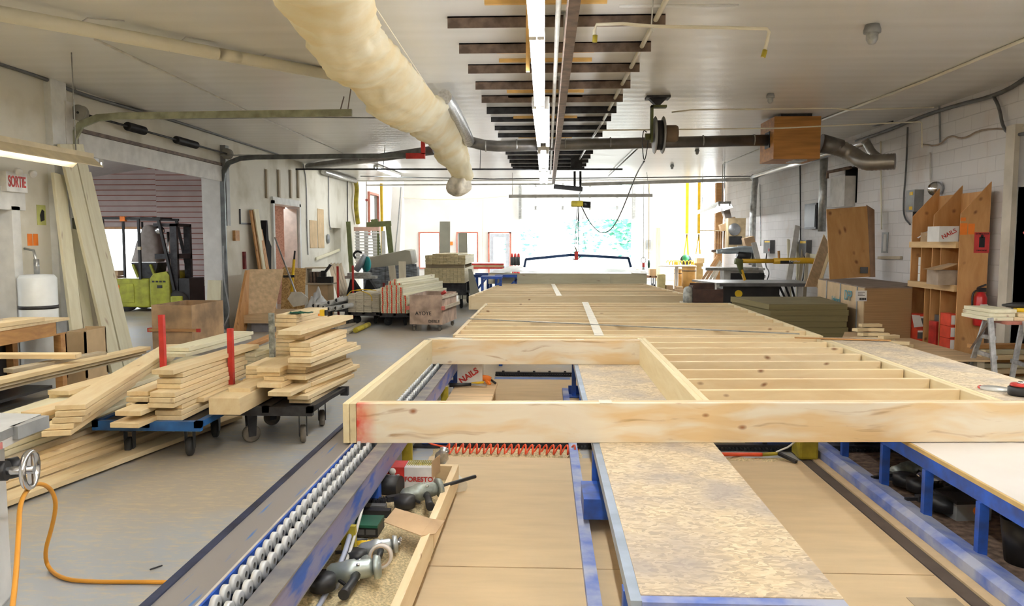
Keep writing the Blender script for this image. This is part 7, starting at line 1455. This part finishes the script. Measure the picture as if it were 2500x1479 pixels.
# stacked lumber on a dark cart before the bay
Ye = 19.0; xe = XP(1036,Ye,.8)
cart('lumber_cart', 'dark high cart under the big bundles of stud ends', xe-.05, xe+1.1, Ye+.1, Ye+2.2, .42, DKSTEEL, [(xe+.1,Ye+.3),(xe+.9,Ye+.3),(xe+.1,Ye+2.0),(xe+.9,Ye+2.0)], TYRE, .12)
t = thing('pallet_rack', 'dark timber bolsters between the cart and the lower stud bundle', 'bolster', (xe+.5,Ye+1,.42))
for k in range(3): MB(DKSTEEL).box(xe,xe+1.05,Ye+.15+.9*k,Ye+.25+.9*k,.42,.66).build('bolster', t)
ENDS = wood('stud ends', (.72,.62,.38), (.60,.50,.28), knots=.3)
bundle(11, 9, xe, Ye, .66, .093, .042, 2.4, 0, ENDS, 'stud in the lower big bundle whose square ends face the camera', 'lower bundle of stud ends', jit=.008)
for y in (Ye+.2, Ye+2.0): tag(MB(WOODG).box(xe,xe+1.0,y,y+.09,1.04,1.13).build('spacer_block'), ('nearer' if y < Ye+1 else 'farther') + ' wood spacer between the two stud bundles', 'spacer')
bundle(11, 7, xe+.02, Ye, 1.13, .093, .038, 2.4, 0, ENDS, 'stud in the upper bundle on top of the spacers', 'upper bundle of stud ends', lambda c, r: r == 6 and (c < 2 or c > 8), jit=.02)
for pl, pr, pb, pt, lb in ((1069,1097,655,540,'tall greige sheet standing behind the stud bundles'),(1115,1140,660,568,'shorter greige sheet tilted behind the stud bundles')):
    a, b = D(pl,pt,22.5), D(pr,pb,22.5); o = (b.x-a.x)*.1 if pl > 1100 else .02
    tag(slab(MB(GWRAP), [V((a.x+o*2,22.3,0)),V((b.x+o*2,22.3,0)),V((b.x-o,22.9,a.z)),V((a.x,22.9,a.z))], (0,1,.2), .02).build('greige_sheet'), lb, 'sheet')
tag(slab(MB(GWRAP), [V((xe+1.14,Ye+.3,.0)),V((xe+1.5,Ye+.3,.0)),V((xe+1.15,Ye+.5,1.0)),V((xe+1.06,Ye+.5,1.0))], (0,1,0), .02).build('pale_sheet'), 'pale board leaning at the right side of the stud bundles', 'sheet')
# red and white table behind
t = thing('red_table', 'long red edged table across the far bay left of the overhead door', 'table', (-3.3,28,0)); y = 28; a, b = XP(1065,y,.75), XP(1230,y,.75)
MB(FILM).box(a,b,y,y+1.5,.80,.9).build('top', t); MB(RED).box(a,b,y-.03,y,.84,.9).box(a,b,y-.03,y,.70,.76).build('edge_rail', t, split=True); MB(CARD).box(a,b,y-.02,y,.76,.84).build('middle_rail', t)
for x in (a+.1,b-.1): MB(BLUE).box(x-.05,x+.05,y+.05,y+.15,0,.8).box(x-.05,x+.05,y+1.3,y+1.4,0,.8).build('leg', t, split=True)
# blue trestle by the far frame
t = thing('blue_table', 'blue steel table between the stud bundles and the film covered panel', 'table', D(1175,690,21)); y = 20.8; a, b = XP(1152,y,.7), XP(1196,y,.7)
MB(BLUE).box(a,b,y,y+.05,.72,.80).box(a,b,y+1,y+1.05,.72,.80).build('top_rail', t, split=True); MB(BLUE).bar((a,y,.2),(b-.1,y,.7),.05).build('brace', t)
for x in (a+.05,b-.05): MB(BLUE).box(x-.04,x+.04,y,y+.06,0,.72).box(x-.04,x+.04,y+.98,y+1.04,0,.72).build('leg', t, split=True)
# hanging yellow items, leaning panels in the bay
tag(MB(YELLOW).cyl(D(931,448,25.4), V((D(931,448,25.4).x,25.4,0)), .05, n=10).build('yellow_pipe'), 'upright yellow pipe at the left end of the bay', 'pipe')
tag(slab(MB(WALLB), [V((D(946,640,26.5).x,26.3,0)),V((D(972,640,26.5).x,26.3,0)),D(984,456,28),D(958,456,28)], (0,1,0), .05).build('white_panel'), 'tall white panel leaning in the left corner of the bay', 'panel')
cable('grey rod leaning beside the tall white panel', [D(964,620,26), D(972,545,26.5), D(979,456,27)], .02, GREY, 'rod', 'rod')
cable('drooping brown cable along the far bay wall', [D(978,482,33.8), D(1060,488,33.8), D(1180,484,33.8), D(1240,478,33.8)], .02, PVC)
cable('thin conduit dropping down the far wall to the personnel door', [D(1180,484,33.8), D(1178,580,33.8), D(1180,645,33.8)], .02, PVC, 'conduit', 'conduit')
t = thing('cable_drop', 'thin cord with a red plug at the left bay corner', 'cord', D(895,480,24.9)); MB(RUST).cyl(V((D(895,455,24.715).x,24.715,4.2)), D(895,610,24.715), .012, n=6).build('cord', t); MB(RED).lathe([(0,0),(.04,.02),(.04,.08),(0,.1)],10,tuple(D(895,492,24.9)),(0,0,1)).build('plug', t)
for px, lb in ((1100,'small orange square on the far wall between the windows'),): p = D(px,594,33.95); tag(MB(ORANGE).box(p.x-.1,p.x+.1,33.9,33.97,p.z-.08,p.z+.08).build('orange_square'), lb, 'sign')
for k, px in enumerate((1250,1258,1266)):
    p = D(px,650,29); t = thing('gas_bottle', ('left','middle','right')[k]+' of the red and black bottles beside the overhead door', 'bottle', (p.x,29,0)); z1 = D(px,618,29).z
    MB(RED).lathe([(0,0),(.055,0),(.06,.03),(.06,z1-.5),(.0,z1-.45)],14,(p.x,29,0)).build('lower_body', t); MB(BLACK).lathe([(.0,z1-.46),(.062,z1-.46),(.062,z1-.15),(0,z1-.15)],14,(p.x,29,0)).build('dark_band', t); MB(RED).lathe([(0,z1-.15),(.055,z1-.15),(.04,z1-.03),(0,z1)],14,(p.x,29,0)).build('red_cap', t)
board('orange plank standing at the far wall right of the overhead door', D(1607,556,33.7), V((D(1608,640,33.2).x,33.3,.0)), .2, .05, wood('peach plank', (.75,.5,.3), (.65,.4,.22)), up=(0,-1,0))
for k, px in enumerate((1571,1584)):
    t = thing('chain_hook' if k == 0 else 'green_hook', ('silver hook and weight' if k == 0 else 'green tool')+' hanging on a line '+('right of the overhead door' if k == 0 else 'beside the silver hook'), 'hook', D(px,640,25)); MB(STEEL if k == 0 else YELLOW).cyl(V((D(px,452,25).x,25,5.0)), D(px,632,25), .01, n=6).build('line', t)
    if k == 0: MB(STEEL).tube([D(1571+6*math.cos(a_),635+7*math.sin(a_),25) for a_ in [i*.6283 for i in range(11)]], .012, n=6).build('ring', t); MB(RED).cyl(D(1571,642,25), D(1571,652,25), .04).build('red_band', t); MB(STEEL).cyl(D(1571,652,25), D(1571,662,25), .045).build('weight', t)
    else: MB(DKGREEN).lathe([(0,0),(.03,.03),(.04,.15),(.02,.26),(0,.28)],10,tuple(D(1584,655,25)),(0,0,1)).build('tool_body', t)
t = thing('wall_phone', 'grey intercom box with a looped cord on the far wall at right', 'phone', D(1582,598,33.8)); a, b, c, d = XB(1577,1588,608,586,33.9); MB(GREY).box(a,b,33.8,33.98,c,d).build('box_body', t); MB(PVC).tube(smooth([D(1582,608,33.8), D(1584,616,33.8), D(1590,617,33.8)]), .02, n=6).build('cord', t)
# yellow slings
for px, py, y, lb in ((1677,622,27.5,'left yellow lifting sling hanging in the bright right corner of the bay'),(1706,620,26.5,'right yellow lifting sling hanging in the bright right corner of the bay')):
    t = thing('lifting_sling', lb, 'sling', D(px,py,y)); top = D(px+.5,440,y); MB(YELLOW).bar(D(px,570,y), V((top.x,y,4.95)), .1, .02, up=(0,1,0)).build('strap', t); MB(YELLOW).bar(D(px,572,y), D(px-7,py,y), .03,.02).build('left_tail', t); MB(YELLOW).bar(D(px,572,y), D(px+3,py,y), .05,.02).build('right_tail', t)
    
c = D(1674,630,27.4); t = thing('circular_saw', 'green circular saw hanging from the left yellow sling', 'saw', c); MB(mat('saw green', (.03,.32,.12), .5)).lathe([(0,-.08),(.1,-.07),(.13,0),(.1,.07),(0,.08)],18,tuple(c),(.3,-1,.2)).build('motor_body', t); MB(DKSTEEL).lathe([(0,-.01),(.2,-.01),(.2,.01),(0,.01)],26,tuple(c+V((.02,.07,-.08))),(0,1,0)).build('blade', t); MB(BLACK).bar(c+V((.05,0,-.05)),c+V((.25,.0,-.2)),.1,.08).build('base_plate', t)
c = D(1706,650,26.4); z1 = D(0,628,26.4).z
t = thing('wooden_post', 'upright wooden block post under the right yellow sling', 'post', (c.x,26.4,0)); MB(mat('post ochre', (.52,.38,.17), .7)).box(c.x-.16,c.x+.13,26.3,26.6,0,z1-.18).build('post_body', t); MB(WOOD).box(c.x-.1,c.x+.16,26.25,26.6,z1-.18,z1).build('cap_block', t)
# drums, round table, hose
t = thing('round_table', 'white round table with yellow hose on it in the bright bay corner', 'table', D(1650,650,26)); c = V((XP(1652,26.2,.85),26.2,0)); MB(mat('white table top', (.8,.72,.64), .5)).lathe([(0,.86),(.62,.86),(.64,.88),(.62,.90),(0,.90)],36,tuple(c)).build('table_top', t); MB(WHITE).lathe([(0,0),(.25,0),(.25,.03),(.06,.06),(.06,.86),(0,.86)],18,tuple(c)).build('pedestal', t)
pts = []
for i in range(200): a_ = i*.35; pts.append(V((c.x-.32+.0045*i*.5+.0, 26.25, .985))+V((.05*math.sin(a_*.13), .12*math.cos(a_), .075*math.sin(a_)))+V((.0022*i,0,0)))
tag(MB(YELLOW).tube(pts, .014, n=6).build('yellow_hose'), 'coiled yellow hose lying on the round table', 'hose')
DRUM = mat('fibre drum', (.62,.34,.09), .55, var=.12)
for px, y, hw, z1, lb in ((1697-15,25.6,17,.86,'tan fibre drum in front of the yellow slings'),(1659,26.9,13,.72,'tan fibre drum behind the pedestal of the round table')):
    r = hw*y/F; x = XP(px,y,.5); t = thing('fibre_drum', lb, 'drum', (x,y,0)); MB(DRUM).lathe([(0,0),(r,0),(r,z1),(0,z1)],28,(x,y,0)).build('drum_body', t); MB(mat('drum lid', (.80,.62,.4), .5) if px > 1670 else bpy.data.materials['drum lid']).lathe([(0,z1),(r*1.04,z1),(r*1.04,z1+.04),(0,z1+.05)],28,(x,y,0)).build('lid', t); MB(RUST).lathe([(r,z1-.14),(r+.005,z1-.14),(r+.005,z1-.11),(r,z1-.11)],28,(x,y,0)).build('band', t)
for pl, pr, z0, z1, y, m_, lb in ((1607,1625,0,.62,25.3,mat('olive bag', (.5,.42,.2), .8),'olive bag of waste left of the round table'),(1628,1644,0,.26,25.2,CARD,'small brown carton in front of the round table'),(1648,1670,0,.15,24.9,CARD,'flat brown carton left of the tan drum'),(1652,1668,.15,.24,24.95,CARD,'smaller carton on the flat brown carton'),(1586,1602,.5,.74,27,mat('peach box', (.75,.5,.28), .7),'peach box on the small brown cart beyond the film covered panel')):
    a, b = XP(pl,y,.4), XP(pr,y,.4); tag(MB(m_).box(a,b,y,y+.35,z0,z1).build('waste_bag' if 'bag' in lb else 'carton', bevel=.02 if 'bag' in lb else 0), lb, 'bag' if 'bag' in lb else 'carton')
cart('small_cart', 'small brown cart with black casters in the far bay', XP(1572,27,.4), XP(1604,27,.4), 27, 27.8, .5, mat('brown cart deck', (.35,.2,.12), .7), [(XP(1577,27,.2),27.1),(XP(1599,27,.2),27.1),(XP(1577,27,.2),27.7),(XP(1599,27,.2),27.7)], TYRE, .1)
tag(MB(FILM).grid(lambda u,v: V((2.9+2.2*u, 22.6+2.2*v, .02+.08*max(0,noise.noise(V((u*5,v*5,4)))+.4)*min(1,5*min(u,1-u,v,1-v)))),24,24).build('plastic_sheet'), 'crumpled white plastic sheet on the floor beyond the film covered panel', 'plastic sheet')
for k in range(4): c = G(1642+9*k,700-(k%2)*5,.3); tag(MB(mat('bark brown', (.2,.12,.07), .9) if k == 0 else bpy.data.materials['bark brown']).lathe([(0,0),(.12,.02),(.14,.08),(.08,.16),(0,.18)],8,(XP(1642+9*k,20.5,.3),20.5+.1*(k%2),.0),(.1*k,0,1)).build('rubber_lump'), ('left','second','third','right')[k]+' of the brown lumps on the floor left of the mottled canister', 'scrap')
# trees outside the overhead door
def leafy(label, x, y, h, r, n, seed, mleaf):
    rnd = random.Random(seed); t = thing('tree', label, 'tree', (x,y,0)); MB(mat('trunk', (.5,.55,.45), .9) if 'trunk' not in bpy.data.materials else bpy.data.materials['trunk']).tube([(x,y,0),(x+.1,y,h*.4),(x,y,h*.75)],[.16,.12,.06],n=8).build('trunk', t)
    mb = MB(mleaf)
    for i in range(n):
        u = rnd.random(); a = rnd.random()*6.283; ph = math.acos(2*rnd.random()-1); rr = r*(.55+.45*u)*(1+.35*noise.noise(V((math.cos(a)*2,math.sin(a)*2,ph*2+seed))))
        c = V((x+rr*math.sin(ph)*math.cos(a), y+rr*math.sin(ph)*math.sin(a), h*.62+rr*math.cos(ph)*h*.55/r*.9)); s = .16+.14*rnd.random(); q_ = Matrix.Rotation(rnd.random()*6.28,3,'Z') @ Matrix.Rotation(rnd.random()*3,3,'X')
        mb.add([c+q_ @ V((-s,0,0)), c+q_ @ V((0,-s*.5,0)), c+q_ @ V((s,0,0)), c+q_ @ V((0,s*.5,0))], [(0,1,2,3)])
    mb.build('foliage', t)
LEAF = mat('mint green leaves', (.16,.42,.30), .8, var=.3, scale=1.5, c2=(.11,.34,.25))
leafy('leafy tree behind the right half of the overhead door opening', 6.3, 52, 5.4, 2.6, 1500, 1, LEAF); leafy('leafy tree further back behind the middle of the door opening', 3.4, 60, 4.2, 2.0, 260, 2, LEAF); leafy('small sparse bush behind the left half of the door opening', -2.0, 58, 3.0, 1.6, 150, 3, LEAF)
